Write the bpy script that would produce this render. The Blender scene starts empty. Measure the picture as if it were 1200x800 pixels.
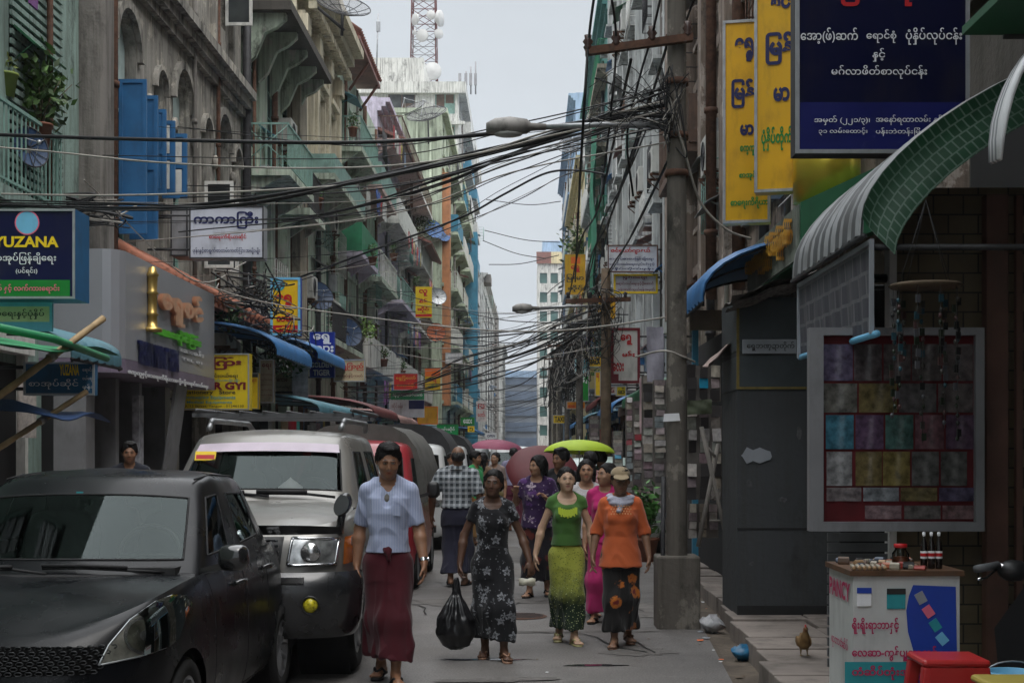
import bpy,bmesh,math,random,re
import numpy as np
from mathutils import Vector,Matrix,noise as mnoise
from mathutils.bvhtree import BVHTree
SC=bpy.context.scene
COL=SC.collection
PI=math.pi
RND=random.Random(7)
# ------- camera, sky, sun, exposure
CAM_Z=1.65
FPX,VPX,VPY=1667.0,620.0,527.0
cam_d=bpy.data.cameras.new('street_camera')
cam=bpy.data.objects.new('street_camera',cam_d)
COL.objects.link(cam)
cam.location=(0,0,CAM_Z)
cam.rotation_euler=(PI/2,0,0)
cam_d.sensor_width=36.0
cam_d.lens=FPX*36.0/1200.0
cam_d.shift_x=-(VPX-600)/1200.0
cam_d.shift_y=(VPY-400)/1200.0
cam_d.clip_end=4000
cam_d.clip_start=0.1
SC.camera=cam
SUN_EL,SUN_AZ=math.radians(60),math.radians(140)
world=bpy.data.worlds.new('World')
SC.world=world
world.use_nodes=True
_nt=world.node_tree
_bg=_nt.nodes['Background']
_sky=_nt.nodes.new('ShaderNodeTexSky')
_sky.sky_type='NISHITA'
_sky.sun_disc=False
_sky.sun_elevation=SUN_EL
_sky.sun_rotation=SUN_AZ
_sky.dust_density=3.0
_hs=_nt.nodes.new('ShaderNodeHueSaturation')
_hs.inputs['Saturation'].default_value=0.12
_tc=_nt.nodes.new('ShaderNodeTexCoord')
_nz=_nt.nodes.new('ShaderNodeTexNoise')
_nz.inputs['Scale'].default_value=2.2
_nz.inputs['Detail'].default_value=4
_mp=_nt.nodes.new('ShaderNodeMapping')
_mp.inputs['Scale'].default_value=(1,1,3.5)
_nt.links.new(_tc.outputs['Generated'],_mp.inputs['Vector'])
_nt.links.new(_mp.outputs['Vector'],_nz.inputs['Vector'])
_mr=_nt.nodes.new('ShaderNodeMapRange')
_mr.inputs['From Min'].default_value=0.3
_mr.inputs['From Max'].default_value=0.7
_mr.inputs['To Min'].default_value=0.88
_mr.inputs['To Max'].default_value=1.06
_nt.links.new(_nz.outputs['Fac'],_mr.inputs['Value'])
_sx=_nt.nodes.new('ShaderNodeSeparateXYZ')
_nt.links.new(_tc.outputs['Generated'],_sx.inputs[0])
_mz=_nt.nodes.new('ShaderNodeMapRange')
_mz.inputs['From Min'].default_value=0.30
_mz.inputs['From Max'].default_value=0.9
_mz.inputs['To Min'].default_value=0.0
_mz.inputs['To Max'].default_value=1.0
_nt.links.new(_sx.outputs['Z'],_mz.inputs['Value'])
_dk=_nt.nodes.new('ShaderNodeMix')
_dk.data_type='RGBA'
_dk.inputs[6].default_value=(6.05,6.55,7.05,1)
_dk.inputs[7].default_value=(38.0,38.8,39.8,1)
_nt.links.new(_mz.outputs[0],_dk.inputs[0])
_mx=_nt.nodes.new('ShaderNodeMix')
_mx.data_type='RGBA'
_mx.inputs[0].default_value=0.85
_nt.links.new(_sky.outputs['Color'],_hs.inputs['Color'])
_nt.links.new(_hs.outputs['Color'],_mx.inputs[6])
_nt.links.new(_dk.outputs[2],_mx.inputs[7])
_ml=_nt.nodes.new('ShaderNodeMix')
_ml.data_type='RGBA'
_ml.blend_type='MULTIPLY'
_ml.inputs[0].default_value=1.0
_nt.links.new(_mx.outputs[2],_ml.inputs[6])
_nt.links.new(_mr.outputs['Result'],_ml.inputs[7])
_nt.links.new(_ml.outputs[2],_bg.inputs['Color'])
_bg.inputs['Strength'].default_value=0.10
sun_d=bpy.data.lights.new('overcast_sun','SUN')
sun_d.energy=1.5
sun_d.angle=math.radians(40)
sun_d.color=(1.0,0.96,0.9)
sun=bpy.data.objects.new('overcast_sun',sun_d)
COL.objects.link(sun)
_sd=Vector((math.sin(SUN_AZ)*math.cos(SUN_EL),math.cos(SUN_AZ)*math.cos(SUN_EL),math.sin(SUN_EL)))
sun.rotation_euler=(-_sd).to_track_quat('-Z','Y').to_euler()
SC.render.resolution_x,SC.render.resolution_y=1024,682
SC.view_settings.view_transform='Standard'
SC.view_settings.look='None'
SC.view_settings.exposure=0.2
SC.view_settings.gamma=1.0
try:
 SC.cycles.use_denoising=True
 SC.cycles.max_bounces=6
 SC.cycles.diffuse_bounces=4
 SC.cycles.glossy_bounces=3
 SC.cycles.transparent_max_bounces=10
except Exception:
 pass
# ------- helpers
def P(px,py,d):
 """a point seen at photo pixel (px, py) that stands d metres down the street"""
 s=FPX/d
 return Vector(((px-VPX)/s,d,CAM_Z-(py-VPY)/s))
def C(h):
 h=h.lstrip('#')
 c=[int(h[i:i+2],16)/255 for i in(0,2,4)]
 return tuple(x/12.92 if x<=0.04045 else((x+0.055)/1.055)**2.4 for x in c)
def tag(o,label=None,cat=None,group=None,kind=None):
 if label:o['label']=label
 if cat:o['category']=cat
 if group:o['group']=group
 if kind:o['kind']=kind
 return o
def thing(name,label,cat,loc=(0,0,0),rz=0.0,group=None):
 o=bpy.data.objects.new(name,None)
 o.empty_display_size=0.2
 COL.objects.link(o)
 o.location=loc
 o.rotation_euler=(0,0,rz)
 return tag(o,label,cat,group)
def copy_tree(o,parent=None):
 c=o.copy()
 COL.objects.link(c)
 if parent is not None:
  c.parent=parent
 for ch in list(o.children):
  copy_tree(ch,c)
 return c
def world_loc(o):
 """translation of a chain of un-rotated parents"""
 v=Vector((0,0,0))
 while o is not None:
  v=v+Vector(o.location)
  o=o.parent
 return v
class MB:
 """collects shapes; build() links them as one mesh object"""
 def __init__(s):
  s.v,s.f,s.m,s.sm=[],[],[],[]
 def add(s,vs,fs,m=0,smooth=False):
  b=len(s.v)
  s.v.extend([tuple(map(float,p))for p in vs])
  for f in fs:
   s.f.append(tuple(b+i for i in f));s.m.append(m);s.sm.append(smooth)
  return s
 def quad(s,a,b,c,d,m=0):
  return s.add([a,b,c,d],[(0,1,2,3)],m)
 def box(s,x0,x1,y0,y1,z0,z1,m=0):
  if x0>x1:x0,x1=x1,x0
  if y0>y1:y0,y1=y1,y0
  if z0>z1:z0,z1=z1,z0
  v=[(x0,y0,z0),(x1,y0,z0),(x1,y1,z0),(x0,y1,z0),(x0,y0,z1),(x1,y0,z1),(x1,y1,z1),(x0,y1,z1)]
  return s.add(v,[(3,2,1,0),(4,5,6,7),(0,1,5,4),(1,2,6,5),(2,3,7,6),(3,0,4,7)],m)
 def obox(s,c,ax,ay,az,m=0):
  """box at c with half-axis vectors"""
  c,ax,ay,az=map(Vector,(c,ax,ay,az))
  v=[c+sx*ax+sy*ay+sz*az for sz in(-1,1)for sx,sy in((-1,-1),(1,-1),(1,1),(-1,1))]
  return s.add(v,[(3,2,1,0),(4,5,6,7),(0,1,5,4),(1,2,6,5),(2,3,7,6),(3,0,4,7)],m)
 def tube(s,pts,r,n=6,m=0,caps=True):
  pts=[Vector(p)for p in pts]
  rs=r if isinstance(r,(list,tuple))else[r]*len(pts)
  rings,ref=[],None
  for i,p in enumerate(pts):
   t=(pts[min(i+1,len(pts)-1)]-pts[max(i-1,0)])
   if t.length<1e-9:t=Vector((0,0,1))
   t.normalize()
   if ref is None:
    ref=Vector((0,0,1))if abs(t.z)<0.9 else Vector((1,0,0))
   u=ref-t*ref.dot(t)
   if u.length<1e-6:u=t.orthogonal()
   u.normalize();ref=u
   w=t.cross(u)
   rings.append([p+(u*math.cos(a)+w*math.sin(a))*rs[i]for a in[2*PI*k/n for k in range(n)]])
  v=[q for ring in rings for q in ring]
  f=[(i*n+k,i*n+(k+1)%n,(i+1)*n+(k+1)%n,(i+1)*n+k)for i in range(len(rings)-1)for k in range(n)]
  if caps:
   f.append(tuple(range(n))[::-1]);f.append(tuple((len(rings)-1)*n+k for k in range(n)))
  return s.add(v,f,m,True)
 def loft(s,rings,m=0,closed=True,caps=False,smooth=True):
  n=len(rings[0])
  v=[q for ring in rings for q in ring]
  kk=n if closed else n-1
  f=[(i*n+k,i*n+(k+1)%n,(i+1)*n+(k+1)%n,(i+1)*n+k)for i in range(len(rings)-1)for k in range(kk)]
  if caps:
   f.append(tuple(range(n))[::-1]);f.append(tuple((len(rings)-1)*n+k for k in range(n)))
  return s.add(v,f,m,smooth)
 def lathe(s,prof,n=20,c=(0,0,0),axis='z',m=0,smooth=True):
  rings=[]
  for r,h in prof:
   ring=[]
   for k in range(n):
    a=2*PI*k/n
    p=(r*math.cos(a),r*math.sin(a),h)
    if axis=='x':p=(h,p[0],p[1])
    if axis=='y':p=(p[0],h,p[1])
    ring.append((p[0]+c[0],p[1]+c[1],p[2]+c[2]))
   rings.append(ring)
  return s.loft(rings,m,True,False,smooth)
 def ball(s,c,r,n=10,m=0):
  rx,ry,rz=r if isinstance(r,(tuple,list))else(r,r,r)
  rings=[]
  for i in range(n//2+1):
   t=PI*i/(n//2)
   q=max(math.sin(t),1e-3)
   rings.append([(c[0]+rx*q*math.cos(2*PI*k/n),c[1]+ry*q*math.sin(2*PI*k/n),c[2]-rz*math.cos(t))for k in range(n)])
  return s.loft(rings,m)
 def build(s,name,mats,parent=None,local=False,loc=None,bevel=0):
  if not isinstance(mats,(list,tuple)):mats=[mats]
  me=bpy.data.meshes.new(name)
  off=Vector((0,0,0))
  if parent is not None and not local:off=world_loc(parent)
  if parent is None and loc is not None:off=Vector(loc)
  a=np.array(s.v,dtype=np.float64).reshape(-1,3)
  if not local:a=a-np.array(off)
  me.from_pydata(a.tolist(),[],s.f)
  for mm in mats:me.materials.append(mm)
  me.polygons.foreach_set('material_index',s.m)
  me.polygons.foreach_set('use_smooth',s.sm)
  me.update()
  o=bpy.data.objects.new(name,me)
  COL.objects.link(o)
  if parent is not None:o.parent=parent
  elif loc is not None:o.location=loc
  if bevel:
   b=o.modifiers.new('b','BEVEL');b.width=bevel;b.segments=2;b.limit_method='ANGLE'
  return o
def np_obj(name,v,f,mat,parent=None,smooth=True,attr=None,mi=None):
 """object from arrays"""
 me=bpy.data.meshes.new(name)
 me.from_pydata(np.asarray(v).tolist(),[],np.asarray(f).tolist()if not isinstance(f,list)else f)
 for mm in(mat if isinstance(mat,(list,tuple))else[mat]):me.materials.append(mm)
 me.polygons.foreach_set('use_smooth',[smooth]*len(me.polygons))
 if mi is not None:me.polygons.foreach_set('material_index',mi)
 if attr is not None:
  at=me.color_attributes.new('Col','FLOAT_COLOR','POINT')
  at.data.foreach_set('color',np.concatenate([attr,np.ones((len(attr),1))],1).astype(np.float32).ravel())
 me.update()
 o=bpy.data.objects.new(name,me)
 COL.objects.link(o)
 if parent is not None:o.parent=parent
 return o
# ------- materials
_MC={}
def _new(name):
 m=bpy.data.materials.new(name);m.use_nodes=True
 nt=m.node_tree
 return m,nt,nt.nodes['Principled BSDF']
def N(nt,t,**kw):
 n=nt.nodes.new(t)
 for k,v in kw.items():
  if k in n.inputs.keys()if hasattr(n.inputs,'keys')else False:n.inputs[k].default_value=v
  else:setattr(n,k,v)
 return n
def mixc(nt,fac,a,b,mode='MIX'):
 n=nt.nodes.new('ShaderNodeMix');n.data_type='RGBA';n.blend_type=mode
 for key,val in(('Factor',fac),('A',a),('B',b)):
  s=[i for i in n.inputs if i.name==key and(i.type=='VALUE' if key=='Factor' else i.type=='RGBA')][0]
  if hasattr(val,'is_linked'):nt.links.new(val,s)
  elif key=='Factor':s.default_value=val
  else:s.default_value=(*val[:3],1)
 return[o for o in n.outputs if o.type=='RGBA'][0]
def ramp(nt,src,stops):
 r=nt.nodes.new('ShaderNodeValToRGB')
 e=r.color_ramp.elements
 while len(e)<len(stops):e.new(0.5)
 for el,(p,c)in zip(e,stops):
  el.position=p
  el.color=(c,c,c,1)if isinstance(c,(int,float))else(*c[:3],1)
 nt.links.new(src,r.inputs[0])
 return r.outputs[0]
def coords(nt,scale=(1,1,1),out='Object',rnd=True,loc=(0,0,0)):
 tc=nt.nodes.new('ShaderNodeTexCoord')
 mp=nt.nodes.new('ShaderNodeMapping')
 mp.inputs['Scale'].default_value=scale
 mp.inputs['Location'].default_value=loc
 src=tc.outputs[out]
 nt.links.new(src,mp.inputs['Vector'])
 return mp.outputs['Vector']
def noise_fac(nt,vec,scale,detail=4,rough=0.55):
 n=nt.nodes.new('ShaderNodeTexNoise')
 n.inputs['Scale'].default_value=scale;n.inputs['Detail'].default_value=detail;n.inputs['Roughness'].default_value=rough
 nt.links.new(vec,n.inputs['Vector'])
 return n.outputs['Fac']
def setin(b,name,v):
 if name in b.inputs:b.inputs[name].default_value=v
def bump(nt,b,src,dist=0.01,strength=0.5):
 n=nt.nodes.new('ShaderNodeBump')
 n.inputs['Distance'].default_value=dist;n.inputs['Strength'].default_value=strength
 nt.links.new(src,n.inputs['Height']);nt.links.new(n.outputs[0],b.inputs['Normal'])
def mat(name,col,rough=0.65,metal=0.0,var=0.18,scale=3.0,bmp=0.0,spec=0.35,coat=0.0,dirt=0.0,bscale=None):
 """plain surface with uneven tone, optional dirt and fine relief"""
 if name.startswith(('sign_','sg_')):dirt=max(dirt,.35)
 key=(name,tuple(col),rough,metal,var,scale,bmp,dirt)
 if key in _MC:return _MC[key]
 m,nt,b=_new(name)
 v=coords(nt)
 f=noise_fac(nt,v,scale,5)
 c0=tuple(x*(1-var)for x in col);c1=tuple(min(1,x*(1+var))for x in col)
 out=mixc(nt,ramp(nt,f,[(0.3,0.0),(0.7,1.0)]),c0,c1)
 if dirt:
  g=noise_fac(nt,coords(nt,(1.3,1.3,0.5)),scale*1.7,7,0.65)
  out=mixc(nt,ramp(nt,g,[(0.5,0.0),(0.72,dirt)]),out,(0.03,0.027,0.022))
 nt.links.new(out,b.inputs['Base Color'])
 setin(b,'Roughness',rough);setin(b,'Metallic',metal);setin(b,'Specular IOR Level',spec)
 if coat:setin(b,'Coat Weight',coat);setin(b,'Coat Roughness',0.06)
 if bmp:bump(nt,b,noise_fac(nt,v,bscale or scale*9,6),bmp,0.6)
 _MC[key]=m
 return m
def wall_mat(name,col,stain=0.6,mold=0.5,peel=None,tint2=None):
 """weathered tropical plaster: rain streaks, black mould, peeling paint"""
 key=('W',name)
 if key in _MC:return _MC[key]
 m,nt,b=_new(name)
 v=coords(nt)
 out=mixc(nt,ramp(nt,noise_fac(nt,v,0.7,6),[(0.3,0.0),(0.7,1.0)]),tuple(x*0.82 for x in col),tuple(min(x*1.12,0.9)for x in col))
 if tint2:
  out=mixc(nt,ramp(nt,noise_fac(nt,coords(nt,(1,1,0.6)),0.9,5),[(0.52,0.0),(0.6,0.85)]),out,tint2)
 if peel:
  out=mixc(nt,ramp(nt,noise_fac(nt,coords(nt,(1,1,0.7)),2.3,9,0.7),[(0.55,0.0),(0.58,1.0)]),out,peel)
 st=noise_fac(nt,coords(nt,(3.2,3.2,0.22)),2.4,8,0.68)
 out=mixc(nt,ramp(nt,st,[(0.46,0.0),(0.68,stain)]),out,(0.045,0.042,0.035))
 mo=noise_fac(nt,coords(nt,(1,1,0.55),loc=(7,3,1)),1.6,10,0.72)
 out=mixc(nt,ramp(nt,mo,[(0.54,0.0),(0.66,mold)]),out,(0.022,0.022,0.019))
 nt.links.new(out,b.inputs['Base Color'])
 setin(b,'Roughness',0.88);setin(b,'Specular IOR Level',0.2)
 bump(nt,b,noise_fac(nt,v,14,7),0.02,0.5)
 _MC[key]=m
 return m
M={}
M['asphalt']=None
M['rust']=mat('rusty_iron',(0.10,0.05,0.032),0.85,0.1,0.4,12,0.004,dirt=0.5)
M['iron']=mat('dark_iron',(0.045,0.045,0.048),0.6,0.4,0.3,8,dirt=0.3)
M['galv']=mat('galvanised_metal',(0.33,0.34,0.35),0.45,0.7,0.2,8,dirt=0.3)
M['alu']=mat('aluminium_frame',(0.42,0.44,0.46),0.4,0.6,0.12,6,dirt=0.2)
M['black_rubber']=mat('black_rubber',(0.012,0.012,0.013),0.75,0,0.3,10)
M['black_plastic']=mat('black_plastic',(0.014,0.014,0.015),0.45,0,0.2,10,spec=0.5)
M['cable']=mat('cable_sheath',(0.011,0.011,0.012),0.6,0,0.3,6)
M['cable_pale']=mat('pale_cable_sheath',(0.30,0.28,0.25),0.6,0,0.25,6)
M['room_shade']=mat('painted_room_shade',(0.012,0.012,0.013),0.9,0,0.2,2)  # near-black colour stands in for the shade of unlit interiors
M['wood']=mat('weathered_wood',(0.12,0.085,0.055),0.8,0,0.35,6,0.004,dirt=0.4)
M['bamboo']=mat('bamboo_pole',(0.33,0.23,0.12),0.6,0,0.3,6)
M['white_paint']=mat('white_paint',(0.68,0.68,0.66),0.6,0,0.1,4,dirt=0.35)
M['chrome']=mat('chrome',(0.75,0.76,0.78),0.12,1.0,0.05,4)
def pane_mat():
 m,nt,b=_new('window_glass')
 f=noise_fac(nt,coords(nt),0.9,3)
 nt.links.new(mixc(nt,ramp(nt,f,[(0.35,0.0),(0.65,1.0)]),(0.012,0.014,0.016),(0.07,0.08,0.08)),b.inputs['Base Color'])
 setin(b,'Roughness',0.12);setin(b,'Specular IOR Level',0.5)
 return m
M['pane']=pane_mat()
# ------- lettering
_MYC='\u1000-\u1021\u1025\u1027\u103f'
def my_order(t):
 def fix(mt):
  c,tail,e=mt.group(1),mt.group(2)or '',mt.group(3)or ''
  r='\u103c' if '\u103c' in tail else ''
  return e+r+c+tail.replace('\u103c','')
 return re.sub('(['+_MYC+'])([\u103b-\u103e]*)(\u1031?)',fix,t)
_TXC={}
def text_geo(t,bold=0.0,res=3):
 """outline faces of a line of lettering, in its own 2D box; overlapping strokes lie on separate levels"""
 key=(t,bold)
 if key in _TXC:return _TXC[key]
 c=bpy.data.curves.new('t','FONT')
 c.body=my_order(t);c.size=1.0;c.resolution_u=res;c.offset=bold
 o=bpy.data.objects.new('t',c);COL.objects.link(o)
 dg=bpy.context.evaluated_depsgraph_get()
 me=bpy.data.meshes.new_from_object(o.evaluated_get(dg))
 v=np.array([tuple(p.co)for p in me.vertices]).reshape(-1,3)
 f=[tuple(p.vertices)for p in me.polygons]
 bpy.data.objects.remove(o);bpy.data.curves.remove(c);bpy.data.meshes.remove(me)
 par=list(range(len(v)))
 def find(a):
  while par[a]!=a:
   par[a]=par[par[a]];a=par[a]
  return a
 for q in f:
  r0=find(q[0])
  for k in q[1:]:par[find(k)]=r0
 ids={}
 lev=np.array([ids.setdefault(find(i),len(ids))%5 for i in range(len(v))])
 lo,hi=v[:,:2].min(0),v[:,:2].max(0)
 _TXC[key]=(v[:,:2],lev,f,lo,hi)
 return _TXC[key]
def letters(mb,text,org,U,V,rect,bold=0.0,lift=0.004,m=0,aspect=False):
 """write text into the rectangle rect=(u0,v0,u1,v1) metres of the plane org + u*U + v*V"""
 p,lev,f,lo,hi=text_geo(text,bold)
 if len(p)==0:return
 u0,v0,u1,v1=rect
 Nn=Vector(U).cross(Vector(V)).normalized()
 U,V,org=Vector(U),Vector(V),Vector(org)
 q=(p-lo)/np.maximum(hi-lo,1e-6)
 uu=u0+q[:,0]*(u1-u0);vv=v0+q[:,1]*(v1-v0)
 pts=np.array(org)[None]+uu[:,None]*np.array(U)+vv[:,None]*np.array(V)+(lift+lev*0.0007)[:,None]*np.array(Nn)
 mb.add(pts,f,m)
def paintm(name,col,rough=0.5):
 return mat('paint_'+name,col,rough,0,0.08,5,spec=0.4,dirt=0.12)
INK={'white':paintm('white',(0.75,0.76,0.78)),'red':paintm('red',C('#b3131a')),'navy':paintm('navy',C('#0a1550')),'blue':paintm('blue',C('#1d3fa0')),'yellow':paintm('yellow',C('#e8c51a')),'green':paintm('green',C('#0f7a2c')),'black':paintm('black',(0.02,0.02,0.02)),'pink':paintm('pink',C('#e06c86')),'gold':paintm('gold',C('#c9962f')),'teal':paintm('teal',C('#2a8f97')),'maroon':paintm('maroon',C('#6d1020')),'orange':paintm('orange',C('#d9641e')),'cream':paintm('cream',C('#d9cfa4')),'lime':paintm('lime',C('#58b52f')),'magenta':paintm('magenta',C('#b02458')),'grey':paintm('grey',C('#8c9096')),'sky':paintm('sky',C('#6fb2d6'))}
def sign(name,label,px,d,face,lines=(),frame=None,side=None,thick=0.14,yaw=0.0,cat='sign',group=None,fw=0.02,bands=(),discs=(),arm=None,both=False):
 """a sign board seen at pixel box px, d metres away, hung square to the street.
    lines: (text, (x0,y0,x1,y1) pixels, ink, bold); bands: ((x0,y0,x1,y1) pixels, ink)"""
 x0,y0,x1,y1=px
 a,b=P(x0,y1,d),P(x1,y0,d)
 W,H=b.x-a.x,b.z-a.z
 t=thing(name,label,cat,(a.x,d,a.z),yaw,group)
 mb=MB();mb.box(0,W,0.006,thick,0,H);mb.build('board',[side or face],t,True)
 mb=MB();mb.quad((fw,0,fw),(W-fw,0,fw),(W-fw,0,H-fw),(fw,0,H-fw));mb.build('face_panel',[face],t,True)
 if fw:
  mb=MB()
  for(p,q,r,s_)in((0,W,0,fw),(0,W,H-fw,H),(0,fw,fw,H-fw),(W-fw,W,fw,H-fw)):
   mb.box(p,q,-0.016,0.004,r,s_)
  mb.build('frame',[frame or M['alu']],t,True)
 k=d/FPX
 def rc(r):return((r[0]-x0)*k,(y1-r[3])*k,(r[2]-x0)*k,(y1-r[1])*k)
 for i,(r,ink)in enumerate(bands):
  u0,v0,u1,v1=rc(r)
  mb=MB();e=-0.002-0.001*i
  mb.quad((u0,e,v0),(u1,e,v0),(u1,e,v1),(u0,e,v1));mb.build('painted_band',[INK.get(ink,ink)if isinstance(ink,str)else ink],t,True)
 for di,(cx,cy,r,ink)in enumerate(discs):
  mb=MB();c=((cx-x0)*k,-0.006-.001*di,(y1-cy)*k);rr=r*k
  mb.add([(c[0]+rr*math.cos(a_),c[1]-0.0008*0,c[2]+rr*math.sin(a_))for a_ in[2*PI*i/24 for i in range(24)]],[tuple(range(24))])
  mb.build('emblem',[INK[ink]],t,True)
 for ln in lines:
  mb=MB()
  letters(mb,ln[0],(0,0,0),(1,0,0),(0,0,1),rc(ln[1]),ln[3]if len(ln)>3 else 0.0,0.008)
  mb.build('lettering',[INK[ln[2]]],t,True)
 if arm is not None:
  mb=MB()
  for zz in(H*0.2,H*0.85):
   q=(arm-a.x)
   mb.tube([(W if q>0 else 0,thick*0.6,zz),(q,thick*0.6,zz)],0.018,6)
  mb.build('bracket',[M['iron']],t,True)
 return t
# ======= ground
def road_mat():
 m,nt,b=_new('asphalt')
 v=coords(nt)
 out=mixc(nt,ramp(nt,noise_fac(nt,v,0.35,6),[(0.35,0.0),(0.65,1.0)]),(0.115,0.106,0.10),(0.19,0.176,0.164))
 out=mixc(nt,ramp(nt,noise_fac(nt,v,60,3),[(0.35,0.0),(0.7,0.8)]),out,(0.055,0.052,0.05))
 out=mixc(nt,ramp(nt,noise_fac(nt,coords(nt,(1,0.25,1)),1.1,8,0.7),[(0.55,0.0),(0.7,0.5)]),out,(0.055,0.052,0.05))
 out=mixc(nt,ramp(nt,noise_fac(nt,coords(nt,(0.5,1.4,1),loc=(4,2,0)),0.8,9,0.75),[(0.6,0.0),(0.66,0.6)]),out,(0.19,0.178,0.165))
 nt.links.new(out,b.inputs['Base Color'])
 r=ramp(nt,noise_fac(nt,v,0.8,4),[(0.35,0.55),(0.65,0.85)])
 nt.links.new(r,b.inputs['Roughness'])
 bump(nt,b,noise_fac(nt,v,45,5),0.012,0.5)
 return m
M['asphalt']=road_mat()
M['concrete']=wall_mat('concrete',(0.24,0.225,0.205),0.5,0.4)
M['slab']=mat('footway_slab',(0.20,0.17,0.15),0.85,0,0.3,1.3,0.01,dirt=0.7)
M['earth']=mat('gutter_dirt',(0.10,0.08,0.062),0.95,0,0.4,2.5,0.02,dirt=0.6)
mb=MB();mb.quad((-900,-300,-0.01),(900,-300,-0.01),(900,1500,-0.01),(-900,1500,-0.01))
tag(mb.build('ground',[M['earth']]),kind='structure')
def curb_x(y):
 """the kerb leans a little towards the street as it comes nearer"""
 return float(np.interp(y,[-6,8,10,13.3,16.8,26,60,260],[1.30,1.58,1.72,1.90,2.02,2.15,2.3,2.3]))
ys=list(np.arange(-6,30,0.5))+list(np.arange(30,262,8.0))
mb=MB()
for a,b in zip(ys[:-1],ys[1:]):
 mb.quad((-4.35,a,0),(curb_x(a)-0.28,a,0),(curb_x(b)-0.28,b,0),(-4.35,b,0))
tag(mb.build('road',[M['asphalt']]),kind='structure')
mb=MB()
for a,b in zip(ys[:-1],ys[1:]):
 j=RND.uniform(-.02,.02)
 mb.quad((curb_x(a)-0.28,a,-0.004),(curb_x(a)+.02,a,-0.05),(curb_x(b)+.02,b,-0.05),(curb_x(b)-0.28,b,-0.004))
tag(mb.build('gutter',[M['earth']]),kind='structure')
mb=MB()
y=-6.0
while y<260:
 st=0.62 if y<30 else 4.0
 for xi in range(3):
  xa=curb_x(y)+xi*0.62+(0.0 if xi else-0.03+RND.uniform(-.03,.03));xb=curb_x(y)+(xi+1)*0.62-0.012
  if xi==2:xb=6.5
  z=0.15+RND.uniform(-0.018,0.012)
  mb.box(xa,xb,y+.006,y+st-0.012,-0.06,z)
 y+=st
tag(mb.build('pavement_right',[M['slab']],bevel=0.008),kind='structure')
mb=MB()
mb.box(-12,-4.35,-6,260,-0.05,0.13)
tag(mb.build('pavement_left',[M['slab']]),kind='structure')
# ======= buildings
def facade(mb,fx,out,y0,y1,z0,z1,holes,m=0,depth=0.16):
 """street wall at x=fx facing out (+1/-1) with real openings and reveals"""
 us=sorted({y0,y1,*[h[0]for h in holes],*[h[1]for h in holes]})
 vs=sorted({z0,z1,*[h[2]for h in holes],*[h[3]for h in holes]})
 def inside(a,b):
  return any(h[0]<a<h[1]and h[2]<b<h[3]for h in holes)
 for a,b in zip(us[:-1],us[1:]):
  run=None
  for c,d in zip(vs[:-1],vs[1:]):
   if inside((a+b)/2,(c+d)/2):continue
   q=[(fx,a,c),(fx,b,c),(fx,b,d),(fx,a,d)]
   mb.quad(*(q if out>0 else q[::-1]),m)
 for(a,b,c,d)in holes:
  xi=fx-out*depth
  mb.quad((fx,a,c),(fx,b,c),(xi,b,c),(xi,a,c),m);mb.quad((fx,a,d),(xi,a,d),(xi,b,d),(fx,b,d),m)
  mb.quad((fx,a,c),(xi,a,c),(xi,a,d),(fx,a,d),m);mb.quad((fx,b,c),(fx,b,d),(xi,b,d),(xi,b,c),m)
def shell(mb,fx,out,y0,y1,z1,dep=9.0,m=0):
 xb=fx-out*dep
 mb.quad((fx,y0,0),(fx,y0,z1),(xb,y0,z1),(xb,y0,0),m)
 mb.quad((fx,y1,0),(xb,y1,0),(xb,y1,z1),(fx,y1,z1),m)
 mb.quad((fx,y0,z1),(fx,y1,z1),(xb,y1,z1),(xb,y0,z1),m)
 mb.quad((xb,y0,0),(xb,y0,z1),(xb,y1,z1),(xb,y1,0),m)
def window(t,fx,out,a,b,c,d,fm,nx=2,nz=3,depth=0.16,sill=None):
 """frame (a part) with one pane (its sub-part) set back in a wall opening"""
 xi=fx-out*(depth-0.05);e=0.05
 mb=MB()
 x0,x1=xi-0.025,xi+0.025
 mb.box(x0,x1,a,a+e,c,d);mb.box(x0,x1,b-e,b,c,d);mb.box(x0,x1,a+e,b-e,c,c+e);mb.box(x0,x1,a+e,b-e,d-e,d)
 for i in range(1,nx):
  yy=a+(b-a)*i/nx;mb.box(x0+.004,x1-.004,yy-.018,yy+.018,c+e,d-e)
 for i in range(1,nz):
  zz=c+(d-c)*i/nz;mb.box(x0+.008,x1-.008,a+e,b-e,zz-.014,zz+.014)
 w=mb.build('window',[fm],t)
 mb=MB();xp=xi-out*0.035
 q=[(xp,a,c),(xp,b,c),(xp,b,d),(xp,a,d)]
 mb.quad(*(q if out>0 else q[::-1]))
 p=mb.build('pane',[M['pane']],None);p.parent=w
 me=p.data;off=world_loc(w)
 me.transform(Matrix.Translation(-off))
 if sill is not None:
  mb=MB();mb.box(fx+out*.003,fx+out*0.13,a-.08,b+.08,c-0.09,c-0.002);s_=mb.build('sill',[sill],None)
  s_.parent=w;s_.data.transform(Matrix.Translation(-off))
 return w
def sub(mb,name,mats,parent):
 """a sub-part given in world coordinates"""
 o=mb.build(name,mats,None)
 o.parent=parent
 o.data.transform(Matrix.Translation(-world_loc(parent)))
 return o
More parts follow.
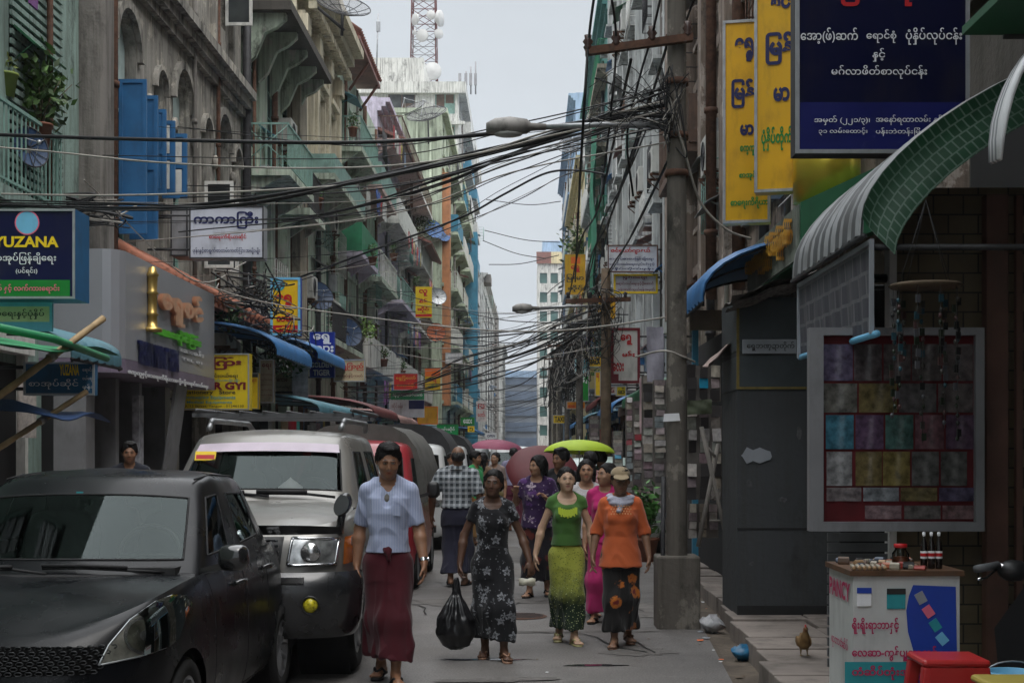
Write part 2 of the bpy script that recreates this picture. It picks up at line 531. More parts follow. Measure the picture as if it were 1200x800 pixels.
def balcony(t,fx,out,a,b,z,proj,sm,rm,style='bars',h=0.95):
 mb=MB();mb.box(fx+out*.003,fx+out*proj,a,b,z-0.16,z)
 for yy in(a+.2,(a+b)/2,b-.2):
  q=[(fx+out*.003,yy-.07,z-.165),(fx+out*proj*.8,yy-.07,z-.165),(fx+out*.003,yy-.07,z-.6)]
  r=[(p[0],yy+.07,p[2])for p in q]
  mb.add(q+r,[(0,1,2),(5,4,3),(0,3,4,1),(1,4,5,2),(2,5,3,0)])
 bo=mb.build('balcony',[sm],t)
 mb=MB();x=fx+out*(proj-.04)
 if style=='solid':
  mb.box(x-.05,x+.04,a,b,z+.003,z+h);mb.box(fx+out*.01,x-.052,a,a+.08,z+.003,z+h);mb.box(fx+out*.01,x-.052,b-.08,b,z+.003,z+h)
 else:
  mb.box(x-.02,x+.02,a,b,z+h-.04,z+h);mb.box(x-.015,x+.015,a,b,z+.06,z+.09)
  n=max(4,int((b-a)/(0.13 if b<50 else 0.3)))
  for i in range(n+1):
   yy=a+(b-a)*i/n;mb.box(x-.008,x+.008,yy-.008,yy+.008,z,z+h-.04)
  for yy in(a,b):
   mb.box(min(fx,x),max(fx,x),yy-.015,yy+.015,z+h-.04,z+h-.002)
   for k in range(1,8):
    xx=fx+(x-fx)*k/8;mb.box(xx-.008,xx+.008,yy-.008,yy+.008,z,z+h-.042)
   if style=='cross':
    mb.tube([(fx,yy,z+.1),(x,yy,z+h-.06)],.012,5);mb.tube([(fx,yy,z+h-.06),(x,yy,z+.1)],.012,5)
 sub(mb,'railing',[rm],bo)
 return bo
def cornice(t,fx,out,a,b,z,proj,h,m,name='cornice',steps=3):
 mb=MB()
 for i in range(steps):
  p=proj*(i+1)/steps
  mb.box(fx+out*.003,fx+out*p,a,b,z+h*i/steps+(.001 if i else 0),z+h*(i+1)/steps)
 return mb.build(name,[m],t)
def pipe(t,x,y,z0,z1,r,m,name='drain_pipe'):
 mb=MB();mb.tube([(x,y,z0),(x,y,z1)],r,8)
 z=z0+1
 while z<z1:
  mb.tube([(x,y,z),(x,y,z+.08)],r*1.3,8);z+=1.9
 return mb.build(name,[m],t)
W_=dict(mint=wall_mat('mint_plaster',(0.24,0.33,0.295),0.7,0.8),green=wall_mat('sea_green_plaster',(0.46,0.54,0.44),0.7,0.85,peel=(0.50,0.50,0.45)),grey=wall_mat('grey_brown_plaster',(0.30,0.285,0.255),0.85,0.9,peel=(0.46,0.43,0.37)),bare=wall_mat('bare_concrete',(0.175,0.163,0.15),0.75,0.6),cream=wall_mat('cream_stucco',(0.60,0.54,0.41),0.55,0.55),beige=wall_mat('beige_plaster',(0.36,0.32,0.25),0.8,0.85),lime=wall_mat('pale_lime_plaster',(0.46,0.52,0.40),0.65,0.5),white=wall_mat('white_plaster',(0.60,0.60,0.57),0.75,0.7),pale=wall_mat('pale_blue_plaster',(0.52,0.54,0.53),0.75,0.7),blue=wall_mat('sky_blue_plaster',(0.30,0.42,0.58),0.35,0.25),pink=wall_mat('faded_pink_plaster',(0.52,0.38,0.35),0.5,0.5),lilac=wall_mat('lilac_plaster',(0.52,0.47,0.58),0.5,0.5),yellow=wall_mat('pale_yellow_plaster',(0.62,0.54,0.33),0.4,0.3),dark=wall_mat('soot_dark_plaster',(0.085,0.078,0.07),0.6,0.6),peel=wall_mat('peeling_brown_plaster',(0.24,0.19,0.155),0.85,0.9,peel=(0.44,0.38,0.33)),teal=wall_mat('teal_paint',(0.10,0.25,0.24),0.4,0.4),)
T_=dict(teal=mat('teal_joinery',(0.19,0.32,0.28),0.55,0,0.2,4,dirt=0.4),white=mat('white_joinery',(0.58,0.58,0.55),0.55,0,0.15,4,dirt=0.45),blue=mat('blue_shutter_paint',(0.022,0.115,0.27),0.5,0,0.18,3,dirt=0.22),brown=mat('brown_joinery',(0.11,0.065,0.045),0.6,0,0.3,4,dirt=0.5),green=mat('green_joinery',(0.03,0.20,0.10),0.55,0,0.2,4,dirt=0.3),tin_red=mat('red_brown_tin',(0.20,0.085,0.068),0.6,0.1,0.25,2,dirt=0.5),tin_grey=mat('grey_tin',(0.2,0.2,0.2),0.55,0.4,0.3,2,dirt=0.6),tile=mat('terracotta_tile',(0.30,0.115,0.07),0.8,0,0.3,5,0.01,dirt=0.6),orange=mat('orange_pipe_paint',(0.40,0.17,0.075),0.6,0,0.2,2,dirt=0.3),cyan=mat('cyan_blue_paint',(0.045,0.20,0.31),0.55,0,0.2,2,dirt=0.25),awn_blue=mat('blue_awning_sheet',(0.035,0.14,0.33),0.5,0,0.2,2,dirt=0.25),awn_green=mat('green_awning_sheet',(0.02,0.11,0.05),0.5,0,0.2,2,dirt=0.3),awn_teal=mat('teal_awning_sheet',(0.08,0.20,0.25),0.6,0,0.2,2,dirt=0.4),awn_red=mat('maroon_awning_sheet',(0.13,0.03,0.03),0.6,0,0.25,2,dirt=0.4),)
def block(name,label,fx,out,y0,y1,H,wall,floors,bay=2.4,win=(1.1,1.5),z0=4.3,fl=3.3,fm='white',cor=True,skip=(),dep=9.0,nz=3,hood=False):
 """a plain street building: wall with openings, a framed window in each, floor bands and a cornice"""
 t=thing(name,label,'building',(fx,y0,0))
 holes=[]
 nb=max(1,int((y1-y0)/bay))
 bw=(y1-y0)/nb
 for k in range(floors):
  for i in range(nb):
   if(k,i)in skip:continue
   c=y0+bw*(i+.5);zz=z0+fl*k+.75
   if zz+win[1]>H-.3:continue
   holes.append((c-win[0]/2,c+win[0]/2,zz,zz+win[1]))
 mb=MB();facade(mb,fx,out,y0,y1,0,H,holes);shell(mb,fx,out,y0,y1,H,dep);mb.build('wall',[wall],t)
 for i,h in enumerate(holes):
  if i<96:window(t,fx,out,*h,T_[fm],2,nz,sill=wall)
  if hood and i<96:
   mb=MB();mb.box(fx+out*.003,fx+out*.45,h[0]-.12,h[1]+.12,h[3]+.08,h[3]+.16);mb.build('window_hood',[wall],t)
 for k in range(floors):
  zz=z0+fl*k-.1
  if zz<H-.5:
   mb=MB();mb.box(fx+out*.003,fx+out*.1,y0,y1,zz,zz+.18);mb.build('floor_band',[wall],t)
 if cor:cornice(t,fx,out,y0-.05,y1-.06,H-.55,.5,.5,wall)
 return t,holes
FX=-6.0
# --- left side -------------
t=thing('mint_house','mint green weathered house at the left edge of the photo with balcony plant','building',(FX,4,0))
B1=t
hs=[(6+i*2.6,7.3+i*2.6,z,z+2.3)for i in range(5)for z in(4.6,8.0)]
mb=MB();facade(mb,FX,1,-14,18.95,0,14,hs);shell(mb,FX,1,-14,18.95,14);mb.build('wall',[W_['mint']],t)
for h in hs:window(t,FX,1,*h,T_['teal'],2,3)
balcony(t,FX,1,15.2,17.5,4.55,0.28,W_['mint'],T_['teal'])
balcony(t,FX,1,14.5,17.5,8.0,0.3,W_['mint'],T_['teal'])
mb=MB()
for z in np.arange(4.8,7.4,.11):mb.box(FX+.01,FX+.04,16.4,18.2,z,z+.06)
mb.build('shutter',[W_['mint']],t)
Y0,Y1=20.35,29.6
t=thing('arched_house','grey brown stained house with tall arched windows and open blue shutters','building',(FX,Y0,0))
B2=t
big,small=[21.15,24.55,27.8],[23.05,26.35,29.05]
arches=[(c-.58,c+.58,4.75,8.15)for c in big]+[(c-.3,c+.3,4.9,7.75)for c in small]
upper=[(c-.5,c+.5,9.9,12.2)for c in(21.3,23.4,25.5,27.6)]
ground=[(21.0,23.6,0.2,2.9),(24.4,26.4,.2,2.9),(27.2,29.0,.2,2.9)]
mb=MB();facade(mb,FX,1,Y0,Y1,0,14.5,arches+upper+ground,depth=.28);shell(mb,FX,1,Y0,Y1,14.5)
for(a,b,c,d)in arches:
 r=(b-a)/2;cy=(a+b)/2;zs=d-r
 n=12
 for sgn in(-1,1):
  prev=None
  for k in range(n+1):
   th=PI/2*k/n
   p=(cy+sgn*r*math.cos(th),zs+r*math.sin(th))
   if prev:
    e=(FX,cy+sgn*r,d)
    q=[(FX,prev[0],prev[1]),(FX,p[0],p[1]),e]
    mb.add(q if sgn>0 else q[::-1],[(0,1,2)])
    mb.quad((FX,prev[0],prev[1]),(FX-.27,prev[0],prev[1]),(FX-.27,p[0],p[1]),(FX,p[0],p[1]))
   prev=p
mb.build('wall',[W_['grey']],t)
for i,(a,b,c,d)in enumerate(arches):
 window(t,FX,1,a,b,c,d,T_['teal']if i<3 else T_['teal'],2 if i<3 else 1,5,depth=.27)
 mb=MB();r0=(b-a)/2+.04;cy=(a+b)/2;zs=d-(b-a)/2
 pts=[(cy+r0*math.cos(q),zs+r0*math.sin(q))for q in np.linspace(0,PI,15)]
 for(p,q)in zip(pts[:-1],pts[1:]):
  s0=((p[0]-cy)*1.22+cy,(p[1]-zs)*1.22+zs);s1=((q[0]-cy)*1.22+cy,(q[1]-zs)*1.22+zs)
  v=[(FX+.004,*p),(FX+.004,*q),(FX+.004,*s1),(FX+.004,*s0),(FX+.09,*p),(FX+.09,*q),(FX+.09,*s1),(FX+.09,*s0)]
  mb.add(v,[(4,5,6,7),(0,4,7,3),(1,2,6,5),(0,1,5,4),(2,3,7,6)])
 mb.build('arch_moulding',[W_['grey']],t)
 mb=MB();mb.box(FX-.2,FX-.17,a+.03,b-.03,zs-.35,d-.05);mb.build('fanlight_board',[mat('pale_fanlight',(0.36,0.45,0.44),.7,0,.15,4,dirt=.5)],t)
for h in upper:window(t,FX,1,*h,T_['white'],2,3,depth=.28)
for(a,b,c,d)in ground:
 mb=MB();mb.quad((FX-.26,a,c),(FX-.26,b,c),(FX-.26,b,d),(FX-.26,a,d));mb.build('shop_shade_sheet',[M['room_shade']],t)  # dark sheet paints the shade inside the ground openings
cornice(t,FX,1,Y0,Y1-.05,8.55,.34,.5,W_['grey'],'string_course')
cornice(t,FX,1,Y0,Y1-.05,13.6,.6,.7,W_['grey'])
for c in(22.3,23.9,25.3,27.0,28.6):
 mb=MB();mb.box(FX+.004,FX+.1,c-.2,c+.2,9.1,13.5);mb.build('pilaster',[W_['grey']],t)
 mb=MB();mb.lathe([(0,.0),(.13,0),(.13,.06),(.08,.08),(0,.08)],14,(FX+.02,c+.0,7.1),'x');mb.build('medallion',[W_['grey']],t)
for i,(yy,z0,z1,w)in enumerate([(20.75,4.8,7.05,.42),(21.3,4.8,6.95,.44),(21.95,5.6,6.9,.40),(22.5,5.7,6.85,.40),(23.2,5.75,6.8,.42)]):
 mb=MB();x0,x1=FX+.02,FX+w
 mb.box(x0,x1,yy,yy+.035,z0,z1)
 e=.055
 for(p,q,r_,s_)in((x0,x0+e,z0,z1),(x1-e,x1,z0,z1),(x0+e,x1-e,z0,z0+e),(x0+e,x1-e,z1-e,z1),(x0+e,x1-e,(z0+z1)/2-.04,(z0+z1)/2+.04)):
  mb.box(p,q,yy-.018,yy-.001,r_,s_)
 sh=mb.build('shutter',[T_['blue']],t)
 if i>=2:
  mb=MB()
  for(r_,s_)in((z0+e,(z0+z1)/2-.04),((z0+z1)/2+.04,z1-e)):mb.box(x0+e+.03,x1-e-.03,yy-.012,yy-.002,r_+.02,s_-.02)
  sub(mb,'shutter_panel',[T_['white']if i>2 else T_['blue']],sh)
for(yy,z0,z1,w)in[(26.2,5.0,6.6,.55),(28.0,10.0,12.1,.55),(26.9,5.0,6.4,.5)]:
 mb=MB();x0,x1=FX+.02,FX+w
 for(p,q,r_,s_)in((x0,x0+.06,z0,z1),(x1-.06,x1,z0,z1),(x0+.06,x1-.06,z0,z0+.06),(x0+.06,x1-.06,z1-.06,z1),(x0+.06,x1-.06,z0+.7,z0+.76)):
  mb.box(p,q,yy,yy+.04,r_,s_)
 c_=mb.build('casement',[T_['white']],t)
 mb=MB();mb.box(x0+.06,x1-.06,yy+.015,yy+.025,z0+.06,z1-.06);sub(mb,'pane',[M['pane']],c_)
pipe(t,FX+.09,20.2,2,14.4,.075,M['rust'])
pipe(t,FX+.12,29.65,2,14.4,.09,M['iron'])
mb=MB()
for i in range(22):
 ya=20.4+i*.4
 mb.tube([(FX+.02,ya+.2,4.62),(FX+.85,ya+.2,4.12)],.1,6)
mb.box(FX,FX+.8,20.4,29.2,4.02,4.1)
mb.build('pent_roof',[T_['tile']],t)
t=thing('concrete_pier','tall bare concrete pier with a rounded pale edge beside the rusty drain pipe','pillar',(-5.95,19,0))
mb=MB()
pr=[(-7.2,18.96),(-5.8,18.96),(-5.72,18.98),(-5.67,19.03),(-5.66,19.1),(-5.66,19.4),(-7.2,19.4)]
mb.loft([[(x,y,z)for x,y in pr]for z in(0,4,8,14.6)],0,True,True,False);mb.build('pier',[W_['bare']],t)
mb=MB();mb.box(-6.9,-5.72,18.93,18.957,4.18,4.3);mb.build('ledge',[W_['bare']],t)
Y0,Y1=29.8,36.6
t=thing('green_house','sea green peeling house with a corbelled eave and a teal railed balcony','building',(FX,Y0,0));B3=t
hs=[(30.6,31.7,z,z+2.4)for z in(4.7,8.2)]+[(32.6,33.7,z,z+2.4)for z in(4.7,8.2)]+[(34.6,35.7,z,z+2.4)for z in(4.7,8.2)]
mb=MB();facade(mb,FX,1,Y0,Y1,0,13,hs);shell(mb,FX,1,Y0,Y1,13);mb.build('wall',[W_['green']],t)
for h in hs:window(t,FX,1,*h,T_['teal'],2,4)
balcony(t,FX,1,30.0,33.4,7.6,.95,W_['green'],T_['teal'],'cross')
balcony(t,FX,1,33.8,36.3,7.4,.8,W_['green'],M['iron'])
mb=MB();mb.box(FX+.003,FX+1.0,Y0+.1,36.0,10.9,11.1);mb.build('eave',[W_['dark']],t)
for yy in(30.2,31.6,33,34.4,35.6):
 mb=MB()
 prof=[(0,0),(.85,0),(.85,-.12),(.65,-.3),(.4,-.42),(.2,-.9),(0,-1.1)]
 v=[(FX+.003+x,yy+s,10.895+z)for s in(-.09,.09)for x,z in prof]
 n=len(prof)
 mb.add(v,[tuple(range(n)),tuple(range(2*n-1,n-1,-1))]+[(i,i+n,(i+1)%n+n,(i+1)%n)for i in range(n)])
 mb.build('corbel',[W_['green']],t)
mb=MB();mb.box(FX+.003,FX+.32,35.3,36.4,4.2,10.8);mb.build('buttress',[W_['beige']],t)
for c in(32.15,34.2):
 mb=MB();mb.box(FX+.003,FX+.22,c-.25,c+.25,.2,7.3);mb.build('pilaster',[W_['green']],t)
pipe(t,FX+.14,36.5,2,12,.07,M['rust'])
Y0,Y1=36.7,44.3
t=thing('cream_house','cream stucco house with classical cornice and window surrounds','building',(FX,Y0,0));B4=t
hs=[(c-.5,c+.5,9.6,11.6)for c in(38.2,40.4,42.6)]+[(c-.5,c+.5,5.0,7.2)for c in(38.2,40.4,42.6)]
mb=MB();facade(mb,FX,1,Y0,Y1,9.0,14.6,hs[:3]);shell(mb,FX,1,Y0,Y1,14.6);mb.build('upper_wall',[W_['cream']],t)
mb=MB();facade(mb,FX,1,Y0,Y1,0,9.0,hs[3:]);mb.build('lower_wall',[W_['green']],t)
for h in hs:window(t,FX,1,*h,T_['brown']if h[2]>8 else T_['teal'],2,3)
cornice(t,FX,1,Y0,Y1,13.3,.85,.75,W_['cream'])
mb=MB()
for i in range(24):mb.box(FX+.28,FX+.5,Y0+.2+i*.31,Y0+.34+i*.31,13.1,13.295)
mb.build('dentil_course',[W_['cream']],t)
for c in(37.1,39.3,41.5,43.8):
 mb=MB();mb.box(FX+.004,FX+.2,c-.22,c+.22,9.0,13.05);mb.box(FX+.004,FX+.28,c-.28,c+.28,12.5,12.95);mb.build('pilaster',[W_['cream']],t)
for c in(38.2,40.4,42.6):
 mb=MB();mb.box(FX+.004,FX+.24,c-.75,c+.75,11.85,12.0);mb.box(FX+.004,FX+.12,c-.62,c+.62,11.65,11.848)
 mb.box(FX+.004,FX+.14,c-.66,c-.52,9.6,11.648);mb.box(FX+.004,FX+.14,c+.52,c+.66,9.6,11.648);mb.build('window_surround',[W_['cream']],t)
balcony(t,FX,1,37.0,43.9,8.85,.95,W_['green'],T_['teal'],'solid',.5)
balcony(t,FX,1,37.2,43.9,4.6,.9,W_['green'],M['iron'])
Y0,Y1=44.5,56.0
t,hs=block('pink_roofed_house','house with a sloping red tin canopy above stacked green and lilac balconies',FX,1,Y0,Y1,14.2,W_['green'],4,2.3,(1.2,1.7),4.2,3.2,'teal',False);B5=t
mb=MB()
for i in range(22):
 ya=Y0+i*.29
 mb.tube([(FX-.9,ya,15.9),(FX+.75,ya+.0,14.75)],.06,5)
mb.box(FX-.8,FX+.7,Y0,Y0+6.2,14.5,14.62);mb.build('tin_canopy',[T_['tin_red']],t)
for yy in(44.6,47.3,50.2):
 mb=MB();mb.tube([(FX+.02,yy,13.6),(FX+.65,yy,14.5)],.05,6);mb.build('canopy_bracket',[T_['tin_red']],t)
balcony(t,FX,1,Y0+.2,49.8,11.2,.75,W_['green'],T_['teal'],'bars')
balcony(t,FX,1,50.1,55.8,11.0,.8,W_['pink'],T_['teal'],'solid',.8)
balcony(t,FX,1,Y0+.2,49.4,7.9,.75,W_['lilac'],T_['green'],'solid',.9)
balcony(t,FX,1,49.7,55.8,7.7,.85,W_['green'],T_['white'],'bars')
balcony(t,FX,1,46,55.5,4.5,.8,W_['white'],W_['white'],'solid',.9)
t,hs=block('lilac_house','lilac and white house hung with laundry and caged balconies',FX,1,56.2,66,15.6,W_['lilac'],4,2.4,(1.3,1.8),4.2,3.2,'white');B6=t
for k,(sm,rm,st)in enumerate([('white','white','solid'),('lilac','teal','bars'),('white','white','solid'),('pink','brown','bars')]):
 balcony(t,FX,1,56.4,65.7,4.4+3.2*k,.85+.15*(k%2),W_[sm],T_[rm],st,.9)
mb=MB();mb.obox((FX+.5,61,14.2),(.6,0,-.25),(0,4.6,0),(.02,0,.05));mb.build('tin_canopy',[T_['tin_red']],t)
t,hs=block('white_balcony_house','white house of stacked solid balconies with a rust brown canopy',FX,1,66.2,74.7,15.0,W_['white'],4,2.4,(1.3,1.8),4.2,3.2,'brown');B6b=t
for k in range(4):
 balcony(t,FX,1,66.4,74.5,4.2+3.2*k,.95,W_['white'],W_['white']if k%2==0 else T_['brown'],'solid' if k%2==0 else 'bars',.95)
mb=MB();mb.obox((FX+.7,70,11.6),(.75,0,-.3),(0,3.8,0),(.02,0,.05));mb.build('tin_canopy',[T_['tin_red']],t)
LX=-4.6
t,hs=block('lime_apartment_block','tall pale lime green apartment block with a streaked blank end wall',LX,1,75.0,112,19.4,W_['lime'],5,3.0,(1.5,1.6),4.2,3.1,'white',False);B7=t
mb=MB();mb.box(LX-9,LX+.3,74.9,112,19.4,19.65);mb.build('roof_slab',[W_['lime']],t)
for x in(-5.2,-5.9,-6.6):
 mb=MB();mb.tube([(x,74.9,3),(x,74.9,19.3)],.07,6);mb.build('drain_pipe',[W_['lime']],t)
mb=MB();mb.box(LX+.004,LX+.4,75.2,76.4,4,16.3);mb.build('orange_pipe_duct',[T_['orange']],t)
for k in range(5):
 for(a,b)in((78,84),(86,92),(94,100),(102,109)):
  balcony(t,LX,1,a,b,4.3+3.1*k,.7,W_['lime'],T_['white']if(k+int(a))%3 else T_['cyan'],'solid' if(k*7+int(a))%2 else 'bars',.95)
mb=MB();mb.box(LX+.1,LX+.95,100.2,101.8,2,17);mb.build('blue_service_shaft',[T_['cyan']],t)
TX=-5.7
t=thing('white_apartment_tower','stained white apartment tower with rounded parapet carrying a radio mast','building',(TX,115,0));B8=t
hs=[]
for k in range(9):
 for i in range(10):hs.append((116.2+i*3.8,118.4+i*3.8,4+3.1*k,5.7+3.1*k))
mb=MB();facade(mb,TX,1,115,153,0,31,hs,depth=.3)
xb=TX-8.2
ends=[(-7.6,-6.0,4+3.1*k,6.2+3.1*k)for k in range(9)]+[(-11.4,-9.2,4+3.1*k,6.2+3.1*k)for k in range(9)]
us=sorted({xb,TX,*[h[0]for h in ends],*[h[1]for h in ends]});vs=sorted({0,31,*[h[2]for h in ends],*[h[3]for h in ends]})
for a,b in zip(us[:-1],us[1:]):
 for c,d in zip(vs[:-1],vs[1:]):
  if any(h[0]<(a+b)/2<h[1]and h[2]<(c+d)/2<h[3]for h in ends):continue
  mb.quad((a,115,c),(b,115,c),(b,115,d),(a,115,d))
for(a,b,c,d)in ends:
 mb.quad((a,115,c),(b,115,c),(b,115.3,c),(a,115.3,c));mb.quad((a,115,d),(a,115.3,d),(b,115.3,d),(b,115,d))
 mb.quad((a,115,c),(a,115.3,c),(a,115.3,d),(a,115,d));mb.quad((b,115,c),(b,115,d),(b,115.3,d),(b,115.3,c))
mb.quad((xb,115,31),(TX,115,31),(TX,153,31),(xb,153,31));mb.quad((xb,115,0),(xb,115,31),(xb,153,31),(xb,153,0))
mb.build('wall',[W_['white']],t)
for i,(a,b,c,d)in enumerate(ends):
 mb=MB();mb.box(a,b,115.22,115.26,c,d);w=mb.build('window',[T_['teal']if i<9 else T_['brown']],t)
 mb=MB();mb.box(a+.1,(a+b)/2-.05,115.2,115.215,c+.1,d-.1);mb.box((a+b)/2+.05,b-.1,115.2,115.215,c+.9,d-.1);sub(mb,'pane',[T_['brown']if i<9 else M['pane']],w)
for i,h in enumerate(hs[:80]):window(t,TX,1,*h,T_['white'],2,1,depth=.3)
mb=MB();mb.box(xb-.1,TX+.6,114.6,153,30.4,31.3);mb.box(xb+.5,TX-2.9,116,150,31.3,33.6);mb.build('parapet',[W_['white']],t)
for k in range(9):
 mb=MB();mb.box(xb,TX+.5,114.7,114.995,3.1+3.1*k,3.35+3.1*k);mb.build('floor_band',[W_['white']],t)
 for(a,b)in((120,128),(134,142)):balcony(t,TX,1,a,b,3.6+3.1*k,.8,W_['white'],T_['cyan']if(k+int(a))%2 else T_['white'],'solid',.9)
t,hs=block('grey_far_block','grey far apartment block beyond the white tower',-5.0,1,155,205,21,W_['pale'],6,3.4,(1.6,1.5),4,3.0,'white');B9=t
mb=MB();mb.box(-5.6,-4.2,156,160,20,20.9);mb.build('roof_canopy',[W_['bare']],t)
t=thing('slatted_tower','far narrow grey tower ringed by dark horizontal slats','building',(-5,207,0))
mb=MB();mb.box(-12,-4.9,207,230,0,23);mb.build('wall',[W_['bare']],t)
mb=MB()
for z in np.arange(3,22.6,.8):mb.box(-6.2,-4.7,206.6,206.99,z,z+.35)
mb.build('slat_screen',[W_['dark']],t)
t,hs=block('far_pale_block','pale block closing the left side at the far end',-4.4,1,232,262,19,W_['pale'],5,3.4,(1.6,1.5),4,3.0,'white')
# --- the end of the street --------------------
t=thing('blue_end_building','hazy blue glass fronted building closing the end of the street','building',(0,266,0))
mb=MB();mb.box(-16,16,266,280,0,16);mb.build('wall',[mat('blue_grey_cladding',(.22,.25,.29),.6,0,.25,.3,dirt=.2)],t)
for k in range(5):
 mb=MB();mb.box(-8,8,265.7,265.99,2.2+2.9*k,3.9+2.9*k);mb.build('window_band',[mat('blue_curtain_glass',(.13,.17,.235),.25,0,.3,.5)],t)
mb=MB();mb.box(-8.2,8.2,265.4,265.98,15.2,16.4);mb.build('parapet',[W_['blue']],t)
# --- right side ------------
RX=3.2
t,hs=block('dark_shop_house','soot dark shop house above the green awning on the right',3.9,-1,-14,12.6,17,W_['dark'],3,2.6,(1.2,1.6),5.6,3.2,'brown');R0=t  # height raised beyond view for more shade on the near right
mb=MB();mb.box(1.75,3.89,-12,9.4,5.75,5.95);mb.build('balcony',[W_['dark']],t)  # unseen slab added overhead to shade the near right footway
t,hs=block('dim_brown_house','dim brown house behind the tall yellow signs',RX,-1,14.2,21.2,15,W_['peel'],3,2.6,(1.2,2.0),5.0,3.3,'brown');R1=t
pipe(t,RX-.12,20.9,4,15,.1,M['rust'])
t,hs=block('peeling_house','peeling brown and white stained house beside the near concrete pole',RX,-1,21.4,30.6,18,W_['peel'],4,3.0,(1.2,2.2),5.0,3.4,'brown');R2=t
for(yy,w)in((21.6,.3),(24.4,.25),(27.3,.3),(30.3,.3)):
 mb=MB();mb.box(RX-.28,RX-.003,yy-w,yy+w,4.4,17.6);mb.build('pilaster',[W_['peel']],t)
pipe(t,RX-.36,22.2,4,17,.085,M['rust']);pipe(t,RX-.36,26.2,4,17,.05,W_['white'])
mb=MB();mb.box(RX-.5,RX-.004,25.0,29.6,6.9,7.05)
for yy in np.arange(25.0,29.61,.3):mb.box(RX-.5,RX-.46,yy-.04,yy+.04,7.052,8.6)
mb.box(RX-.52,RX-.44,25,29.65,8.602,8.7);mb.box(RX-.4,RX-.01,24.95,25.0,7.052,7.9);mb.build('wooden_balcony_box',[T_['brown']],t)
t,hs=block('white_stuccoed_house','tall white and pale grey house with hooded windows beyond the near pole',RX,-1,30.9,55.5,24,W_['pale'],6,2.7,(1.2,1.7),4.6,3.2,'teal',True,hood=True);R3=t
for yy in np.arange(31.2,55.4,2.73):
 mb=MB();mb.box(RX-.26,RX-.004,yy-.16,yy+.16,4.2,23.4);mb.build('pilaster',[W_['pale']],t)
t,hs=block('net_hung_house','house draped with green safety netting on the right',RX,-1,55.8,76,19.5,W_['teal'],5,3.0,(1.3,1.7),4.4,3.2,'brown');R4=t
for k in range(5):balcony(t,RX,-1,56.2,66,4.5+3.1*k,.5,W_['beige'],T_['brown']if k%2 else T_['green'],'bars',1.0)
for k in range(5):balcony(t,RX,-1,66.5,75.6,4.3+3.1*k,.45,W_['pale'],T_['white'],'solid' if k%2 else 'bars',1.0)
mb=MB()
rg=[]
for z in np.linspace(8,14.5,14):
 rg.append([(RX-.62-.08*math.sin(z*1.7+u*2.2),55.9+u,z)for u in np.linspace(0,3.0,12)])
mb.loft(rg,0,False);mb.build('safety_net',[mat('green_net',(0.025,0.17,0.10),.8,0,.3,2)],t)
t,hs=block('cream_yellow_house','plain pale yellow block with a blank end wall on the right',3.0,-1,76.3,100,17.5,W_['yellow'],5,3.2,(1.4,1.6),4.2,3.1,'white');R5=t
for k in range(4):balcony(t,3.0,-1,80,98,4.3+3.1*k,.5,W_['yellow'],T_['white'],'bars' if k%2 else 'solid',1.0)
t,hs=block('sky_blue_tower','slim sky blue rendered tower beyond the yellow block',3.3,-1,101,140,27,W_['blue'],7,3.4,(1.5,1.6),4.2,3.2,'white');R6=t
for k in range(6):balcony(t,3.3,-1,103,120,4.3+3.2*k,.5,W_['blue'],T_['white'],'solid',1.0)
t,hs=block('low_far_house','low far house with washing lines past the blue tower',3.2,-1,141,215,12,W_['beige'],3,3.4,(1.5,1.6),4.2,3.0,'white')
t=thing('white_office_block','far white office block with a red and yellow roof band','building',(1.3,232,0))
x0,x1,H=1.4,9,33.5
holes=[]
for k in range(9):
 for i in range(4):holes.append((x0+.35+i*1.75,x0+1.55+i*1.75,4+3.1*k,5.7+3.1*k))
mb=MB()
us=sorted({x0,x1,*[h[0]for h in holes],*[h[1]for h in holes]});vs=sorted({0,H,*[h[2]for h in holes],*[h[3]for h in holes]})
for a,b in zip(us[:-1],us[1:]):
 for c,d in zip(vs[:-1],vs[1:]):
  if any(h[0]<(a+b)/2<h[1]and h[2]<(c+d)/2<h[3]for h in holes):continue
  mb.quad((a,232,c),(b,232,c),(b,232,d),(a,232,d))
mb.quad((x0,232,0),(x0,232,H),(x0,260,H),(x0,260,0));mb.quad((x0,232,H),(x1,232,H),(x1,260,H),(x0,260,H))
mb.build('wall',[W_['white']],t)
for(a,b,c,d)in holes:
 mb=MB();mb.quad((a,232.25,c),(b,232.25,c),(b,232.25,d),(a,232.25,d));mb.build('window',[mat('green_tint_glass',(0.06,0.13,0.12),.2,0,.3,.6)],t)
mb=MB();mb.box(x0-.2,x0+2.2,231.7,231.98,32.0,33.9);mb.build('roof_band',[T_['tin_red']],t);mb=MB();mb.box(x0+2.202,x1,231.7,231.98,32.0,33.9);mb.build('roof_band',[W_['yellow']],t)
mb=MB();mb.box(x0+.8,x1,234,250,33.55,36);mb.build('roof_room',[W_['blue']],t)
